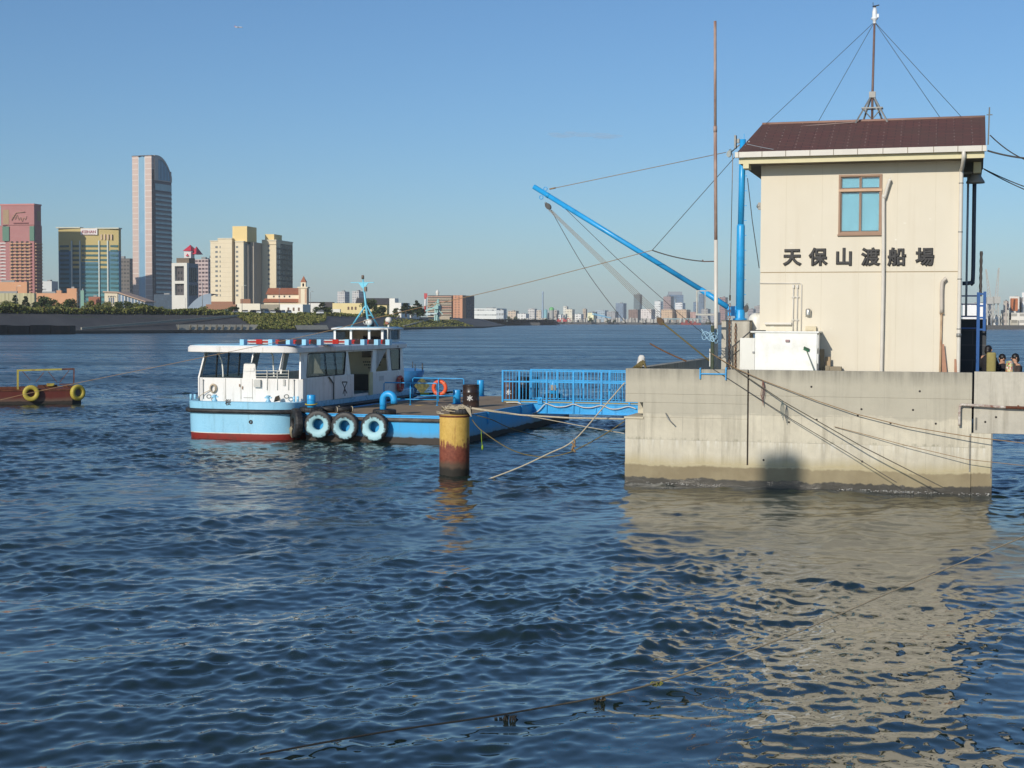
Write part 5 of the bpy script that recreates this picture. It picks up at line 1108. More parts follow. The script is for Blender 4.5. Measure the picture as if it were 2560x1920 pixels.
tag(m.build('hose_coil', M('hose_tan', rgb(190, 172, 146), .7, .15, 8), None, OF.o, OF.rz, fix=False), 'tan hose coiled on the white bow wall of the ferry', 'hose')
m = MB()
for x in (335, 797): 
    a = fxv(x, 1135, .45); m.lathe([(0, 1.40), (.10, 1.40), (.10, 1.45), (.06, 1.5), (.06, 1.6), (.09, 1.63), (.09, 1.66), (0, 1.67)], (a.x, .45, 0), 12); m.bar((a.x - .14, .45, 1.58), (a.x + .14, .45, 1.58), .05)
for x in (1020, 1052, 128, 163): a = fxv(x, 1120, 1.05 if x > 900 else 1.3); m.lathe([(0, 1.38), (.045, 1.38), (.045, 1.62), (0, 1.62)], (a.x, a.y, 0), 10)
m.build('bitts', LB, fe)
m = MB()
for x in (285, 955): a = fxv(x, 1110, CF - .25); m.tube([(a.x + .09 * math.cos(t), a.y, a.z + .07 * math.sin(t)) for t in [2 * PI * j / 14 for j in range(14)]], .022, 6, closed=True)
m.build('fairlead', GREY, fe)
a = fxv(875, 1120, CF - .3); m = MB()
for k in range(4): m.tube([(a.x + (.13 - .02 * k) * math.cos(t), a.y + .06 * math.sin(t), 1.45 + .05 * k + .03 * math.cos(t)) for t in [2 * PI * j / 14 for j in range(14)]], .022, 6, closed=True)
tag(m.build('rope_heap', M('dark_rope', rgb(96, 84, 70), .9, .3, 20), None, OF.o, OF.rz, fix=False), 'dark rope heaped on the ferry bow deck', 'rope')
# doors on the quay side
a, b = su(1363, 955), su(1528, 945)
m = MB(); m.box(SU + .015, SU + .05, a[0], b[0], DKZ + .0, SZ + .03); dr_ = m.build('sliding_gate', CABW, fe, bevel=.01)
# the city emblem on the gate
y0 = (a[0] + b[0]) / 2 - .02; zc = 1.80; em = MB(); q1_, q2_ = su(1424, 985), su(1468, 985); q3_, q4_ = su(1430, 1085), su(1470, 1085); x_ = SU + .052
em.bar((x_, q1_[0], q1_[1]), (x_, q2_[0], q2_[1]), .05, .01, (1, 0, 0))
def eb(p, q, w_=.055): em.bar((x_, p[0], p[1]), (x_, q[0], q[1]), .012, w_, (1, 0, 0)) if False else em.bar((x_, p[0], p[1]), (x_, q[0], q[1]), w_, .008, (1, 0, 0))
eb(q1_, su(1450, 1045)); eb(q2_, su(1443, 1045)); eb(su(1449, 1035), su(1432, 1088)); eb(su(1443, 1035), su(1466, 1082)); eb(su(1447, 1040), su(1450, 1105))
em.build('emblem', CHAR, dr_)
m = MB(); a, b = su(1662, 912), su(1688, 1140); m.box(SU + .01, SU + .07, a[0], b[0], DKZ, SZ + .05); m.build('door_edge', M('yellow_white', rgb(206, 196, 150), .5), fe)
m = MB(); a = su(1340, 960); m.bar((SU + .03, su(1315, 955)[0], SZ), (SU + .05, su(1350, 1010)[0], 2.0), .04); m.bar((SU + .05, su(1350, 1010)[0], 2.0), (SU + .05, su(1350, 1010)[0], DKZ), .03); m.build('gate_stay', DGREY, fe)
a, b = su(1756, 975), su(1794, 930); m = MB(); m.box(SU, SU + .012, a[0], b[0], a[1], b[1]); m.build('notice_plate', M('plate_grey', rgb(206, 204, 200), .5), fe)
a = su(1890, 678); text_mesh('roof_mark', '8-8', .12, .003, CHAR, fe, (SU + .10 + .05, a[0], RZ0 + .10), (PI / 2, 0, PI / 2), bold=.002)
q = OF.onu(*zB(1940, 1000), SU + .1); lifebuoy('lifebuoy', OF.w(SU + .09, q.y, q.z), OF.rz + PI / 2, 'faded red lifebuoy on the shaded quay side of the ferry', M('buoy_red', rgb(190, 84, 78), .6, .12, 4), R0=.30, r0=.075)
# rafts and racks on the roof
REDW = M('raft_red', rgb(206, 52, 40), .5, .1, 3); RAFTW = M('raft_white', rgb(228, 222, 214), .5, .06, 3)
def roofpt(x, y, u): q = OF.onu(*zB(x, y), u); return q
RACK = LB
def rack_post(x, yb, v_, u):
    m = MB(); m.box(u - .16, u + .16, v_ - .05, v_ + .05, RT, RT + .42)
    o = m.build('rack_post', RACK, None, OF.w(0, 0), OF.rz, bevel=.01); return o
# two rows of float racks across the roof; each float is a red and white striped slab between blue end posts
row = 0
nfl = 0
fl_labels = ['nearest the bow', 'second from the bow', 'third from the bow', 'fourth from the bow', 'amidships', 'sixth from the bow', 'seventh from the bow', 'nearest the wheelhouse']
xs_ = [(625, 795), (865, 955), (1012, 1098), (1142, 1220), (1280, 1450), (1518, 1598), (1642, 1718), (1760, 1830)]
posts_ = [(583, ), (828, ), (980, ), (1118, ), (1247, ), (1487, ), (1622, ), (1740, ), (1838, )]
ra_ = part('float_rack', fe)
UF = -.15
for (x,) in posts_:
    q = OF.onz(*zB(x, 660), RT)
    a = OF.onz(*zB(x, 664), RT); m = MB(); sc_ = .085
    m.box(a.x - sc_, a.x + sc_, a.y - .15, a.y + .15, RT - .01, RT + .21); m.build('rack_post', RACK, ra_, bevel=.008)
for i, ((x0, x1), lb) in enumerate(zip(xs_, fl_labels)):
    a, b = OF.onz(*zB(x0, 660), RT), OF.onz(*zB(x1, 660), RT); wide = x1 - x0 > 130
    cx_, cy_ = (a.x + b.x) / 2, (a.y + b.y) / 2; L = Vector((b.x - a.x, b.y - a.y, 0)).length
    t = thing('life_float', ('long striped' if wide else 'short dark bound') + ' red and white life float on the ferry roof, ' + lb, 'life float', OF.w(cx_, cy_, RT), OF.rz + math.atan2(b.y - a.y, b.x - a.x), 'life floats on the ferry roof')
    for k in range(3):
        m = MB(); z0 = .02 + k * .056; m.box(-L / 2, L / 2, -.42, .42, z0, z0 + .050); m.build('slat', RAFTW if (wide and k != 1) else REDW, t, bevel=.02)
    m = MB(); m.box(-.12, .12, -.435, .435, .02, .195); m.build('strap', REDW if wide else M('dark_strap', rgb(70, 50, 50), .7), t, bevel=.01)
    if not wide:
        m = MB(); m.box(-L * .42, L * .42, -.44, -.42, .03, .12); m.build('cover', M('dark_cover', rgb(60, 52, 54), .8), t)
m = MB(); a = OF.onz(*zB(972, 668), RT); m.box(a.x - .4, a.x + .4, a.y - .2, a.y + .2, RT, RT + .03); m.build('roof_hatch', BLUED, fe)
# wheelhouse
wv = CB - 2.2
WHf = OF.onv(*zB(1370, 600), wv); WHr = OF.onv(*zB(1780, 600), wv); WHt = OF.onv(*zB(1560, 515), wv).z
wl, wr_ = WHf.x, WHr.x; wd_ = 2.2
wh_ = part('wheelhouse', fe)
def arcpl(l, r, v0, dep, bulge, k=8):
    out = [(l + (r - l) * i / k, v0 - bulge * math.sin(PI * i / k)) for i in range(k + 1)]; return out + [(r, v0 + dep), (l, v0 + dep)]
m = loft([(arcpl(wl - .1, wr_ + .15, wv - .1, wd_ + .2, .25), WHt - .10), (arcpl(wl - .12, wr_ + .17, wv - .12, wd_ + .22, .27), WHt - .03), (arcpl(wl - .02, wr_ + .07, wv, wd_ + .1, .2), WHt)]); m.build('roof', CABW, wh_)
loft([(arcpl(wl - .02, wr_ + .07, wv, wd_ + .1, .2), WHt - .002), (arcpl(wl + .12, wr_ - .07, wv + .15, wd_ - .1, .2), WHt + .035)]).build('roof_top', _MC['roof_blue'], wh_)
m = MB(); pr_ = arcpl(wl, wr_, wv + .05, wd_ - .1, .2); m.prism(pr_, RT - .02, RT + .10); m.build('dado', CABW, wh_)
m = MB()
for i in (0, 3, 6, 8): m.box(pr_[i][0] - .05, pr_[i][0] + .05, pr_[i][1] - .03, pr_[i][1] + .05, RT + .10, WHt - .1)
for p in pr_[-2:]: m.box(p[0] - .05, p[0] + .05, p[1] - .06, p[1] + .03, RT + .10, WHt - .1)
m.box(wr_ - .04, wr_ + .04, wv + .9, wv + 1.0, RT + .10, WHt - .1); m.build('pillar', CABW, wh_)
m = MB(); m.prism([(p[0] * .985 + CU_ * .0, p[1] + .02) for p in pr_], RT + .10, WHt - .11); m.build('glazing', SMOKE, wh_)
m = MB(); m.box(wl + .3, wr_ - .3, wv + .5, wv + .9, RT, RT + .55); m.ball(((wl + wr_) / 2 + .3, wv + .9, RT + .75), (.1, .1, .14)); m.build('console', DGREY, wh_)
a, b = OF.onv(*zB(1865, 525), wv + .3), OF.onv(*zB(1865, 640), wv + .3); m = MB(); m.tube([(a.x - .15, wv - .2, WHt - .05), (a.x, wv - .25, WHt - .05), (a.x + .02, wv - .25, WHt - .12), (a.x + .02, wv - .25, RT)], .03, 8); m.build('grab_rail', WHITE, wh_)
# radio mast
mv = wv + .6
fm = part('signal_mast', fe)
def mp(x, y): q = OF.onv(*zB(x, y), mv); return Vector((q.x, mv, q.z))
MBL = M('mast_blue', rgb(116, 196, 216), .35, .05)
m = MB(); m.tube([mp(1665, 505), mp(1640, 320), mp(1615, 95)], [.05, .05, .03], 10); m.build('pole', MBL, fm)
m = MB(); m.tube([mp(1640, 320), mp(1478, 508) + Vector((0, .5, 0))], .035, 8); m.tube([mp(1645, 320), mp(1710, 505) + Vector((0, .5, 0))], .035, 8); m.bar(mp(1650, 408), mp(1685, 408), .03); m.bar(mp(1655, 455), mp(1690, 455), .03); m.build('leg', MBL, fm)
m = MB(); m.bar(mp(1510, 127), mp(1710, 125), .05, .03); p = mp(1618, 125); m.ext([(p.x - .22, p.z - .02), (p.x + .24, p.z - .02), (p.x + .06, p.z - .25), (p.x - .04, p.z - .25)], mv - .02, mv + .02); m.bar(mp(1612, 200), mp(1650, 200), .03); m.build('yard', MBL, fm)
p = mp(1614, 80); m = MB(); m.lathe([(0, -.08), (.06, -.08), (.06, .06), (.05, .09), (0, .1)], tuple(p), 12); p = mp(1637, 183); m.box(p.x - .05, p.x + .06, mv - .06, mv + .06, p.z - .1, p.z + .1); m.build('signal_lamp', M('lamp_brown', rgb(120, 104, 88), .5), fm)
p = mp(1668, 468); m = MB(); m.lathe([(0, -.08), (.14, -.08), (.15, .05), (.1, .09), (0, .1)], tuple(p), 14, 'y'); m.tube([p + Vector((-.14 + .09 * math.cos(t), -.1, .09 * math.sin(t))) for t in [2 * PI * k / 12 for k in range(12)]], .012, 6, closed=True); m.build('horn', WHITE, fm)
p = OF.onv(*zB(1835, 460), wv + .9); m = MB(); m.lathe([(0, -.12), (.12, -.12), (.13, .06), (.09, .14), (0, .14)], (p.x + .02, wv + .9, p.z + .06), 14, 'y'); m.box(p.x - .02, p.x + .04, wv + .86, wv + .94, WHt, p.z); m.build('searchlight', M('search_white', rgb(226, 220, 210), .4), fe)
m = MB(); m.box(p.x - .12, p.x + .05, wv + .78, wv + .9, p.z - .14, p.z - .0); m.build('searchlight_motor', M('motor_brown', rgb(150, 92, 70), .6), fe, bevel=.02)

# workboat moored beyond the ferry
q = at(1003, 900, 77)
wb_ = thing('workboat', 'blue workboat bow with rail stubs, moored beyond the ferry stern', 'boat', (q.x, q.y, 0), R(14))
WBB = M('workboat_blue', rgb(62, 134, 190), .45, .12, 1.2, dirt=rgb(52, 98, 140), dirt_amt=.35)
rings = []
for z_, hw, l0 in ((-.3, .7, 1.2), (.6, 1.1, .5), (1.35, 1.45, 0.1), (1.95, 1.58, -.15)):
    pl = [(-hw, 5.0), (-hw, 2.2), (-hw * .85, l0 + 1.0), (-hw * .5, l0 + .3), (0, l0), (hw * .5, l0 + .3), (hw * .85, l0 + 1.0), (hw, 2.2), (hw, 5.0)]; rings.append((pl, z_))
loft(rings).build('hull', WBB, wb_)
m = MB()
for k in range(9):
    a_ = rings[-1][0][min(k, 8)]; m.tube([(a_[0] * .95, a_[1] + .05, 1.9), (a_[0] * .95, a_[1] + .05, 2.3)], .025, 6)
m.build('rail_stub', DGREY, wb_)
m = MB(); m.box(-.5, .2, 1.2, 1.8, 1.94, 2.15); m.lathe([(0, 1.94), (.1, 1.94), (.1, 2.1), (.16, 2.12), (0, 2.15)], (-.9, 1.5, 0), 10); m.build('windlass', DGREY, wb_)
m = MB(); m.ext([(1.05, .75), (1.45, 1.2), (1.05, 1.65), (.65, 1.2)], -.12, -.05)
t = NT('diamond_sign'); n_ = t.noise(t.coord(), 9, 4, .7); t.base(t.mix(t.ramp(n_, [(.35, 0.), (.6, 1.)]), rgb(40, 60, 56), rgb(126, 120, 66))); t.rough(.7); m.build('diamond_board', t.m, wb_)

# ------------------------------------------------------------------ rusty barge at the left
GFm = Frame(onz(205, 1009), -20.0)
bg_ = thing('rusty_barge', 'rusty red steel barge with a yellow frame, floating at the left edge of the view', 'barge', GFm.o, GFm.rz)
BR = hullpaint('barge_rust', rgb(98, 46, 36), (0.03, 0.024, 0.02, 1), .14, (0.16, 0.085, 0.03, 1))
def bq(x, y, v=0.0): q = GFm.onv(*zA(x, y), v); return Vector((q.x, v, q.z))
L0 = -9.0
hz_ = bq(900, 870).z; hb = bq(1640, 840).z
m = MB(); m.add([(L0, 0, -.6), (-.5, 0, -.6), (0.0, .6, -.6), (0, 2.2, -.6), (-.5, 2.8, -.6), (L0, 2.8, -.6), (L0, 0, hz_), (-.5, 0, hb), (0, .6, hb), (0, 2.2, hb), (-.5, 2.8, hb), (L0, 2.8, hz_)],
          [(0, 6, 7, 1), (1, 7, 8, 2), (2, 8, 9, 3), (3, 9, 10, 4), (4, 10, 11, 5), (5, 11, 6, 0), (0, 1, 2, 3, 4, 5)]); m.build('hull', BR, bg_)
m = MB(); xm_ = bq(440, 800).x + .2
m.add([(xm_ - .0, .05, hz_ + .0), (-.5, .05, hb + .005), (0, .6, hb + .005), (0, 2.2, hb + .005), (-.5, 2.75, hb + .005), (xm_, 2.75, hz_ + .0)], [(0, 1, 2, 3, 4, 5)])
m.add([(L0, .05, .25), (xm_, .05, .25), (xm_, 2.75, .25), (L0, 2.75, .25)], [(0, 1, 2, 3)]); m.add([(xm_, .05, .25), (xm_, 2.75, .25), (xm_, 2.75, hz_), (xm_, .05, hz_)], [(0, 1, 2, 3)]); m.build('deck', M('barge_deck', rgb(120, 62, 50), .85, .3, 2, dirt=rgb(70, 44, 36), dirt_amt=.5), bg_, fix=False)
m = MB(); m.box(L0, -.6, -.04, .0, hz_ - .06, hz_ + .03); m.box(L0, -.6, 2.78, 2.84, hz_ - .06, hz_ + .06); m.box(-2.2, -1.2, 1.0, 1.25, hb, hb + .16); m.box(-.9, -.3, .9, 1.2, hb, hb + .12); m.build('coaming', RUST, bg_)
YEL = M('faded_yellow', rgb(176, 162, 74), .6, .12, 5, dirt=rgb(120, 66, 40), dirt_amt=.3, dirt_scale=3)
f1, f2, f3, f4 = bq(410, 860, .3), bq(410, 425, .3), bq(1705, 390, .3), bq(1700, 740, .3)
m = MB(); m.bar(f1, f2, .10); m.build('frame_post', YEL, bg_)
m = MB(); m.bar(f2 + Vector((-.05, 0, .0)), f2.lerp(f3, .78), .09); m.build('frame_beam', YEL, bg_)
m = MB(); m.bar(f2.lerp(f3, .78), f3, .085); m.bar(f3 + Vector((0, 0, .04)), f4, .06); m.bar(f4, f4 + Vector((-.75, 0, -.0)), .05); m.build('frame_beam', RUST, bg_)
m = MB()
for x0, y0, x1, y1 in ((520, 445, 700, 650), (1010, 470, 830, 690), (1110, 450, 1320, 705), (1590, 430, 1370, 705)): m.bar(bq(x0, y0, .3), bq(x1, y1, .3), .03)
m.build('frame_brace', RUST, bg_)
m = MB(); a, b = bq(1080, 740, 1.0), bq(1250, 705, 1.0); m.box(a.x, b.x, .9, 1.3, hb + .1, hb + .24); m.build('deck_box', YEL, bg_)
for x, y, tl, lb in ((715, 950, 4, 'yellow painted tyre on the flank of the rusty barge, the left of two'), (1815, 935, 30, 'yellow painted tyre at the right end of the rusty barge')):
    q = bq(x, y, -.2); T = thing('barge_tyre', lb, 'tyre', GFm.w(q.x + (.0 if tl < 9 else -.05), -.18, q.z), GFm.rz + R(tl), 'yellow tyres on the barge'); tyre('tyre', T, .43, .20, .26, worn_tyre('tyre_yellow_%d' % tl, rgb(180, 162, 66), .5))

# ------------------------------------------------------------------ yellow pile
pc = onz(1136, 1188); Yp = pc.y + .44; zt_ = at(1136, 1036, Yp).z
pi_ = thing('steel_pile', 'thick round steel pile, yellow above and rusty red below, in open water', 'pile', (at(1136, 1188, Yp).x, Yp, 0), R(-10))
t = NT('pile_paint'); co = t.coord(); z = t.sep(co)[2]; n = t.noise(t.map(co, (1.6, 1.6, .55)), 2.4, 7, .72); n3 = t.noise(t.map(co, (4, 4, .5)), 3.2, 5, .7); n4 = t.noise(co, 9, 5, .75)
f = t.math('ADD', z, t.math('ADD', t.math('MULTIPLY', t.math('SUBTRACT', n, .5), 1.1), t.math('MULTIPLY', t.math('SUBTRACT', n3, .5), .9)))
c = t.mix(t.ramp(n4, [(.3, 0.), (.7, 1.)]), rgb(190, 152, 68), rgb(212, 176, 92)); c = t.mix(t.ramp(n3, [(.56, 0.), (.70, .7)]), c, rgb(140, 84, 40))
rd = t.mix(t.ramp(n4, [(.3, 0.), (.68, 1.)]), rgb(104, 48, 36), rgb(144, 82, 60)); c = t.mix(t.ramp(f, [(.86, 1.), (.95, 0.)]), c, rd)
wbn = t.math('ADD', z, t.math('MULTIPLY', t.math('SUBTRACT', n, .5), .25)); c = t.mix(t.ramp(wbn, [(.30, 1.), (.44, 0.)]), c, (0.11, 0.07, 0.045, 1)); c = t.mix(t.ramp(wbn, [(.16, 1.), (.24, 0.)]), c, (0.03, 0.026, 0.02, 1))
t.base(c); t.rough(.7); t.bump(n4, .5, .02)
m = MB(); m.lathe([(0, -2), (.443, -2), (.443, zt_ - .02), (.435, zt_), (0, zt_)], (0, 0, 0), 48); m.build('shaft', t.m, pi_)
m = MB(); m.lathe([(.443, zt_ - .07), (.455, zt_ - .06), (.455, zt_ - .02), (.443, zt_ - .01)], (0, 0, 0), 40); m.build('rim', RUST, pi_)
PO_ = Vector((pi_.location.x, pi_.location.y, zt_))
T = thing('pile_tyre', 'small black tyre lying on top of the yellow pile under ropes', 'tyre', PO_ + Vector((.18, 0, 0)), 0); o = tyre('tyre', T, .33, .15, .17, BLACK); o.rotation_euler = (PI / 2, 0, 0); o.location = (0, 0, .09)
m = MB(); rg = random.Random(3)
for k in range(7):
    a0 = rg.uniform(0, 6.28); r0 = rg.uniform(.24, .42)
    m.tube([(r0 * 1.15 * math.cos(t + a0) + .05, r0 * .8 * math.sin(t + a0), .10 + .14 * rg.random() * abs(math.sin(t)) + .012 * k) for t in [2 * PI * j / 16 for j in range(16)]], .012, 6, closed=True)
for k in range(6): m.tube(curve_pts([(.05 + .06 * k, -.2, .15), (.25 + .04 * k, -.25, .30 - .02 * k), (.40 + .02 * k, -.3, .10 - .03 * k)], 4), .013, 6)
m.tube([(-.40, -.1, .06), (-.52, -.12, .10), (-.5, -.2, .05), (-.3, -.3, .03)], .016, 6)
tag(m.build('rope_tangle', ROPEW, None, PO_, 0, fix=False), 'tangle of tan mooring ropes on top of the yellow pile', 'rope')

# ------------------------------------------------------------------ ropes
def gp(x, y, Y): return at(*zG(x, y), Y)
def wp(x, y, v):
    q = PF.onv(*zW(x, y), v); return PF.w(q.x, v, q.z)
Ye = A0.y + .3
rope('mooring_rope', [gp(0, 702, Yp), gp(500, 768, 43.8), gp(1000, 798, 43.3), gp(1560, 808, Ye)], .027, ROPEW, 'thick white mooring rope, the topmost of those from the pile to the pier corner')
rope('mooring_rope', [gp(0, 692, Yp), gp(350, 742, 44), gp(700, 800, 43.6), gp(1200, 895, 43.2), gp(1560, 957, Ye)], .012, ROPEW, 'thin pale rope from the pile sloping to the lower pier corner')
rope('mooring_rope', curve_pts([gp(0, 760, Yp), gp(200, 815, 45), gp(400, 905, 47), gp(760, 1008, 50)], 6), .015, ROPEO, 'thin olive rope running from the pile down into the water under the gangway')
rope('mooring_rope', curve_pts([gp(0, 815, Yp), gp(90, 920, 44), gp(320, 1080, 43.6), gp(500, 1160, 43.5), gp(700, 1196, 43.4), gp(850, 1188, 43.2), gp(1050, 1130, 43), gp(1350, 970, 42.8), gp(1560, 832, Ye)], 6), .015, ROPEO, 'olive rope hanging in a deep curve between the pile and the pier corner')
rope('mooring_rope', curve_pts([wp(-15, 660, -.05) if False else gp(1563, 438, Ye - .35), gp(1340, 695, 42.4), gp(1040, 1030, 42.3), gp(780, 1165, 42.4), gp(470, 1310, 42.5), gp(95, 1452, 42.8)], 6), .019, ROPEW, 'pale rope from the pier corner sloping down left into the water')
m = MB(); a = gp(1040, 1015, 42.25); rg = random.Random(5)
for k in range(7): m.tube([a + Vector((rg.uniform(-.05, .05), 0, -.045 * k)), a + Vector((rg.uniform(-.06, .06), -.03, -.05 - .05 * k)), a + Vector((rg.uniform(-.05, .05), .02, -.08 - .045 * k))], .024, 6)
tag(m.build('rope_knot', ROPET, None, fix=False), 'hanging frayed knot on the sloping pale rope', 'knot')
a = gp(95, 925, 43.9); m = MB(); m.tube(curve_pts([a, a + Vector((.01, 0, -.25)), a + Vector((.03, 0, -.46))], 4), .010, 5); m.ball(tuple(a + Vector((.035, 0, -.50))), (.035, .035, .08), 8); tag(m.build('weed_strand', M('weed_green', rgb(130, 160, 40), .8, .3, 8), None, fix=False), 'green weed strand hanging from a rope beside the pile', 'weed')
rope('pier_rope', [wp(0, 655, -.05), wp(160, 752, -.10), wp(340, 832, -.10), wp(700, 968, -.14), wp(975, 1060, -.16), wp(1300, 1140, -.2), wp(1700, 1205, -.35), wp(2087, 1252, -.5), wp(2400, 1285, -.6)], .012, ROPET, 'long thin rope across the pier face, topmost, running out of view to the right')
rope('pier_rope', [wp(-20, 640, .1), wp(160, 760, -.06), wp(480, 975, -.30), wp(1000, 1272, -.62), wp(1545, 1548, -.9)], .014, M('wet_rope', rgb(98, 92, 78), .8, .25, 20), 'dark wet rope slanting steeply across the pier face down to the water')
rope('pier_rope', [wp(0, 752, .0), wp(170, 860, -.06), wp(540, 1097, -.22), wp(900, 1310, -.40), wp(1235, 1515, -.55)], .010, WIRE, 'thin dark line slanting across the pier face below the wet rope')
rope('pier_rope', [wp(820, 1142, -.05), wp(1000, 1188, -.1), wp(1300, 1268, -.2), wp(1700, 1360, -.35), wp(2087, 1402, -.5), wp(2400, 1430, -.6)], .009, ROPET, 'thin rope tied to an eye low on the pier face and running right')
m = MB(); a = wp(340, 832, -.1)
for k in range(4): m.tube(curve_pts([a + Vector((0, 0, 0)), a + Vector((.03 * k - .03, 0, -.25)), a + Vector((-.05 + .02 * k, 0, -.4 - .05 * k)), a + Vector((.02, 0, -.6 - .03 * k))], 4), .007, 5)
tag(m.build('rope_tassel', M('red_twine', rgb(130, 84, 76), .9, .3, 10), None, fix=False), 'frayed reddish twine hanging from the topmost pier rope', 'twine')
m = MB(); a = wp(470, 968, -.3)
for k in range(4): m.tube(curve_pts([a, a + Vector((.03 * k - .04, 0, -.2)), a + Vector((-.03 + .02 * k, 0, -.35 - .06 * k))], 4), .008, 5)
tag(m.build('rope_tassel', M('grey_twine', rgb(96, 110, 108), .9, .3, 10), None, fix=False), 'grey blue frayed twine hanging from the wet rope', 'twine')
def cp(x, y, Y): return at(*zC(x, y), Y)
rope('fall_line', [PF.w(*(b2 + CO)) , cp(1120, 1310, 42.9), cp(1370, 1512, 42.8), cp(1440, 1575, 42.9)], .022, ROPEO, 'knotted rope from the lower pulley block to the foot of the tall pole')
rope('tow_line', curve_pts([cp(945, 1393, 43.4), cp(1050, 1450, 43.2), cp(1210, 1522, 43.0)], 5), .022, ROPEB, 'short brown rope end reaching out over the pier parapet')
# the long shore line that crosses in front of the ferry
jn = cp(962, 715, 43.2)
rope('shore_line', curve_pts([at(-160, 1060, 62), at(0, 1000, 60), at(490, 897, 55), at(800, 832, 51), at(960, 790, 49.5), at(1300, 711, 46), jn], 6), .010, ROPET, 'very long thin line from the left edge across the ferry roof up to the crane')
rope('shore_line', [jn, PF.w(*(Vector((CU - .05, CV - .05, CO.z + zt - .35))))], .010, WIRE, 'thin dark line from the junction hook up to the crane mast head')
aa = cp(962, 715, 43.2); bb_ = cp(1330, 795, 42.6)
rope('shore_line', sag(aa, bb_, .05), .018, WIRE, 'short chain-like line from the junction hook to the arm on the tall pole', 'chain')
# right-hand cables
def cab(pts, r, lb): return rope('overhead_cable', pts, r, WIRE, lb, 'cable', 'cables leaving the station to the right')
gR = lambda x, y, v: PF.w(PF.onv(*zR(x, y), v).x, v, PF.onv(*zR(x, y), v).z)
cab(sag(gR(1972, 278, 2.2), gR(2560, 470, .5), .35), .016, 'thin cable from the roof corner bracket to the right, topmost of four')
cab(sag(gR(1955, 388, 1.2), gR(2560, 436, .3), .12), .026, 'thick black cable leaving the gutter end to the right')
cab(sag(gR(1925, 515, 5.8), gR(2560, 740, 4.5), .10), .016, 'thin cable under the eaves to the right, upper of two')
cab(sag(gR(1930, 520, 5.8), gR(2560, 780, 4.2), .10), .016, 'thin cable under the eaves to the right, lower of two')
m = MB(); a = gR(1958, 345, 1.6); m.bar(a, a + Vector((.02, 0, 1.0)), .03); m.bar(a + Vector((-.05, 0, .8)), a + Vector((.1, 0, .8)), .025); tag(m.build('cable_bracket', GREY, None), 'thin white cable bracket at the right roof corner', 'bracket')
a, b = gR(245, 340, .95), gR(1870, 285, 2.3)
rope('roof_wire', sag(a, b, .42, 24), .008, M('pale_wire', rgb(160, 170, 176), .6), 'pale thin wire sagging across the brown roof slope', 'wire')
rope('roof_wire', [gR(330, 230, 3.45), gR(600, 215, 3.4), gR(1020, 185, 3.5)], .010, M('pale_cord', rgb(170, 150, 140), .7), 'pale cord along the ridge to the weather mast foot', 'wire')
# foreground rope with weed
fpts = [at(2760, 1262, 26), at(2560, 1342, 24), at(2260, 1466, 22), at(1967, 1591, 20), at(1620, 1713, 18.2), at(1273, 1798, 17.0), at(960, 1858, 16.2), at(650, 1922, 15.35)]
for p, dz in zip(fpts, (0, 0, 0, 0, .05, .075, .075, .07)): p.z = max(p.z, dz)
t = NT('slack_rope_mat'); co = t.coord(); n = t.noise(co, 9, 4, .7); wet_ = t.ramp(t.math('ADD', t.math('MULTIPLY', t.sep(co)[0], -.06), t.math('MULTIPLY', n, .12)), [(.50, 0.), (.66, 1.)]); t.base(t.mix(wet_, t.mix(n, rgb(122, 106, 80), rgb(186, 170, 142)), rgb(44, 40, 34))); t.rough(.85); SLK = t.m
rope('slack_rope', curve_pts(fpts, 8), .011, SLK, 'slack rope crossing the near water from the right edge down to the bottom', n=8)
def weed(c, n, l, mat, label, seed):
    m = MB(); rg = random.Random(seed)
    for k in range(n):
        a = c + Vector((rg.uniform(-.07, .07), rg.uniform(-.02, .02), .008)); ll = l * rg.uniform(.4, 1)
        m.tube(curve_pts([a, a + Vector((rg.uniform(-.04, .04), rg.uniform(-.02, .02), -ll * .5)), a + Vector((rg.uniform(-.05, .05), rg.uniform(-.03, .03), -ll))], 3), rg.uniform(.004, .009), 5)
    return tag(m.build('weed_tuft', mat, None, fix=False), label, 'weed', 'weed tufts on the slack rope')
weed(at(1277, 1797, 17.0) + Vector((0, 0, .03)), 26, .14, M('weed_black', (0.02, 0.018, 0.014, 1), .8), 'black weed clump where the slack rope nearly touches the water', 1)
weed(at(1240, 1803, 17.0) + Vector((0, 0, .03)), 8, .14, _MC['weed_black'], 'few black weed strands just left of the black clump', 2)
weed(at(1640, 1706, 18.3) + Vector((0, 0, .0)), 16, .06, M('weed_olive', rgb(124, 122, 52), .8, .3, 9), 'olive green weed tuft on the slack rope', 3)
weed(at(1500, 1745, 17.8) + Vector((0, 0, .0)), 12, .05, M('weed_brown', rgb(92, 78, 54), .8, .3, 9), 'brown weed fringe on the slack rope left of the olive tuft', 4)
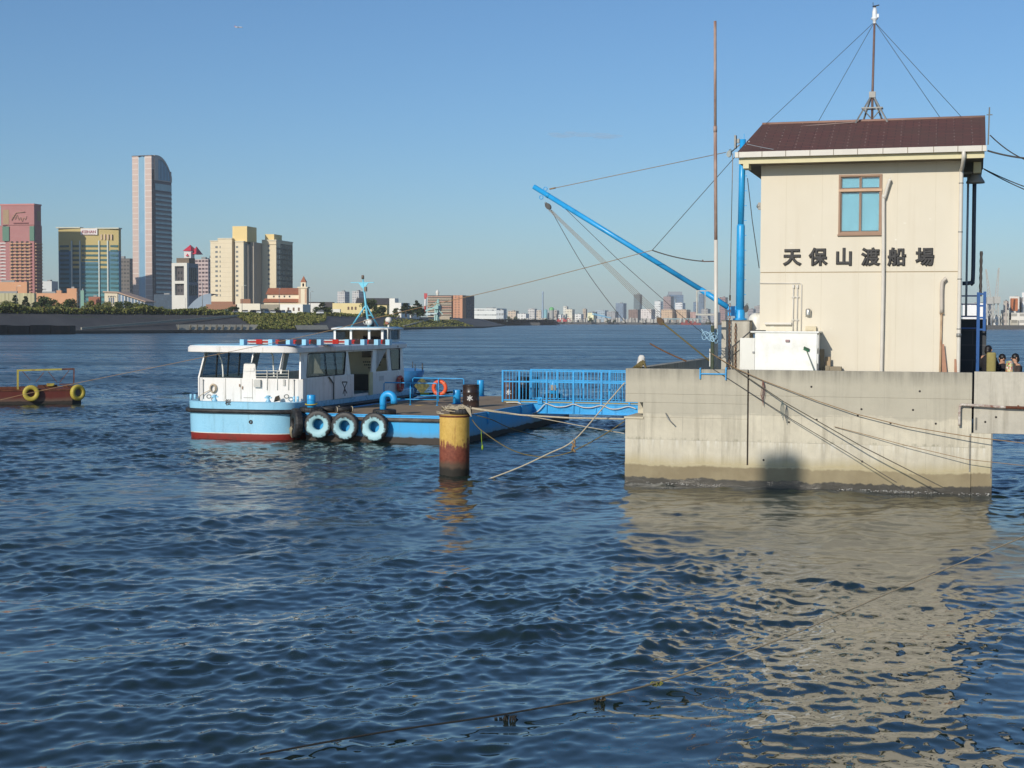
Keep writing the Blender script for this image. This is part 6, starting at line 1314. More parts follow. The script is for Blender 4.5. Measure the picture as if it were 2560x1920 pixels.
# ------------------------------------------------------------------ the left bank
bank_px = [(-900, 838), (0, 835), (480, 832.3), (700, 831.5), (860, 830.5), (1010, 824.5), (1190, 820.3)]
BK = [onz(x, y) for x, y in bank_px]
BK2 = []
for i in range(len(BK) - 1):
    n = 14
    for k in range(n): BK2.append(BK[i].lerp(BK[i + 1], k / n))
BK2.append(BK[-1])
BK2 += [BK[-1] + Vector((5, 14, 0)), BK[-1] + Vector((6, 60, 0)), Vector((-8, 1350, 0)), Vector((-6, 1500, 0))]
def bank_off(i, d):
    a = BK2[max(0, i - 2)]; b = BK2[min(len(BK2) - 1, i + 2)]; t_ = (b - a).normalized(); n_ = Vector((-t_.y, t_.x, 0)); return BK2[i] + n_ * d
def strip(profile, name, mat, jit=0.0, i0=0, i1=None):
    "cross-section of (distance inland, height) swept along the bank"
    rg = random.Random(2); i1 = i1 or len(BK2); vs = []; fs = []; n = len(profile)
    for i in range(i0, i1):
        for d, z_ in profile: p = bank_off(i, d); vs.append((p.x, p.y, z_ + rg.uniform(-jit, jit)))
    for i in range(i1 - i0 - 1):
        for k in range(n - 1): a = i * n + k; fs.append((a, a + n, a + n + 1, a + 1))
    m = MB(); m.add(vs, fs); return m.build(name, mat, None, fix=False)
QD = concrete('far_quay', (0.16, 0.15, 0.13, 1), wet=False)
t = NT('quay_dark'); co = t.coord(); z = t.sep(co)[2]; n = t.noise(t.map(co, (.3, .3, 2)), .5, 5, .7); t.base(t.mix(t.ramp(t.math('ADD', z, n), [(.55, 0.), (.9, 1.)]), (.02, .02, .018, 1), t.mix(n, (.05, .05, .045, 1), (.10, .10, .09, 1)))); t.rough(.85)
qw = strip([(0, -2), (0, 1.0), (1.6, 1.05)], 'quay_wall', t.m); tag(qw, 'low dark quay wall along the waterline of the left bank', 'quay wall')
t = NT('revetment'); co = t.coord(); n = t.noise(co, .06, 6, .65); n2 = t.noise(co, .5, 5, .7)
c = t.mix(t.ramp(n, [(.35, 0.), (.7, 1.)]), (.050, .052, .056, 1), (.082, .082, .082, 1)); c = t.mix(t.ramp(n2, [(.58, 0.), (.8, .6)]), c, (.03, .036, .024, 1))
c = t.mix(t.ramp(t.noise(t.map(co, (.02, .02, 1)), 1.0, 3), [(.60, 0.), (.66, .45)]), c, (.05, .07, .035, 1)); t.base(c); t.rough(.9)
setting(strip([(1.6, 1.05), (4, 1.3), (21, 6.4), (22.5, 6.5)], 'embankment', t.m, .05), label='dark sloping river embankment')
t = NT('bank_grass'); co = t.coord(); n = t.noise(co, .09, 6, .7); t.base(t.ramp(n, [(.3, (.035, .05, .016, 1)), (.5, (.075, .09, .025, 1)), (.72, (.12, .115, .045, 1))])); t.rough(.95); BGRASS = t.m
setting(strip([(22.5, 6.5), (40, 6.8), (80, 6.6)], 'bank_top', BGRASS, .15), label='grassy top of the river bank')
m = MB(); g_ = [bank_off(i, 79) for i in range(0, len(BK2), 6)] + [Vector((60, 1900, 0)), Vector((80, 3200, 0)), Vector((-1600, 3200, 0)), Vector((-1600, BK2[0].y + 100, 0))]
m.add([(p.x, p.y, 6.5) for p in g_], [tuple(range(len(g_)))]); t = NT('town_ground'); n = t.noise(t.coord(), .02, 5); t.base(t.mix(n, (.10, .10, .09, 1), (.18, .17, .15, 1))); t.rough(.9)
setting(m.build('ground', t.m, None, fix=False), label='flat town ground behind the bank')
# pale lower retaining walls, ramp wall, old quay in front at the far left
def bank_pt(px, d, z_):
    "the point inland by d on the bank seen at column px"
    best = None
    for i in range(0, len(BK2) - 4):
        p = bank_off(i, d); x = 1280 + FPX * p.x / p.y
        if best is None or abs(x - px) < best[0]: best = (abs(x - px), p)
    p = best[1]; return Vector((p.x, p.y, z_))
PALE = concrete('pale_retaining', (.42, .39, .31, 1), wet=False)
def lowwall(x0, x1, d0, z0, d1, z1, name, label, mat, n=12):
    vs = []; fs = []
    for k in range(n + 1):
        px = x0 + (x1 - x0) * k / n; a = bank_pt(px, d0, z0); b = bank_pt(px, d1, z1); c = bank_pt(px, d1 + .8, z1); vs += [a, b, c]
    for k in range(n):
        for j in range(2): a = k * 3 + j; fs.append((a, a + 3, a + 4, a + 1))
    m = MB(); m.add(vs, fs); o = m.build(name, mat, None, fix=False); return tag(o, label, 'retaining wall')
lowwall(452, 640, .9, 1.05, 2.0, 2.9, 'retaining_wall', 'pale buttressed retaining wall at the foot of the embankment, left of the green slope', PALE)
lowwall(742, 818, .9, 1.05, 2.0, 2.7, 'retaining_wall', 'short pale retaining wall at the foot of the embankment, right of the green slope', PALE)
m = MB()
for k in range(18):
    p = bank_pt(458 + k * 9.6, .75, 1.05); m.bar(p, p + Vector((.0, .6, 1.7)), .35, .35)
tag(m.build('buttress_row', M('buttress', rgb(120, 114, 98), .9), None, fix=False), 'row of thin dark buttresses on the pale retaining wall', 'buttress', kind='stuff')
a = bank_pt(190, 3.5, 1.6); b = bank_pt(600, 19, 6.2); m = MB(); m.bar(a, b, .5, .7); tag(m.build('ramp_kerb', M('ramp_pale', rgb(170, 166, 150), .8), None), 'long pale kerb of a ramp slanting across the dark embankment', 'kerb')
a = bank_pt(1010, 3.5, 1.6); b = bank_pt(1085, 20, 6.3); m = MB(); m.bar(a, b, .8, .9); tag(m.build('ramp_kerb', _MC['ramp_pale'], None), 'pale ramp kerb on the embankment near the teal loader', 'kerb')
m = MB(); a = onz(-200, 838); b = onz(188, 835); dv = Vector((0, 5, 0))
for k in range(7):
    p = a.lerp(b, k / 7); q = a.lerp(b, (k + .93) / 7); m.add([tuple(p + Vector((0, -4, -2))), tuple(q + Vector((0, -4, -2))), tuple(q + Vector((0, 2, -2))), tuple(p + Vector((0, 2, -2))), tuple(p + Vector((0, -4, 2.6 + .2 * (k % 2)))), tuple(q + Vector((0, -4, 2.6 + .2 * (k % 2)))), tuple(q + Vector((0, 2, 2.6))), tuple(p + Vector((0, 2, 2.6)))], [(0, 3, 2, 1), (4, 5, 6, 7), (0, 1, 5, 4), (1, 2, 6, 5), (2, 3, 7, 6), (3, 0, 4, 7)])
tag(m.build('old_jetty', M('jetty_dark', (.05, .042, .036, 1), .9, .3, .5, dirt=(.12, .07, .045, 1), dirt_amt=.3, dirt_scale=.3), None), 'dark old timber jetty in front of the embankment at the far left', 'jetty')
# shrubs on the bank top and the green slope: uncountable
def leafcloud(pts, size, seed):
    rg = np.random.RandomState(seed); P = np.array(pts); n = len(P)
    d1 = rg.normal(size=(n, 3)); d1 /= np.linalg.norm(d1, axis=1)[:, None]; d2 = np.cross(d1, rg.normal(size=(n, 3))); d2 /= np.linalg.norm(d2, axis=1)[:, None]
    s = size * rg.uniform(.5, 1.3, (n, 1)); V = np.stack([P - d1 * s - d2 * s * .6, P + d1 * s - d2 * s * .6, P + d1 * s + d2 * s * .6, P - d1 * s + d2 * s * .6], 1).reshape(-1, 3)
    m = MB(); m.add([tuple(v) for v in V], [(4 * i, 4 * i + 1, 4 * i + 2, 4 * i + 3) for i in range(n)]); return m
def leafmat(name, c0, c1, c2):
    t = NT(name); g = t.n('NewGeometry'); rnd = g.outputs['Random Per Island']; n = t.noise(t.coord(), .12, 4)
    f = t.math('ADD', t.math('MULTIPLY', rnd, .55), t.math('MULTIPLY', n, .5)); t.base(t.ramp(f, [(.2, c0), (.5, c1), (.85, c2)])); t.rough(.8); t.spec(.2); return t.m
SHR = leafmat('shrub_leaf', (.055, .078, .02, 1), (.145, .16, .042, 1), (.26, .235, .07, 1)); TRE = leafmat('tree_leaf', (.03, .05, .018, 1), (.065, .095, .03, 1), (.12, .145, .045, 1)); PIN = leafmat('pine_leaf', (.018, .034, .016, 1), (.04, .062, .028, 1), (.075, .095, .04, 1))
rg = random.Random(9); pts = []
for k in range(17000):
    px = rg.uniform(-60, 1000); d = rg.uniform(20.5, 30); h = (1.7 + 1.3 * (math.sin(px * .055) * .5 + .5) * (math.sin(px * .021 + 1) * .4 + .7)) * (1.0 if px < 560 else (.28 if px < 745 else .7))
    i = None; p = None
    f = (px + 60) / 1060 * 5; pts.append((px, d, h * rg.random() ** .7))
BC = {}
def bankpos(px, d):
    "the point inland by d on the bank, exactly in column px"
    k = round(d * 2) / 2
    if k not in BC:
        P_ = [bank_off(i, k) for i in range(0, len(BK2) - 4)]; xs_b = np.array([1280 + FPX * p.x / p.y for p in P_]); o_b = np.argsort(xs_b); BC[k] = (xs_b[o_b], np.array([p.x for p in P_])[o_b], np.array([p.y for p in P_])[o_b])
    a_, b_, c_ = BC[k]; return np.interp(px, a_, b_), np.interp(px, a_, c_)
def slope_z(d): return 1.3 + (d - 4) / 17 * 5.1 if d > 4 else 1.1
W3 = []
for px, d, h in pts:
    x, y = bankpos(px, d); W3.append((x + rg.uniform(-.3, .3), y, max(6.3, 6.4) + h if d > 21 else slope_z(d) + h))
for k in range(7500):      # green slope patches
    px = rg.uniform(590, 815); d = rg.uniform(2, 21)
    edge = 21 - (px - 590) / 60 * 19 if px < 650 else (2 if px < 735 else 2 + (px - 735) / 80 * 13)
    if d < edge + rg.uniform(-2, 2): continue
    d = round(d * 2) / 2; x, y = bankpos(px, d); W3.append((x + rg.uniform(-.4, .4), y, slope_z(d) + rg.random() * .9))
for k in range(3500):      # weeds by the tip of the bank
    px = rg.uniform(960, 1195); d = round(rg.uniform(2, 16) * 2) / 2; x, y = bankpos(px, d); W3.append((x, y, slope_z(d) + rg.random() * .7))
o = leafcloud(W3, .42, 4).build('shrubs', SHR, None, fix=False); tag(o, 'olive green shrubs and weeds along the top of the left bank', None, kind='stuff')

# ------------------------------------------------------------------ trees
def tree_mesh(kind, seed):
    rg = random.Random(seed); np_r = np.random.RandomState(seed)
    H_ = 1.0; pts = []; lobes = []
    if kind == 'pine':
        for k in range(7):
            z_ = .3 + .68 * k / 6; r_ = .30 * (1.08 - z_) + .04
            for j in range(4): a = rg.uniform(0, 6.28); lobes.append((r_ * .7 * math.cos(a), r_ * .7 * math.sin(a), z_ + rg.uniform(-.03, .03), r_ * .55, .05))
    else:
        for k in range(17): a = rg.uniform(0, 6.28); q_ = rg.uniform(.03, .30); z_ = rg.uniform(.18, .84); q_ *= 1.15 - .6 * abs(z_ - .42); lobes.append((q_ * math.cos(a), q_ * math.sin(a), z_, rg.uniform(.12, .20), rg.uniform(.10, .16)))
    for lx, ly, lz, lr, lh in lobes:
        n = int(46 if kind == 'pine' else 62)
        d = np_r.normal(size=(n, 3)); d /= np.linalg.norm(d, axis=1)[:, None]; r_ = np_r.uniform(.55, 1.05, (n, 1)); q = d * r_ * np.array([lr, lr, lh]); pts += [(lx + a[0], ly + a[1], lz + a[2]) for a in q]
    cm = leafcloud(pts, .036 if kind != 'pine' else .03, seed)
    tm = MB(); tm.tube([(0, 0, -.02), (.01, .0, .3), (0, .01, .75 if kind != 'pine' else .97)], [.030, .022, .006], 7)
    for k in range(5): a = rg.uniform(0, 6.28); z_ = rg.uniform(.25, .55); tm.tube([(0, 0, z_), (.12 * math.cos(a), .12 * math.sin(a), z_ + .12), (.22 * math.cos(a), .22 * math.sin(a), z_ + .22)], [.012, .008, .003], 5)
    return cm, tm
BARK = M('bark', rgb(92, 78, 62), .9, .2, 2)
TPRO = {}
def tree(px, ytop, Y, kind, label, wid=1.0, zb=6.4):
    p = at(px, ytop, Y); h = p.z - zb
    key = (kind, int(px) % 3)
    if key not in TPRO:
        t = thing('tree' if kind != 'pine' else 'pine_tree', label, 'tree', (p.x, Y, zb), 0, 'trees on the left bank'); cm, tm = tree_mesh(kind, len(TPRO) + 3)
        cm.build('crown', {'leaf': TRE, 'bush': SHR, 'pine': PIN}[kind], t, fix=False); tm.build('trunk', BARK, t, fix=False); TPRO[key] = t
    else: t = copy_tree(TPRO[key], (p.x, Y, zb), None, label)
    t.scale = (h * wid, h * wid, h); t.rotation_euler = (0, 0, px * 1.7); return t
for px, yt, Y, k, lb, wd in (
    (8, 752, 600, 'bush', 'low round tree at the far left in front of the pale store', 1.0), (22, 750, 600, 'bush', 'low round tree just right of the far left one', .9), (38, 740, 600, 'pine', 'slim dark conifer in front of the pale store', 1.0), (64, 742, 602, 'pine', 'slim grey green conifer right of the dark one', 1.1),
    (88, 752, 605, 'leaf', 'low dark tree behind the first lamp post', 1.0), (112, 737, 610, 'leaf', 'full green tree before the orange wall', 1.3), (128, 744, 606, 'leaf', 'smaller green tree right of the full one', 1.2), (150, 752, 606, 'bush', 'low olive tree below the orange block', 1.2), (172, 744, 604, 'leaf', 'dark green tree at the corner of the orange block', 1.2), (186, 752, 604, 'leaf', 'small tree beside the orange block corner', 1.0),
    (222, 746, 604, 'bush', 'olive tree left of the white gabled hall', 1.2), (240, 752, 600, 'bush', 'low bush tree in front of the white gabled hall', 1.2), (268, 752, 604, 'bush', 'low olive tree below the hall roof', 1.1), (295, 751, 604, 'leaf', 'dark tree in front of the glazed hall wing', 1.3), (322, 750, 604, 'leaf', 'dark tree left of the tall tower foot', 1.3), (345, 752, 604, 'bush', 'wide olive tree at the tall tower foot', 1.3), (362, 754, 604, 'leaf', 'small dark tree right of the tower foot', 1.2), (400, 765, 604, 'bush', 'low bush tree under the grey podium', 1.2),
    (508, 764, 620, 'bush', 'low bush at the foot of the cream hotel', 1.4), (578, 763, 640, 'leaf', 'broad dark tree before the white wall', 1.8), (590, 767, 640, 'leaf', 'small tree right of the broad dark tree', 1.3), (690, 768, 640, 'leaf', 'small round tree before the grey wall', 1.1),
    (806, 757, 680, 'pine', 'dark bushy pine beside the cream low building', 2.0), (796, 765, 680, 'leaf', 'low tree left of the dark bushy pine', 1.6), (820, 766, 680, 'leaf', 'low tree right of the dark bushy pine', 1.4),
    (922, 744, 720, 'leaf', 'tall broad dark tree behind the ferry mast', 1.2), (938, 756, 720, 'leaf', 'dark tree joined to the tall broad one', 1.3), (958, 762, 730, 'leaf', 'thin grey green tree in front of the slate roof', 1.2), (989, 767, 740, 'leaf', 'small round green tree before the white stepped house', 1.0),
    (1015, 759, 760, 'pine', 'dark pine left of the pointed conifer', 2.2), (1030, 764, 760, 'leaf', 'dark tree below the pointed conifer', 1.5), (1044, 753, 760, 'pine', 'pointed conifer on the tip of the bank', 1.7), (1050, 770, 760, 'leaf', 'dark spreading tree at the end of the trees', 1.8)):
    tree(px, yt, Y, k, lb, wd)

# ------------------------------------------------------------------ lamp posts and parked cars on the bank
LP = None
for px, yt, Y, lb in ((42, 714, 590, 'pale lamp post at the far left of the bank'), (193, 731, 590, 'lamp post before the orange block'), (214, 752, 585, 'short lamp post left of the white gabled hall'), (280, 740, 590, 'lamp post before the white gabled hall'), (380, 766, 575, 'short lamp post at the tower foot'), (421, 765, 575, 'short lamp post right of the tower'), (464, 744, 590, 'lamp post with box sign beside the grey shell roof'), (506, 705, 600, 'tall lamp post in front of the cream hotel left edge'), (605, 713, 600, 'tall lamp post in front of the cream hotel recess'), (698, 721, 600, 'tall lamp post in front of the red tiled church'), (776, 728, 640, 'tall thin lamp post right of the bell tower')):
    p = at(px, yt, Y); zb = 6.5; h = p.z - zb
    if LP is None:
        LP = thing('lamp_post', lb, 'lamp post', (p.x, Y, zb), 0, 'lamp posts along the bank'); m = MB(); m.tube([(0, 0, 0), (0, 0, .97)], [.0105, .007], 6); m.build('post', GREY, LP); m = MB(); m.tube([(0, 0, .96), (.02, 0, .985), (.10, 0, 1.0)], .006, 5); m.box(.06, .15, -.014, .014, .985, 1.0); m.build('lamp_head', WHITE, LP); LP.scale = (h, h, h)
    else: c = copy_tree(LP, (p.x, Y, zb), (px * 1.3) % 6, lb); c.scale = (h, h, h)
def car(px, py, Y, rz, body, label):
    p = at(px, py, Y); t = thing('parked_car', label, 'car', (p.x, Y, p.z), rz, 'cars parked behind the bank')
    m = MB(); m.ext(rpoly([(-2.15, .3), (2.15, .3), (2.2, .7), (1.4, .9), (-2.1, .95)], .12), -.85, .85); m.build('body', body, t)
    m = MB(); m.ext(rpoly([(-1.9, .9), (1.2, .9), (.55, 1.45), (-1.5, 1.48)], .15), -.74, .74); m.build('windows', M('car_glass', (.02, .025, .03, 1), .08), t)
    m = MB(); m.ext(rpoly([(-1.5, 1.40), (.55, 1.38), (.5, 1.5), (-1.45, 1.53)], .05), -.72, .72); m.build('roof', body, t)
    for x in (-1.3, 1.35):
        for y in (-.82, .66): m = MB(); m.lathe([(0, y), (.31, y), (.31, y + .18), (0, y + .18)], (x, 0, .31), 12, 'y'); m.build('wheel', BLACK, t)
    return t
CW_, CS_, CK_, CB_ = M('car_white', rgb(228, 228, 226), .25, .03), M('car_silver', rgb(160, 164, 168), .25, .05, 1, .5), M('car_black', rgb(30, 30, 34), .2, .05), M('car_blue', rgb(70, 92, 120), .25, .05)
cl = ['white', 'silver', 'black', 'blue grey']; cm_ = [CW_, CS_, CK_, CB_]
def zt(Y): return 6.5
cars = [(78, 0, 'white car behind the shrubs below the slim conifers'), (98, 1, 'silver car behind the shrubs near the first lamp post'), (160, 0, 'white van-like car behind the shrubs before the orange block'), (176, 0, 'white car at the right end of the first row'), (278, 3, 'blue grey car behind the shrubs before the white hall'), (296, 3, 'blue grey car right of its twin by the white hall'), (588, 1, 'silver car at the left end of the church car park'), (612, 0, 'white car at the church car park, first white'), (632, 2, 'black car between white cars in the church car park'), (646, 0, 'white car in the middle of the church car park'), (664, 3, 'blue grey car right of the middle white car'), (680, 0, 'bright white car below the church nave'), (694, 2, 'black car below the white wall with three windows'), (708, 3, 'blue grey car near the right end of the church car park'), (722, 1, 'silver car at the right end of the church car park'), (800, 0, 'white car by the dark bushy pine')]
cp0 = {}
for i, (px, k, lb) in enumerate(cars):
    Y = 585 if px < 400 else 600; p = at(px, 780, Y); rz = (i * 1.3) % 3 if px < 400 else R(100 + (i * 37) % 30)
    if k not in cp0:
        cp0[k] = car(px, 780, Y, rz, cm_[k], lb); cp0[k].location.z = 7.0
    else: copy_tree(cp0[k], (p.x, Y, 7.0), rz, lb)

# ------------------------------------------------------------------ buildings of the left bank
def corner_box(xl, xc, xr, Y, deg):
    "frame with its origin at the near corner; left face along -u, right face along +v; returns frame and face lengths"
    p = at(xc, 800, Y); f = Frame((p.x, Y), deg); 
    def length(px, d):
        k = (px - 1280) / FPX; den = d.x - k * d.y
        return max(1.0, (k * p.y - p.x) / den)
    L = length(xl, -f.u); Rr = length(xr, f.v) if xr > xc else 12.0
    return f, L, Rr
def zat(py, Y, px=400): return at(px, py, Y).z
GZ = 6.4
def bldg(name, label, xl, xc, xr, yt, Y, deg, mat, cat='building', zb=GZ, roofm=None, group=None, cap=.8):
    f, L, Rr = corner_box(xl, xc, xr, Y, deg); t = thing(name, label, cat, f.w(0, 0, zb), f.rz, group); h = zat(yt, Y, xc) - zb
    m = MB(); m.box(-L, 0, 0, Rr, -1, h); m.build('wall', mat, t)
    m = MB(); m.box(-L + .3, -.3, .3, Rr - .3, h - .02, h + .02); 
    if cap: m.box(-L - .15, .15, -.15, Rr + .15, h - cap, h + .15) if False else m.box(-L * .6, -L * .3, Rr * .3, Rr * .6, h, h + max(1.0, h * .04))
    m.build('roof', roofm or M('flat_roof', (.3, .3, .29, 1), .9), t)
    return t, f, L, Rr, h
GLT = M('tower_glass', rgb(140, 172, 180), .15, .15, .2, spec=.6); GLD = M('tower_glass_dark', rgb(34, 42, 52), .2, .3, .1)
# tall slab tower
f, L, Rr = corner_box(334, 382, 430.5, 1263, 24); zt_ = zat(389, 1263, 382) - GZ
tw = thing('slab_tower', 'tall slim tower with pink tiled end, blue glass stripe and arched top', 'tower', f.w(0, 0, GZ), f.rz)
pk = NT('pink_tile'); uv = pk.sep(pk.coord('UV')); b = pk.math('FRACT', pk.math('DIVIDE', uv[1], 4.55)); 
pk.base(pk.mix(pk.math('LESS_THAN', b, .075), pk.mix(pk.noise(pk.coord(), .12, 3), rgb(190, 168, 156), rgb(206, 184, 172)), rgb(226, 216, 206))); pk.rough(.7); PK = pk.m
m = MB(); m.box(-L, 0, 0, Rr, -1, zt_ - 11); m.build('core', M('tower_core', rgb(110, 106, 112), .7), tw)
for a, b in ((-L, -L * .70), (-L * .33, 0)): m = MB(); m.box(a, b, -.6, 3, -1, zt_); m.build('tile_pier', PK, tw)
m = MB(); m.box(-L * .70, -L * .33, -.2, 2.6, -1, zt_ - 1); m.build('glass_stripe', M('stripe_glass', rgb(134, 172, 194), .2, .08, .1), tw)
m = MB(); m.box(-L * .70, -L * .66, -.45, .5, -1, zt_ - .5); m.box(-L * .37, -L * .33, -.45, .5, -1, zt_ - .5); m.build('stripe_edge', M('stripe_white', rgb(206, 210, 214), .4), tw)
m = MB(); m.box(-L - .3, .3, -.9, 3.3, zt_, zt_ + .5); m.build('parapet', M('dark_cap', rgb(90, 84, 84), .6), tw)
nb = 26; hb_ = (zt_ - 34) / nb
for k in range(nb):
    z0 = 4 + k * hb_
    m = MB(); m.box(-.3, .35, 4.5, Rr - .8, z0 + hb_ * .30, z0 + hb_ * .78); m.build('window_band', GLT if (k * 7) % 5 else M('tower_glass_b', rgb(160, 186, 194), .12, .2, .2), tw)
    if k % 1 == 0: m = MB(); m.box(-.2, .75, 4.2, Rr - .4, z0 + hb_ * .80, z0 + hb_ * 1.1); m.build('floor_ledge', M('ledge_dark', rgb(128, 126, 126), .5), tw)
m = MB(); m.box(-.3, .55, 4.0, Rr - .5, zt_ - 28, zt_ - 22.5); m.build('window_band', GLT, tw)
# arched head
ar = []; n = 14; v0, v1 = 3.2, Rr; base = zt_ - 30
for k in range(n + 1): a = PI * .5 + (k / n) * PI * .44; ar.append((v0 + (v1 - v0) * k / n, zt_ - 2.5 + 3.5 * math.sin(PI * .08 + PI * .5 * (1 - k / n)) - 14 * (k / n) ** 3))
hd_out = [(v0, zt_ - 20)] + ar + [(v1, zt_ - 20)]; hd_in = [(v0 + 4.5, zt_ - 19.2)] + [(v0 + 4.5 + (v1 - v0 - 6.5) * k / 10, ar[int(k / 10 * (n - 2)) + 1][1] - 3.2) for k in range(11)] + [(v1 - 2.0, zt_ - 19.2)]
m = MB(); m.plate(hd_out, [hd_in], lambda a, b: (.6, a, b), lambda a, b: (-L * .55, a, b)); m.build('arched_head', M('head_grey', rgb(182, 176, 170), .5), tw)
m = MB(); m.plate(hd_in, [], lambda a, b: (.1, a, b), lambda a, b: (-.4, a, b)); m.build('arch_glass', M('arch_glass', rgb(88, 140, 168), .12, .1, .1), tw)
[MB().box(.11, .25, v0 + 4.5 + (v1 - v0 - 6.5) * k / 4 - .12, v0 + 4.5 + (v1 - v0 - 6.5) * k / 4 + .12, zt_ - 19, ar[int(k / 4 * 12) + 1][1] - 3.4).build('mullion', DGREY, tw) for k in (1, 2, 3)]
bldg('podium', 'low dark glass podium at the right foot of the tall tower', 385, 430, 455, 736, 1150, 24, M('podium_glass', rgb(70, 84, 98), .25, .2, .1))
# pink hotel
PINK = M('pink_wall', rgb(170, 116, 112), .7, .08, .1); TANB = M('tan_balcony', rgb(190, 148, 112), .7, .08, .1)
f, L, Rr = corner_box(-14, 87, 107, 1150, 14); z_t = zat(562, 1150, 60) - GZ; z_tt = zat(510, 1150, 60) - GZ
ph = thing('pink_hotel', 'pink high-rise hotel with tan balconies and green corner panels at the far left', 'hotel', f.w(0, 0, GZ), f.rz); u_ = L / 101
m = MB(); m.prism([(-L, 4), (-L * .62, 0), (0, 0), (0, Rr), (-L, Rr)], -1, z_t); m.build('wall', PINK, ph)
m = MB(); m.box(-L * .80, .6, -.6, Rr - 2, z_t, z_tt); m.build('crown', PINK, ph)
m = MB(); m.box(-L * .82, .9, -.9, Rr - 1.5, z_tt - .8, z_tt + .3); m.build('cornice', M('pink_cornice', rgb(196, 128, 122), .7), ph)
for a, b in ((-L * .74, -L * .60), (.02, .02)):
    if b > 0: m = MB(); m.box(-.2, .8, Rr * .3, Rr * .7, z_tt - 12.5, z_tt - 5)
    else: m = MB(); m.box(a, b, -.8, 0, z_tt - 15, z_tt - 4)
    m.build('yellow_panel', M('olive_yellow', rgb(164, 138, 104), .7), ph)
for a, b in ((-L * .76, -L * .60), (-L * .0 - 3.5, .25)): m = MB(); m.box(a, b, -.9 if a < -9 else -.5, 1, z_t - 12, z_t - 1); m.build('green_panel', M('green_panel', rgb(92, 128, 108), .7), ph)
NF = 20
for k in range(NF):
    z0 = 8 + (z_t - 20) * k / NF; hh = (z_t - 20) / NF
    m = MB(); m.box(-L * .58, -L * .06, -1.3, 0, z0, z0 + hh * .34)
    for j in range(5): xx = -L * .56 + L * .11 * j; m.box(xx, xx + L * .055, -1.7, -1.3, z0 - .05, z0 + hh * .40)
    m.build('balcony', TANB, ph)
    m = MB(); [m.box(-L * .57 + L * .125 * j, -L * .57 + L * .125 * j + L * .06, -.12, .0, z0 + hh * .42, z0 + hh * .92) for j in range(4)]; m.build('window_row', M('dark_window', rgb(58, 50, 54), .3, .3, .2), ph)
    m = MB(); m.box(-L * .86, -L * .72, 1.0, 2.6, z0 + hh * .2, z0 + hh * .6); m.build('window_row', M('pale_window', rgb(206, 196, 190), .4, .15, .2), ph)
    m = MB(); m.box(0, 1.2, 1, Rr - 1, z0, z0 + hh * .34); m.build('balcony', TANB, ph)
m = MB(); pts = []
xs = -L * .50; 
for k in range(60): a = k / 59; pts.append((xs + L * .34 * a, -1.3, z_tt - 10.5 + 1.8 * math.sin(a * 26) * (1 - .4 * a) + 1.1 * math.sin(a * 7)))
m.tube(pts, .22, 5); m.tube([(xs - 1, -1.3, z_tt - 12), (xs + 3, -1.3, z_tt - 6.3), (xs + L * .3, -1.3, z_tt - 5.9)], .3, 5); m.build('script_sign', M('sign_tan', rgb(190, 150, 126), .6), ph)
m = MB(); m.box(-L * .48, -L * .12, -1.2, -.7, z_tt - 14.6, z_tt - 13.9); m.build('sign_ledge', M('dark_red', rgb(120, 62, 62), .7), ph)
# yellow and teal hotel
f, L, Rr = corner_box(148, 298, 304, 1190, 8); zt_ = zat(570, 1190, 230) - GZ
kh = thing('teal_hotel', 'broad hotel, yellow above and teal below, with a lettered white sign board', 'hotel', f.w(0, 0, GZ), f.rz)
t = NT('yellow_teal'); co = t.sep(t.coord()); xx = t.math('DIVIDE', t.math('ADD', co[0], L), L); zz = t.math('DIVIDE', co[2], zt_)
def stepband(a, b, lo): return t.math('MULTIPLY', t.math('MULTIPLY', t.math('GREATER_THAN', xx, a), t.math('LESS_THAN', xx, b)), t.math('GREATER_THAN', zz, lo))
ye = None
for a, b, lo in ((-.1, .23, .745), (.23, .38, .53), (.38, .68, .62), (.68, .83, .53), (.83, 1.2, .745)):
    s_ = stepband(a, b, lo); ye = s_ if ye is None else t.math('ADD', ye, s_)
gr_ = t.ramp(zz, [(.1, rgb(70, 138, 140)), (.5, rgb(58, 118, 136)), (.75, rgb(66, 112, 140))])
t.base(t.mix(ye, gr_, rgb(186, 166, 104))); t.rough(.6)
m = MB(); nn_ = 10; pl = [(-L * (1 - k / nn_), -1.6 * math.sin(PI * k / nn_)) for k in range(nn_ + 1)] + [(0, Rr), (-L, Rr)]; m.prism(pl, -1, zt_); m.build('wall', t.m, kh)
m = MB(); m.box(-L * 1.02, -L * .62, -2.2, Rr, zt_, zt_ + .9); m.box(-L * .36, L * .02, -2.2, Rr, zt_ - .6, zt_ + .3); m.build('roof_slab', M('roof_pale', rgb(206, 206, 186), .6), kh)
NF = 15
TG = t = NT('teal_window'); t.base(t.mix(t.noise(t.coord(), .15, 3), rgb(26, 62, 70), rgb(64, 112, 112))); t.rough(.2); TG = t.m
bays = [(.03, .22), (.25, .37), (.40, .67), (.70, .82), (.85, .99)]
for k in range(NF):
    z0 = zt_ * (.04 + .78 * k / NF); hh = zt_ * .78 / NF
    for a, b in bays:
        am = (a + b) / 2; yy = -1.6 * math.sin(PI * am) - .25; m = MB(); m.box(-L * (1 - a), -L * (1 - b), yy, yy + .6, z0 + hh * .34, z0 + hh * .80); m.build('window_band', TG, kh)
for a in (.235, .375, .69, .83):
    yy = -1.6 * math.sin(PI * a) - 1.0; m = MB(); m.box(-L * (1 - a) - .5, -L * (1 - a) + .5, yy, yy + 1.2, 0, zt_ * .86); m.build('fin', M('fin_pale', rgb(196, 204, 196), .5), kh)
sa, sb, szb, szt = .40, .67, zat(587, 1190, 230) - GZ, zat(570, 1190, 230) - GZ
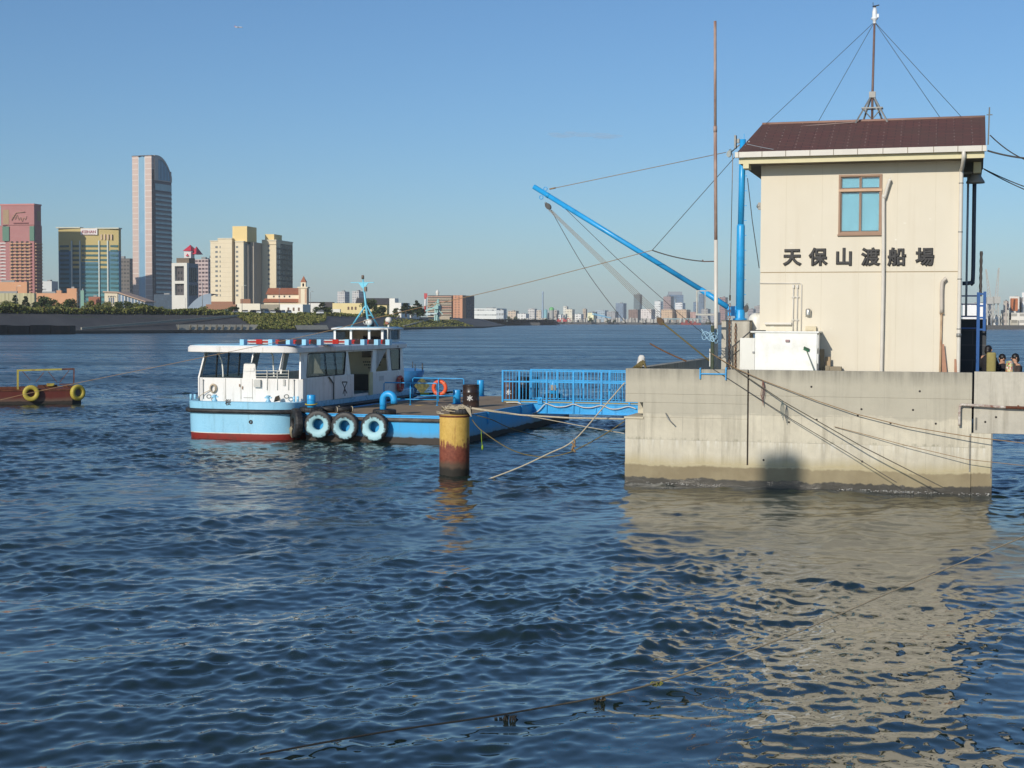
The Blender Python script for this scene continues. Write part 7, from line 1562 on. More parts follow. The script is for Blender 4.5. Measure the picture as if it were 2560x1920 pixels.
m = MB(); m.box(-L * .605, -L * .33, -2.7, -1.5, szb, szt - .3); sg = m.build('sign_board', M('sign_white', rgb(228, 222, 216), .5), kh)
text_mesh('sign_lettering', 'KEIHAN', 3.1, .1, M('sign_red', rgb(150, 34, 62), .5), kh, (-L * .468, -2.85, (szb + szt) / 2 - .4), (PI / 2, 0, 0), bold=.03, xs=1.05)
m = MB(); m.box(-L * .58, -L * .36, -2.8, -2.7, szb + .35, szb + .6); m.build('sign_line', _MC['sign_red'], kh)
m = MB(); [m.box(-L * (.27 - .055 * k) - .5, -L * (.27 - .055 * k) + .5, -2.0, -1.0, zt_ * .87, zt_ * .93) for k in range(4)]; m.build('upper_window', M('orange_window', rgb(210, 180, 150), .5), kh)
bldg('grey_block', 'plain dark grey office block between the teal hotel and the tall tower', 270, 325, 336, 646, 1350, 10, facade('grey_fac', rgb(112, 106, 100), rgb(70, 68, 68), 3.4, 3.0, (.3, .75), (.15, .85)))
bldg('white_store', 'small white and grey building right of the pink hotel', 104, 130, 146, 703, 1300, 20, facade('white_store_f', rgb(206, 206, 202), rgb(130, 130, 130), 9, 14, (.55, .7), (.3, .6)))
# low orange blocks
ORG = M('orange_wall', rgb(206, 152, 112), .75, .06, .1)
bldg('orange_block', 'low tan orange block with stepped top at the far left', -40, 68, 74, 705, 900, 10, ORG, zb=GZ)
bldg('orange_block', 'long low tan orange wing with a raised corner', 60, 170, 178, 733, 880, 10, ORG)
bldg('orange_block', 'raised corner turret of the long orange wing', 168, 192, 197, 721, 870, 12, ORG)
bldg('orange_block', 'low cube roof piece above the long orange wing', 142, 154, 158, 726, 890, 10, ORG)
bldg('pale_store', 'long pale olive store with ribbed wall, in front of the orange blocks', -60, 86, 92, 733, 760, 10, facade('ribbed', rgb(182, 174, 136), rgb(160, 152, 118), 40, 2.0, (.0, 1), (.0, .3)))
bldg('green_kiosk', 'tiny pale green tower-like kiosk right of the orange corner', 202, 210, 213, 726, 830, 12, M('kiosk_green', rgb(120, 160, 142), .6)); bldg('brick_shed', 'low reddish brown shed left of the white gabled hall', 222, 250, 254, 742, 840, 10, M('brick_red', rgb(160, 100, 76), .8))
# white gabled hall with glass wing
f, L, Rr = corner_box(262, 294, 300, 800, 8); h = zat(730, 800, 280) - GZ
gh = thing('gabled_hall', 'white hall with slanting roof, arch windows and a glazed lean-to wing', 'building', f.w(0, 0, GZ), f.rz)
zr_ = lambda y: zat(y, 800, 290) - GZ
m = MB(); m.ext([(-L, -1), (0, -1), (0, zr_(732)), (-L, zr_(730))], 0, 14); m.build('wall', M('hall_cream', rgb(222, 208, 180), .7), gh)
XR = L * 2.2
m = MB(); m.ext([(-L - .6, zr_(728)), (0, zr_(729)), (XR, zr_(753)), (XR, zr_(755)), (0, zr_(732)), (-L - .6, zr_(731))], -.8, 14); m.build('roof', M('hall_roof', rgb(190, 160, 136), .7), gh)
m = MB(); m.ext([(.05, -1), (XR - 1, -1), (XR - 1, zr_(756)), (.05, zr_(734))], .5, 13); m.build('glazed_wing', facade('wing_glass', rgb(206, 204, 198), rgb(88, 106, 124), 30, 1.8, (.05, .95), (.2, .9)), gh)
for k in range(3): m = MB(); m.box(-L * .68 + k * L * .16, -L * .68 + k * L * .16 + L * .1, -.12, 0, zr_(757), zr_(744)); m.build('window', M('hall_window', rgb(96, 110, 128), .3), gh)
m = MB(); [m.tube([(-L * .72 + L * .2 * k, -.2, zr_(743)), (-L * .66 + L * .2 * k, -.2, zr_(739.5)), (-L * .58 + L * .2 * k, -.2, zr_(741)), (-L * .52 + L * .2 * k, -.2, zr_(743))], .12, 5) for k in range(3)]; m.build('script_sign', CHAR, gh)
# white framed block
f, L, Rr = corner_box(430, 468, 497, 1080, 22); zt_ = zat(657, 1080, 468) - GZ
wf = thing('framed_block', 'white framed block with big dark recesses, right of the tall tower', 'building', f.w(0, 0, GZ), f.rz); WF = M('frame_white', rgb(216, 212, 200), .7, .05, .1)
zz_ = lambda y: zat(y, 1080, 450) - GZ
m = MB(); m.plate([(-L, -1), (0, -1), (0, zt_), (-L, zt_)], [[(-L * .80, zz_(702)), (-L * .20, zz_(702)), (-L * .20, zz_(665)), (-L * .80, zz_(665))], [(-L * .80, zz_(738)), (-L * .20, zz_(738)), (-L * .20, zz_(709)), (-L * .80, zz_(709))]], lambda a, b: (a, 0, b), lambda a, b: (a, 2.5, b)); m.build('frame', WF, wf)
m = MB(); m.box(-L + .2, -.2, 2.5, Rr, -1, zt_ - .2); m.build('wall', M('frame_grey', rgb(134, 138, 146), .7), wf)
m = MB(); m.box(-L * .79, -L * .21, 2.2, 2.6, zz_(738), zz_(665)); rec = m.build('recess', facade('recess_f', rgb(84, 80, 80), rgb(40, 40, 44), 4.2, 2.4, (.3, .75), (.25, .75)), wf)
for k in range(4): m = MB(); m.box(-.3, .15, 3 + k * (Rr - 4) / 4, 3 + k * (Rr - 4) / 4 + (Rr - 4) / 7, zz_(738), zz_(712)); m.build('tall_window', GLD, wf)
for k in range(4): m = MB(); m.box(-.3, .15, 3 + k * (Rr - 4) / 4, 3 + k * (Rr - 4) / 4 + (Rr - 4) / 7, zz_(704), zz_(668)); m.build('tall_window', GLD, wf)
m = MB(); m.box(-L * .9, -1, 4, Rr - 3, zt_ - .2, zz_(644)); m.build('roof_plant', M('plant_brown', rgb(118, 102, 84), .8, .2, .3), wf)
# red turrets
f, L, Rr = corner_box(461, 478, 487, 1400, 20); zt_ = zat(629, 1400, 470) - GZ
tu = thing('turret_house', 'white turret house with pointed crimson roofs above the framed block', 'building', f.w(0, 0, GZ), f.rz); CRI = M('crimson_roof', rgb(196, 42, 66), .6, .06)
m = MB(); m.box(-L, 0, 0, Rr, -1, zt_); m.build('wall', M('turret_white', rgb(222, 214, 210), .7), tu)
zz_ = lambda y: zat(y, 1400, 470) - GZ
for a, b, yb, yt, v0 in ((-L, 0, 627, 611, -1), (0 - L * .15, Rr * .55, 635, 615, 2)):
    cx_ = (a + b) / 2; m = MB(); m.add([(a - .8, v0, zz_(yb)), (b + .8, v0, zz_(yb)), (b + .8, v0 + 12, zz_(yb)), (a - .8, v0 + 12, zz_(yb)), (cx_, v0 + 6, zz_(yt))], [(0, 1, 4), (1, 2, 4), (2, 3, 4), (3, 0, 4), (3, 2, 1, 0)]); m.build('roof', CRI, tu)
m = MB(); m.add([(-L * .65, -1.5, zz_(640)), (-L * .25, -1.5, zz_(640)), (-L * .45, -1.0, zz_(634)), (-L * .65, 0, zz_(640)), (-L * .25, 0, zz_(640)), (-L * .45, 0, zz_(634))], [(0, 1, 2), (0, 2, 5, 3), (1, 4, 5, 2)]); m.build('dormer', CRI, tu)
f2 = facade('pinkish_flats', rgb(196, 176, 172), rgb(96, 84, 88), 3.3, 3.4, (.42, .9), (.12, .88))
bldg('balcony_flats', 'pinkish block of flats with balconies between framed block and cream hotel', 487, 521, 533, 648, 1300, 24, f2); bldg('balcony_flats', 'narrow pale stair tower against the cream hotel', 518, 530, 536, 645, 1320, 20, WF)
# grey shell roof
p = at(505, 775, 820); m = MB(); n = 12
vs = []
for k in range(n + 1):
    a = k / n; px = 466 + (528 - 466) * a; yt = 776 - 42 * math.sin(min(1, a * 1.05) * PI / 2) ** .8; q = at(px, yt, 820); vs += [(q.x, 820, q.z), (q.x, 845, q.z), (at(px, 779, 820).x, 820, 5.5)]
fs = []
for k in range(n): o = k * 3; fs += [(o, o + 3, o + 4, o + 1), (o + 2, o + 5, o + 3, o)]
m.add(vs, fs); tag(m.build('shell_roof', M('shell_grey', rgb(150, 164, 176), .3, .1, .1), None), 'curved pale grey shell roof left of the cream hotel', 'roof')
# cream hotel
CRM = M('hotel_cream', rgb(228, 212, 180), .75, .05, .08); CRY = M('hotel_yellow', rgb(234, 206, 142), .7, .05, .1); CRS = M('hotel_side', rgb(170, 160, 144), .75, .08, .1)
zy = lambda y, Y=950: zat(y, Y, 600) - GZ
f, L, Rr = corner_box(526.6, 580.5, 587, 950, 12)
ch = thing('cream_hotel', 'cream stepped hotel with yellow penthouse and grid windows', 'hotel', f.w(0, 0, GZ), f.rz); k_ = L / 53.9
def X(px): 
    q = at(px, 800, 950); d = f.loc(q); return f._pl(px, 800, f.v, 0).x
def cb(x0, x1, v0, dep, yt, mat, name='wall', yb=None): m = MB(); m.box(X(x0), X(x1), v0, v0 + dep, -1 if yb is None else zy(yb), zy(yt)); return m.build(name, mat, ch)
cb(526.6, 545, .0, 14, 602, CRM); cb(545, 580.5, -.02, 18, 595.5, CRM); cb(580.5, 588, 3, 15, 597, CRS, 'recess'); cb(588, 609, .3, 18, 603, CRM); cb(578, 614.5, 2.5, 16, 565, CRY, 'penthouse', 604)
cb(614.5, 623, 8, 30, 604, CRS, 'recess'); cb(622.5, 659, 22, 30, 596, CRM); cb(609.2, 615, 4, 28, 610, CRS, 'recess')
m = MB(); m.box(X(622.5) + .1, X(659) + .3, 21.6, 52.2, zy(598), zy(595)); m.box(X(526.6) - .3, X(545), -.3, 3, zy(603.5), zy(601)); m.box(X(545) - .0, X(580.5) + .2, -.4, 3, zy(597.5), zy(595)); m.box(X(588), X(609) + .2, -.1, 3, zy(605), zy(602.5)); m.build('cornice', M('cornice_pale', rgb(222, 212, 186), .7), ch)
cb(625, 648, 26, 14, 580, CRY, 'penthouse', 600)
# right wing with its grid side
Xc = X(659); q2 = f._pl(690, 800, f.u, Xc).y
m = MB(); m.box(Xc - 20, Xc, 52, q2 + 8, -1, zy(604)); m.build('wing', facade('grid_side', rgb(128, 120, 108), rgb(58, 60, 64), 3.35, 4.2, (.15, .82), (.12, .88)), ch)
m = MB(); m.box(Xc - .1, Xc + .3, 23, q2 + 7, 4, zy(612)); m.build('grid_face', facade('grid_side', rgb(128, 120, 108), rgb(58, 60, 64), 3.35, 4.2, (.15, .82), (.12, .88)), ch)
m = MB(); m.box(Xc - 14, Xc + .2, q2, q2 + 8, zy(606), zy(594 + 13)); m.build('stair_head', CRM, ch)
for i in range(11):
    for (x0, x1, v) in ((539, 545, -.12), (550, 552, -.14), (590, 595.5, .18), (638, 643, 21.88)):
        yy = (615 if x0 < 640 else 609) + i * 12.1
        if x0 > 600: yy = 608 + i * 12.1
        m = MB(); m.box(X(x0), X(x1), v, v + .3, zy(yy + 5), zy(yy)); m.build('window', M('hotel_window', rgb(120, 124, 122), .3, .2, .2), ch)
m = MB(); [m.box(X(526.6), X(580.5), -.035, .0, zy(608 + 12.1 * i + .3), zy(608 + 12.1 * i)) for i in range(12)]; m.build('floor_line', M('floor_line', rgb(176, 160, 130), .8), ch)
m = MB(); m.box(X(526), X(583), -.5, 3, -1, zy(754)); m.build('plinth', M('hotel_plinth', rgb(158, 112, 86), .8), ch)
# rounded balcony wing and dark curved wing behind
f, L, Rr = corner_box(660, 690, 702, 1060, 14); zt_ = zat(633, 1060, 695) - GZ
rw = thing('balcony_wing', 'pale stepped balcony wing at the right edge of the cream hotel', 'building', f.w(0, 0, GZ), f.rz); m = MB(); m.box(-L, 0, 0, Rr, -1, zt_); m.build('wall', M('wing_grey', rgb(124, 134, 140), .6), rw)
for k in range(16): z0 = zt_ * .15 + zt_ * .83 * k / 16; m = MB(); m.prism([(-2, -.8), (.9, -.8), (1.4, 2), (1.4, Rr - 2), (.6, Rr), (-2, Rr)], z0, z0 + 1.1); m.build('balcony', M('balcony_pale', rgb(176, 186, 190), .5), rw)
bldg('curved_block', 'low dark glass block behind the red tiled church', 690, 708, 712.5, 697, 1020, 20, facade('dark_glass', rgb(84, 96, 112), rgb(36, 44, 54), 3.5, 2.0, (.2, .9), (.1, .9)))
# church
YC = 760; f, L, Rr = corner_box(660, 748, 752, YC, 4); zc_ = lambda y: zat(y, YC, 700) - GZ
chh = thing('church', 'cream church with red tiled roofs and a pointed bell tower', 'church', f.w(0, 0, GZ), f.rz); CC = M('church_cream', rgb(240, 224, 194), .75, .04, .2); TL = M('church_tile', rgb(164, 102, 72), .8, .12, .5)
m = MB(); m.box(-L + 1, 0, 3, 15, -1, zc_(736)); m.build('nave_wall', CC, chh)
m = MB(); m.extx([(2.4, zc_(736)), (9, zc_(719)), (15.6, zc_(736))], -L + .2, 0); m.build('nave_roof', TL, chh)
m = MB(); m.extx([(-.8, zc_(756)), (3.2, zc_(746)), (3.2, zc_(756))], -L - .5, 0); m.build('aisle_roof', TL, chh)
m = MB(); m.box(-L, 0, 0, 3, -1, zc_(756)); m.build('aisle_wall', CC, chh)
for px in (684.5, 698, 711, 724): q = f._pl(px, 741, f.v, 2.9); m = MB(); m.box(q.x - .35, q.x + .35, 2.9, 3.1, q.z - GZ - .45, q.z - GZ + .4); m.build('window', GLD, chh)
a_, b_ = f._pl(746.5, 760, f.v, -1).x, f._pl(767, 760, f.v, -1).x; TWm = M('church_pink', rgb(214, 176, 146), .75)
m = MB(); m.box(a_, b_, -1, 4, -1, zc_(719)); m.build('tower_shaft', CC, chh)
m = MB(); [m.box(x0, x1, -1.06, -1, zc_(758), zc_(722)) for x0, x1 in ((a_ + .1, a_ + (b_ - a_) * .25), (b_ - (b_ - a_) * .25, b_ - .1))]; [m.box(b_, b_ + .06, -0.8, 3.8, zc_(758), zc_(722)) for _ in (1,)]; m.build('brick_panel', TWm, chh)
m = MB(); m.box(a_ - .5, b_ + .5, -1.5, 4.5, zc_(720), zc_(717)); m.build('tower_cornice', CC, chh)
cx_, w_ = (a_ + b_) / 2, (b_ - a_); m = MB()
m.plate([(cx_ - w_ * .30, zc_(717)), (cx_ + w_ * .30, zc_(717)), (cx_ + w_ * .30, zc_(705)), (cx_ - w_ * .30, zc_(705))], [[(cx_ - .5, zc_(716)), (cx_ + .5, zc_(716)), (cx_ + .5, zc_(709)), (cx_, zc_(707.5)), (cx_ - .5, zc_(709))]], lambda a, b: (a, .3, b), lambda a, b: (a, 2.7, b)); m.build('belfry', CC, chh)
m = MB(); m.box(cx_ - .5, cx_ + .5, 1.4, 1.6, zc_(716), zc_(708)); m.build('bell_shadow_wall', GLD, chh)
m = MB(); r_ = w_ * .34; m.add([(cx_ - r_, .1, zc_(705)), (cx_ + r_, .1, zc_(705)), (cx_ + r_, 2.9, zc_(705)), (cx_ - r_, 2.9, zc_(705)), (cx_, 1.5, zc_(689))], [(0, 1, 4), (1, 2, 4), (2, 3, 4), (3, 0, 4), (3, 2, 1, 0)]); m.build('spire', TL, chh)
# low buildings
LW = M('low_white', rgb(238, 228, 206), .75, .05, .2); LWf = M('low_white2', rgb(236, 232, 222), .75, .05, .2)
def low(name, lb, x0, x1, xr, yt, Y, mat, deg=5, wins=()):
    t, f, L, Rr, h = bldg(name, lb, x0, x1, xr, yt, Y, deg, mat, cap=0)
    for px, py in wins: q = f._pl(px, py, f.v, -.05); m = MB(); m.box(q.x - .45, q.x + .45, -.08, .2, q.z - GZ - .8, q.z - GZ + .75); m.build('window', M('brown_window', rgb(110, 84, 66), .4), t)
    return t
low('brick_annex', 'low reddish annex roofs at the foot of the cream hotel', 515, 590, 594, 761, 745, M('annex_red', rgb(160, 116, 90), .8)); low('brick_annex', 'small reddish box on the annex at the hotel foot', 601, 626, 628, 747.5, 770, _MC['annex_red'])
low('teal_hut', 'small pale teal hut at the left end of the church car park', 543, 571, 574, 774, 640, M('hut_teal', rgb(166, 186, 172), .6))
low('white_wall', 'low blank white building left of the church', 593, 650, 652, 759, 690, LW); low('grey_wall', 'low weathered grey wall in the middle of the white buildings', 651, 700, 702, 761, 695, M('low_grey', rgb(160, 152, 134), .8, .15, .5)); low('white_annex', 'low white annex with three dark windows below the bell tower', 700, 757, 776, 761, 688, LWf, 20, ((721, 773), (734, 773), (747, 773)))
low('white_hall', 'low white hall right of the bell tower', 769, 808, 812, 758, 800, LWf, 6); low('white_hall', 'long pale low roof behind the white hall', 770, 832, 836, 755, 860, M('slate_roof2', rgb(70, 66, 66), .7))
low('cream_hall', 'cream low building with three brown windows by the dark bushy pine', 831, 905, 908, 758, 760, M('cream_low', rgb(232, 212, 156), .75, .04, .2), 5, ((871, 770.5), (880, 770.5), (889, 770.5))); low('cream_hall', 'low white plinth building left of the cream low building', 824, 850, 852, 773, 752, LWf)
f, L, Rr = corner_box(893, 967, 974, 860, 6); h0, h1 = zat(761, 860, 930) - GZ, zat(745, 860, 930) - GZ
sl = thing('slate_house', 'cream house with a big dark slate roof behind the trees', 'building', f.w(0, 0, GZ), f.rz); m = MB(); m.box(-L, 0, 0, 16, -1, h0); m.build('wall', _MC['cream_low'], sl); m = MB(); m.extx([(-1, h0), (3, h1), (13, h1), (17, h0)], -L - 1, 1); m.build('roof', M('slate_roof', rgb(66, 64, 66), .7, .1, .2), sl)
low('stepped_house', 'white stepped building right of the slate roofed house', 973, 987, 996, 746, 850, LWf, 20); low('stepped_house', 'lower white wing of the stepped building', 985, 1003, 1024, 757, 846, LWf, 20); low('stepped_house', 'long low white shed behind the pointed conifer', 1000, 1042, 1048, 764, 870, LWf, 8)
bldg('far_flats', 'far white tower block with grey centre, left of two', 843, 862, 873.5, 729, 1900, 30, facade('far_white', rgb(200, 196, 190), rgb(130, 134, 140), 3, 3.2, (.35, .85), (.1, .7)), zb=4); bldg('far_flats', 'far white tower block with grey centre, right of two', 880, 897, 912, 728, 1850, 30, _MC['far_white'], zb=4)
# brown flats at the tip
f, L, Rr = corner_box(1068, 1156, 1185, 1250, 22); zt_ = zat(738, 1250, 1150) - GZ
br_ = thing('brown_flats', 'brown fourteen storey block of flats with tan balconies on the tip of the bank', 'building', f.w(0, 0, GZ), f.rz); SAL = M('salmon_wall', rgb(206, 150, 116), .75, .05, .1)
xb = -L * (1156 - 1129) / 88; xd = -L * (1156 - 1133) / 88
m = MB(); m.box(-L, xb, 1.2, Rr, -2, zt_); m.build('wall', M('brown_wall', rgb(176, 150, 128), .8), br_); m = MB(); m.box(xd, 0, 0, Rr * .3, -2, zt_); m.build('salmon_wall', SAL, br_); m = MB(); m.box(xb, xd, 2.5, Rr, -2, zt_); m.build('recess', M('dark_recess', rgb(92, 62, 58), .8), br_)
m = MB(); m.box(xd, .05, Rr * .3, Rr, -2, zt_ - .2); m.build('side_wall', facade('brown_side', rgb(98, 84, 88), rgb(56, 54, 62), zt_ / 14, 3.0, (.3, .75), (.15, .85)), br_)
for k in range(14):
    z0 = zt_ * k / 14; hh = zt_ / 14; m = MB(); m.box(-L, xb - .2, 0, 1.25, z0 + hh * .02, z0 + hh * .42); m.build('balcony', M('balc_tan', rgb(218, 202, 178), .7) if (k * 5) % 7 > 2 else M('balc_pink', rgb(214, 170, 148), .7), br_)
    m = MB(); m.box(-L, xb - .2, 1.1, 1.25, z0 + hh * .45, z0 + hh * .95); m.build('window_row', M('brown_glass', rgb(74, 66, 62), .3, .3, .4), br_)
    for a in (.25, .6): m = MB(); m.box(xd * (1 - a) - .9, xd * (1 - a) + .9, -.1, .1, z0 + hh * .4, z0 + hh * .8); m.build('window', M('salmon_win', rgb(120, 92, 84), .4), br_)
m = MB(); m.lathe([(1.0, zt_), (1.0, zt_ + 1), (1.7, zt_ + 2.4), (1.0, zt_ + 4), (0, zt_ + 5)], (-L * .8, 6, 0), 10); m.build('roof_tank', WHITE, br_)
# teal loader and red mast
f, L, Rr = corner_box(1064, 1092, 1110, 905, 15); TEAL = M('loader_teal', rgb(150, 190, 184), .6, .08, .3); z_ = lambda y: zat(y, 905, 1090) - 1.5
ld = thing('quay_loader', 'pale teal slewing loader crane on the tip of the bank', 'crane', f.w(0, 0, 1.5), f.rz); xx_ = lambda px: f._pl(px, 780, f.v, 2).x
m = MB()
for a in (1089, 1094): m.bar((xx_(a), 0, 0), (xx_(a), 2, z_(765)), .8); m.bar((xx_(a), 5, 0), (xx_(a), 2, z_(765)), .8)
m.build('leg', TEAL, ld); m = MB(); m.box(xx_(1088), xx_(1098), 0, 5, z_(773), z_(764)); m.build('machine_house', TEAL, ld)
m = MB(); m.bar((xx_(1092), 2, z_(766)), (xx_(1096), 2, z_(748)), .9); m.bar((xx_(1096), 2, z_(748)), (xx_(1098), 2, z_(764)), .6); m.bar((xx_(1094), 2, z_(766)), (xx_(1064), 2, z_(777)), .9); m.bar((xx_(1096), 2, z_(750)), (xx_(1066), 2, z_(776)), .25); m.bar((xx_(1092), 2, z_(770)), (xx_(1107), 2, z_(786)), .5); m.build('jib', TEAL, ld)
m = MB(); m.box(xx_(1055), xx_(1080), -1, 5, z_(788), z_(784)); m.box(xx_(1068), xx_(1095), 0, 5, z_(786), z_(782)); m.build('conveyor_roof', M('conv_pale', rgb(190, 206, 206), .6), ld)
m = MB(); a = at(1064, 735, 1240); b = at(1062, 790, 1240); t = NT('red_white_bands'); t.base(t.mix(t.math('GREATER_THAN', t.math('FRACT', t.math('MULTIPLY', t.sep(t.coord())[2], .09)), .5), rgb(200, 80, 80), rgb(220, 214, 210))); t.rough(.6)
m.tube([b, a], [1.0, .8], 8); m.box(a.x - 1.2, a.x + 1.4, 1239, 1241, a.z - 3, a.z + .6); tag(m.build('banded_mast', t.m, None), 'red and white banded mast left of the brown flats', 'mast')
low('site_hut', 'small white site hut by the teal loader', 1128, 1148, 1152, 799, 940, LWf, 8); low('site_wall', 'pale rusty sheet wall at the tip of the bank', 1092, 1124, 1128, 792, 930, M('sheet_pale', rgb(186, 172, 148), .8, .15, .5), 8)

# ------------------------------------------------------------------ far shore ahead
FS = concrete('far_shore_wall', (.10, .10, .10, 1), wet=False)
m = MB(); m.box(-40, 420, 2350, 5800, -2, 3.5); setting(m.build('far_shore', FS, None), label='low dark far shore')
m = MB(); m.box(-15, 30, 1650, 2400, -2, 3.2); setting(m.build('far_quay', FS, None), label='far quay before the white factory')
m = MB(); m.box(300, 900, 1120, 2400, -2, 3.0); setting(m.build('right_shore', FS, None), label='low harbour shore at the right')
for i, (x0, x1) in enumerate(((1256, 1267), (1275, 1324), (1328, 1355))):
    a = at(x0, 812, 2000); b = at(x1, 812, 2000); m = MB(); m.box(a.x, b.x, 2000, 2006, -1, 2.4); tag(m.build('breakwater', M('breakwater', rgb(150, 134, 112), .9), None), ['short brown breakwater piece before the far shore, leftmost of three', 'long brown breakwater piece, middle of three', 'brown breakwater piece, rightmost of three'][i], 'breakwater', 'breakwater pieces off the far shore')
def sky(name, lb, x0, x1, yt, Y, wall, glass, fh=3.5, bw=4.0, zf=(.35, .8), xf=(.15, .85), xs=0.25, deg=20, zb=3.5):
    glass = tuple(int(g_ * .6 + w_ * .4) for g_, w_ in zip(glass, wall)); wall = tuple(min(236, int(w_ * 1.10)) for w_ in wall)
    mat = facade('f_' + name + str(x0), rgb(*wall), rgb(*glass), fh, bw, zf, xf); return bldg(name, lb, x0, x1 - (x1 - x0) * xs, x1, yt, Y, deg, mat, zb=zb)
wh = (214, 212, 206); g1 = (110, 112, 118)
t = sky('white_factory', 'white factory with window bands right of the brown flats', 1184, 1266, 771, 1750, (204, 206, 200), (120, 124, 126), 5.5, 3, (.35, .6), (.05, .95), .3); sky('white_factory', 'lower grey white end of the factory', 1240, 1265, 775, 1700, (176, 180, 180), (120, 124, 126), 5.5, 3)
m = MB(); a = at(1208, 800, 1640); m.box(a.x - 12, a.x + 12, 1640, 1646, 0, 3.0); m.box(a.x - 9, a.x + 6, 1641, 1645, 3.0, 5.2); tag(m.build('white_barge', WHITE, None), 'long low white barge moored before the white factory', 'barge')
SK = [('tan_block', 'tan flat roofed block right of the factory', 1269, 1296, 777, 2450, (190, 172, 150), g1), ('white_block', 'white low block left of the chimney', 1293, 1322, 784, 2420, wh, g1), ('grey_block', 'grey white plant buildings behind the chimney', 1319, 1342, 772, 2500, (190, 188, 182), g1), ('grey_block', 'beige plant building right behind the chimney', 1340, 1357, 776, 2480, (190, 178, 160), g1), ('plant_block', 'grey plant building under the green dome', 1362, 1380, 783, 2440, (150, 150, 146), (90, 92, 96)), ('plant_block', 'darker plant frame right of the green dome', 1378, 1397, 776, 2450, (170, 160, 150), (90, 86, 84)),
      ('white_block', 'white shed at the foot of the pale twin blocks', 1395, 1412, 787, 2430, wh, g1), ('pale_tower', 'pale narrow block, taller of two side by side', 1407, 1420, 766, 2480, (204, 200, 188), (170, 168, 160)), ('pale_tower', 'pale cream block, wider of two side by side', 1413, 1436, 773, 2440, (208, 200, 180), (180, 174, 160)), ('white_block', 'white low office right of the pale twin blocks', 1436, 1458, 785, 2440, wh, g1), ('tan_tower', 'thin tan tower left of the cream cube', 1456, 1467, 772, 2500, (170, 156, 138), (130, 122, 112)), ('cream_cube', 'cream cube building with dark side', 1468, 1489, 782, 2420, (226, 214, 176), (210, 198, 160)), ('grey_block', 'grey block behind the cream cube', 1470, 1492, 780, 2520, (120, 116, 112), (90, 90, 92)),
      ('blue_block', 'wide pale blue grey block', 1488, 1520, 776, 2900, (150, 164, 172), (120, 136, 146)), ('grey_block', 'low grey block right of the wide pale blue one', 1516, 1545, 779, 2700, (150, 150, 150), (110, 112, 116)), ('arch_tower', 'blue grey twin-legged tower with an open upper bay', 1538, 1565, 758, 3600, (110, 126, 142), (80, 98, 116)), ('green_tower', 'dark grey green slab tower crossed by the tan ropes', 1583, 1604, 736, 4200, (92, 104, 106), (70, 82, 88)), ('brown_block', 'brown block of flats below the grey green tower', 1570, 1602, 774, 2700, (128, 106, 96), (84, 76, 76)), ('white_flats', 'wide white flats crossed by the tan ropes', 1601, 1637, 773, 2650, (206, 198, 190), (150, 142, 142)),
      ('white_tower', 'white tower block left of the brown tower', 1635, 1656, 753, 3000, (206, 206, 202), (150, 156, 160)), ('brown_tower', 'brown tower block in front of the glass twin towers', 1657, 1683, 741, 3200, (142, 122, 118), (96, 90, 96)), ('white_block', 'white stepped block before the glass twin towers', 1687, 1712, 757, 3000, (206, 206, 204), (150, 154, 160)), ('tan_flats', 'long tan flats with vertical bays, left half', 1652, 1690, 774, 2600, (190, 164, 134), (140, 118, 100)), ('tan_flats', 'long tan flats with vertical bays, right half', 1689, 1725, 774, 2610, (186, 160, 132), (136, 116, 100)), ('brown_block', 'low pinkish block right of the tan flats', 1724, 1744, 780, 2620, (176, 146, 136), (120, 104, 104)), ('blue_tower', 'dim blue grey tower behind the pole bracket', 1745, 1763, 735, 4200, (92, 108, 124), (76, 92, 110)), ('blue_tower', 'shorter dim blue tower left of the pole bracket tower', 1732, 1744, 755, 4100, (92, 112, 130), (76, 96, 116)), ('grey_block', 'grey low block by the foot of the boom', 1752, 1775, 772, 2700, (150, 148, 146), (110, 110, 114)), ('brown_tower', 'reddish brown tower between pole and crane mast', 1797, 1818, 743, 3600, (140, 112, 108), (104, 92, 96)), ('grey_block', 'low hazy blocks between pole and crane mast', 1776, 1800, 781, 2900, (140, 144, 150), (110, 116, 124)), ('grey_block', 'hazy block right of the crane mast', 1868, 1888, 772, 3000, (140, 136, 138), (110, 110, 116)), ('grey_block', 'low hazy blocks right of the crane mast', 1884, 1905, 765, 3200, (146, 140, 138), (112, 112, 116))]
for name, lb, x0, x1, yt, Y, wl_, gl__ in SK: sky(name, lb, x0, x1, yt, Y, wl_, gl__, fh=3.6 * (1 if Y < 3000 else 1.3), bw=4.5)
a = at(1356.5, 800, 2380); b = at(1357, 729, 2380); m = MB(); m.lathe([(1.9, 0), (1.2, b.z - 3), (1.5, b.z - 2), (1.5, b.z), (0, b.z)], (a.x, 2380, 0), 12); tag(m.build('chimney', M('chimney_blue', rgb(160, 180, 196), .6), None), 'slim pale blue factory chimney on the far shore', 'chimney')
a = at(1379, 770, 2430); m = MB(); sl2 = thing('silo', 'grey silo with a bright green domed cap on the far shore', 'silo', (a.x, 2430, 3), 0); m.lathe([(0, a.z - 1.4), (2.6, a.z - 2.1), (3.8, a.z - 3.6), (4.0, a.z - 6.5)], (0, 0, 0), 14); m.build('dome', M('dome_green', rgb(110, 186, 110), .5), sl2); m = MB(); m.lathe([(3.7, a.z - 6.5), (3.7, 0)], (0, 0, 0), 14); m.build('drum', M('silo_grey', rgb(170, 170, 164), .7), sl2)
a = at(1364, 774, 2430); m = MB(); m.lathe([(0, a.z + 1), (3, a.z - 1), (3.2, 3)], (a.x, 2430, 0), 12); tag(m.build('teal_silo', M('silo_teal', rgb(130, 176, 182), .5), None), 'pale teal silo left of the green dome', 'silo')
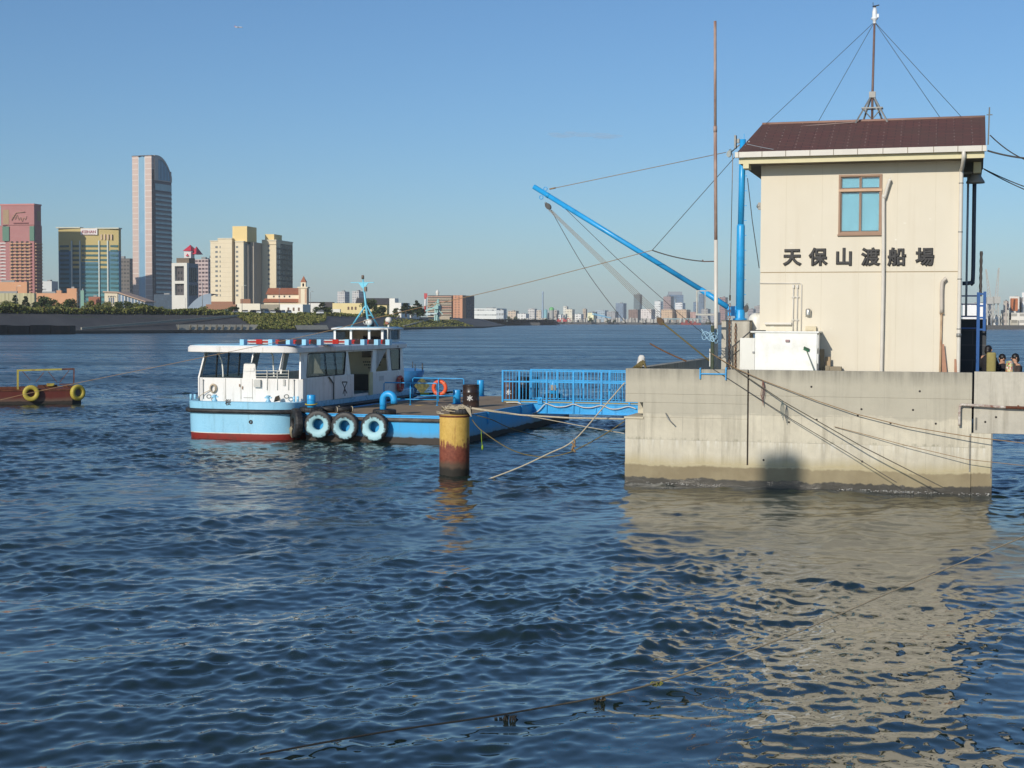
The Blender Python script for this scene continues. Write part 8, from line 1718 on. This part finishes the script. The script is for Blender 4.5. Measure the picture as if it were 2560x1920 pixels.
# glass twin towers joined at the top
Yk = 4800; a, b = at(1661, 735, Yk), at(1713, 735, Yk); W_ = b.x - a.x; zt_ = at(1690, 737, Yk).z
tt = thing('twin_tower', 'hazy glass twin towers joined by a round open roof deck', 'tower', (a.x, Yk, 3), 0); GTT = facade('twin_glass', rgb(104, 124, 144), rgb(84, 106, 130), 4, 6, (.3, .9), (.1, .9))
for x in (.16, .58): m = MB(); m.box(W_ * x, W_ * (x + .34), 0, 30, -1, zt_ - 14); m.build('shaft', GTT, tt)
m = MB(); m.box(W_ * .16, W_ * .92, 2, 32, zt_ - 16, zt_ - 3); m.build('bridge_deck', GTT, tt); m = MB(); m.box(W_ * .22, W_ * .86, 4, 28, zt_ - 3, zt_ + 7); m.build('roof_deck', M('deck_grey', rgb(150, 156, 162), .6), tt)
# foreshore clutter: long roof, red barge, diggers, blue truss, trees
a, b = at(1655, 797, 2380), at(1756, 797, 2380); m = MB(); m.box(a.x, b.x, 2380, 2392, a.z - 1.2, a.z + 1.0); [m.box(a.x + k * 7, a.x + k * 7 + .8, 2381, 2391, 3, a.z - 1.2) for k in range(9)]; tag(m.build('elevated_road', M('road_teal', rgb(150, 172, 172), .6), None), 'pale teal elevated roadway along the far shore', 'bridge')
a, b = at(1703, 809, 2300), at(1752, 809, 2300); m = MB(); m.box(a.x, b.x, 2300, 2308, -.5, 2.5); [m.box(a.x + k * 6.5, a.x + k * 6.5 + 3.5, 2301, 2306, 2.5, 4 + (k * 7) % 4) for k in range(4)]; m.bar((a.x + 4, 2303, 3), (a.x + 12, 2303, 9), .7); tag(m.build('red_barge', M('barge_red', rgb(150, 70, 62), .8, .2, .3), None), 'red work barge moored under the pole bracket on the far shore', 'barge')
for x, lb in ((1397, 'red excavator on the far shore, left of two'), (1412, 'red excavator on the far shore, right of two')):
    a = at(x, 803, 2330); t = thing('excavator', lb, 'excavator', (a.x, 2330, 3.4), 0, 'red excavators on the far shore'); RD_ = M('digger_red', rgb(196, 66, 62), .6); m = MB(); m.box(-3, 3, -2, 2, .8, 3.2); m.box(-1.5, .5, -1.5, 1.5, 3.2, 5); m.build('body', RD_, t); m = MB(); m.bar((2, 0, 2.5), (6, 0, 6.5), .9); m.bar((6, 0, 6.5), (8.5, 0, 2.5), .8); m.build('arm', RD_, t); m = MB(); m.box(-3, 3, -2.2, 2.2, 0, .8); m.build('track', DGREY, t)
a, b = at(1480, 785, 2400), at(1528, 795, 2400); m = MB(); m.bar(a, b, 1.6, 1.6); m.bar(a + Vector((0, 0, 2)), b, .8, .8); tag(m.build('blue_jib', M('jib_blue', rgb(120, 176, 206), .5), None), 'light blue crane jib lying low before the cream cube', 'crane')
for px, yt, wd, lb in ((1272, 789, 1.4, 'dark tree below the tan block, left of two'), (1290, 790, 1.6, 'dark tree below the tan block, right of two'), (1310, 796, 1.6, 'low dark tree under the white low block'), (1336, 797, 1.6, 'low dark tree left of the chimney foot'), (1367, 796, 1.6, 'brownish tree right of the chimney foot'), (1476, 792, 1.2, 'round dark tree below the cream cube'), (1520, 799, 2.0, 'low dark trees along the far shore, first'), (1536, 799, 2.0, 'low dark trees along the far shore, second')): tree(px, yt, 2340, 'leaf', lb, wd, 3.4)
m = MB(); rg = random.Random(21)
for k in range(130):
    px = rg.uniform(1270, 1760); y = rg.uniform(794, 802); a = at(px, y, 2345 + rg.uniform(0, 20)); wd = rg.uniform(1.5, 6); m.box(a.x, a.x + wd, a.y, a.y + 4, 3, a.z)
tag(m.build('far_sheds', facade('shed_mix', rgb(190, 186, 176), rgb(96, 92, 90), 30, 5.5, (0, 1), (.5, .8)), None), 'mass of tiny pale sheds along the far shore', None, kind='stuff')

# ------------------------------------------------------------------ harbour at the right
YR = 1180; HR = {}
def rz(y): return zat(y, YR, 2500) - 3
sky('white_hall_far', 'long white harbour building seen behind the blue ladder', 2405, 2477, 758, YR, (226, 226, 222), (214, 214, 212), 6, 5, (.5, .6), (.3, .5), .12, zb=3)
sky('silo_block', 'white block with an orange door panel at the far right', 2521, 2554, 741, YR + 30, (200, 194, 184), (190, 184, 174), 12, 12, (.6, .7), (.4, .6), .2, zb=3); sky('silo_block', 'white block at the very right edge', 2552, 2600, 731, YR + 40, (206, 204, 200), (180, 178, 174), 8, 8, zb=3)
p = at(2533, 760, YR + 8); q = at(2549, 760, YR + 8); m = MB(); m.box(p.x, q.x, YR + 12, YR + 15, p.z - 5.5, p.z + 4.5); tag(m.build('orange_door', M('door_orange', rgb(196, 116, 70), .7, .1, .1), None), 'orange shutter panel on the white harbour block', 'shutter')
for nm, lb, x0, x1, yt, cl_ in (('container', 'white container-like shed on the right shore', 2475, 2508, 790, (210, 208, 200)), ('harbour_shed', 'grey shed right of the white container', 2500, 2530, 775, (176, 172, 160)), ('harbour_shed', 'pale green grey low shed at the right shore', 2505, 2560, 800, (166, 160, 146)), ('harbour_shed', 'small white plant tower between the cranes', 2462, 2472, 748, (200, 198, 190)), ('harbour_shed', 'grey plant box left of the orange door block', 2506, 2520, 752, (170, 160, 150)), ('harbour_shed', 'white low shed right of the container', 2526, 2580, 782, (206, 200, 190))): sky(nm, lb, x0, x1, yt, YR - 20, cl_, tuple(int(c_ * .7) for c_ in cl_), 5, 6, zb=3)
def jib(px, yb, pt, yt, lb):
    a = at(px, yb, YR - 30); b = at(pt, yt, YR - 30); t = thing('harbour_crane', lb, 'crane', (a.x, YR - 30, 3), 0, 'harbour cranes at the right'); o_ = Vector((a.x, YR - 30, 3)); CM = M('crane_pale', rgb(190, 188, 180), .6); top = b - o_; h = top.z
    m = MB()
    for s in (-2.6, 2.6): m.bar((s, 0, 0), (s * .5 , 0, h * .42), .9); m.bar((s, 0, h * .1), (-s * .7, 0, h * .32), .5)
    m.build('tower', CM, t); m = MB(); m.box(-2.6, 2.6, -2, 2, h * .38, h * .5); m.build('cab', CM, t)
    m = MB()
    for s in (-.8, .8): m.bar((s * 1.3, 0, h * .48), (top.x + s * .3, 0, h), .45)
    for k in range(8): f0 = .48 + .52 * k / 8; f1 = f0 + .065; m.bar((top.x * (f0 - .48) / .52 - .8, 0, h * f0), (top.x * (f1 - .48) / .52 + .8, 0, h * f1), .3)
    m.build('jib', CM, t)
jib(2474, 780, 2465, 673, 'pale lattice harbour crane leaning left'); jib(2490, 790, 2497, 670, 'pale lattice harbour crane, taller, leaning right')
# airplane
p = at(597, 68, 6000); t = thing('airplane', 'tiny white airliner high in the sky', 'airplane', p, R(8)); WA = M('plane_white', rgb(226, 222, 222), .4)
m = MB(); m.tube([(-15, 0, 0), (-12, 0, 0), (11, 0, 0), (15, 0, -.3)], [.4, 2, 2, .5], 10); m.build('fuselage', WA, t); m = MB(); m.add([(2, 0, -.8), (-3, 0, -.8), (-7, -15, .2), (-5, -15, .2), (2, 0, -.3), (-3, 0, -.3), (-7, -15, .4), (-5, -15, .4)], [(0, 1, 2, 3), (7, 6, 5, 4), (0, 3, 7, 4), (1, 5, 6, 2), (3, 2, 6, 7), (0, 4, 5, 1)]); m.add([(2, 0, -.8), (-3, 0, -.8), (-7, 15, .2), (-5, 15, .2), (2, 0, -.3), (-3, 0, -.3), (-7, 15, .4), (-5, 15, .4)], [(3, 2, 1, 0), (4, 5, 6, 7), (4, 7, 3, 0), (2, 6, 5, 1), (7, 6, 2, 3), (1, 5, 4, 0)]); m.build('wing', M('wing_grey2', rgb(150, 150, 156), .5), t)
m = MB(); m.ext([(-15, .5), (-11, .5), (-14, 5.5), (-16, 5.5)], -.25, .25); m.build('tail_fin', M('tail_red', rgb(206, 60, 50), .5), t)

# ------------------------------------------------------------------ air
m = MB(); m.box(-3500, 3500, -60, 8500, -3, 185)
t = NT('haze'); t.t.nodes.remove(t.p); pv = t.n('VolumePrincipled'); pv.inputs['Color'].default_value = (.93, .97, 1.0, 1); pv.inputs['Density'].default_value = HAZE; pv.inputs['Anisotropy'].default_value = -.1
t.l(pv.outputs[0], t.t.nodes['Material Output'].inputs['Volume'])
if HAZE > 0: setting(m.build('haze', t.m, None), 'stuff')

m = MB(); rg = random.Random(4)
for k in range(9):
    p = at(1390 + k * 18 + rg.uniform(-6, 6), 338 + rg.uniform(-3, 3) - 3 * math.sin(k * .5), 9400); m.ball((p.x, p.y + rg.uniform(-40, 40), p.z), (rg.uniform(45, 90), 70, rg.uniform(7, 14)), 12)
t = NT('cloud_wisp'); t.t.nodes.remove(t.p); pv = t.n('VolumePrincipled'); pv.inputs['Color'].default_value = (1.0, .95, .95, 1); pv.inputs['Density'].default_value = 3.2e-3; t.l(pv.outputs[0], t.t.nodes['Material Output'].inputs['Volume'])
setting(m.build('cloud', t.m, None, fix=False), 'stuff', 'thin pinkish cloud wisp in the sky right of centre')

# ------------------------------------------------------------------ behind the viewer: an unseen mast added so its head shades the pier foot
qs_ = PF.onv(1955, 1190, 0); pw_ = PF.w(qs_.x, 0, .50); kk_ = 46.0; tp_ = pw_ + sv * (kk_ / math.cos(SUN_EL))
lm = thing('shadow_mast', 'unseen mast added behind the viewer to cast the dark shadow on the pier foot', 'shadow caster', (tp_.x, tp_.y, 0), 0)
m = MB(); m.tube([(0, 0, -1), (0, 0, tp_.z - .6)], [.10, .05], 10); m.build('pole', GREY, lm)
m = MB(); m.box(-.50, .50, -.30, .30, tp_.z - .6, tp_.z + .35); m.build('lamp_head', DGREY, lm, bevel=.04)  # unseen block added to cast the shadow, not a lamp
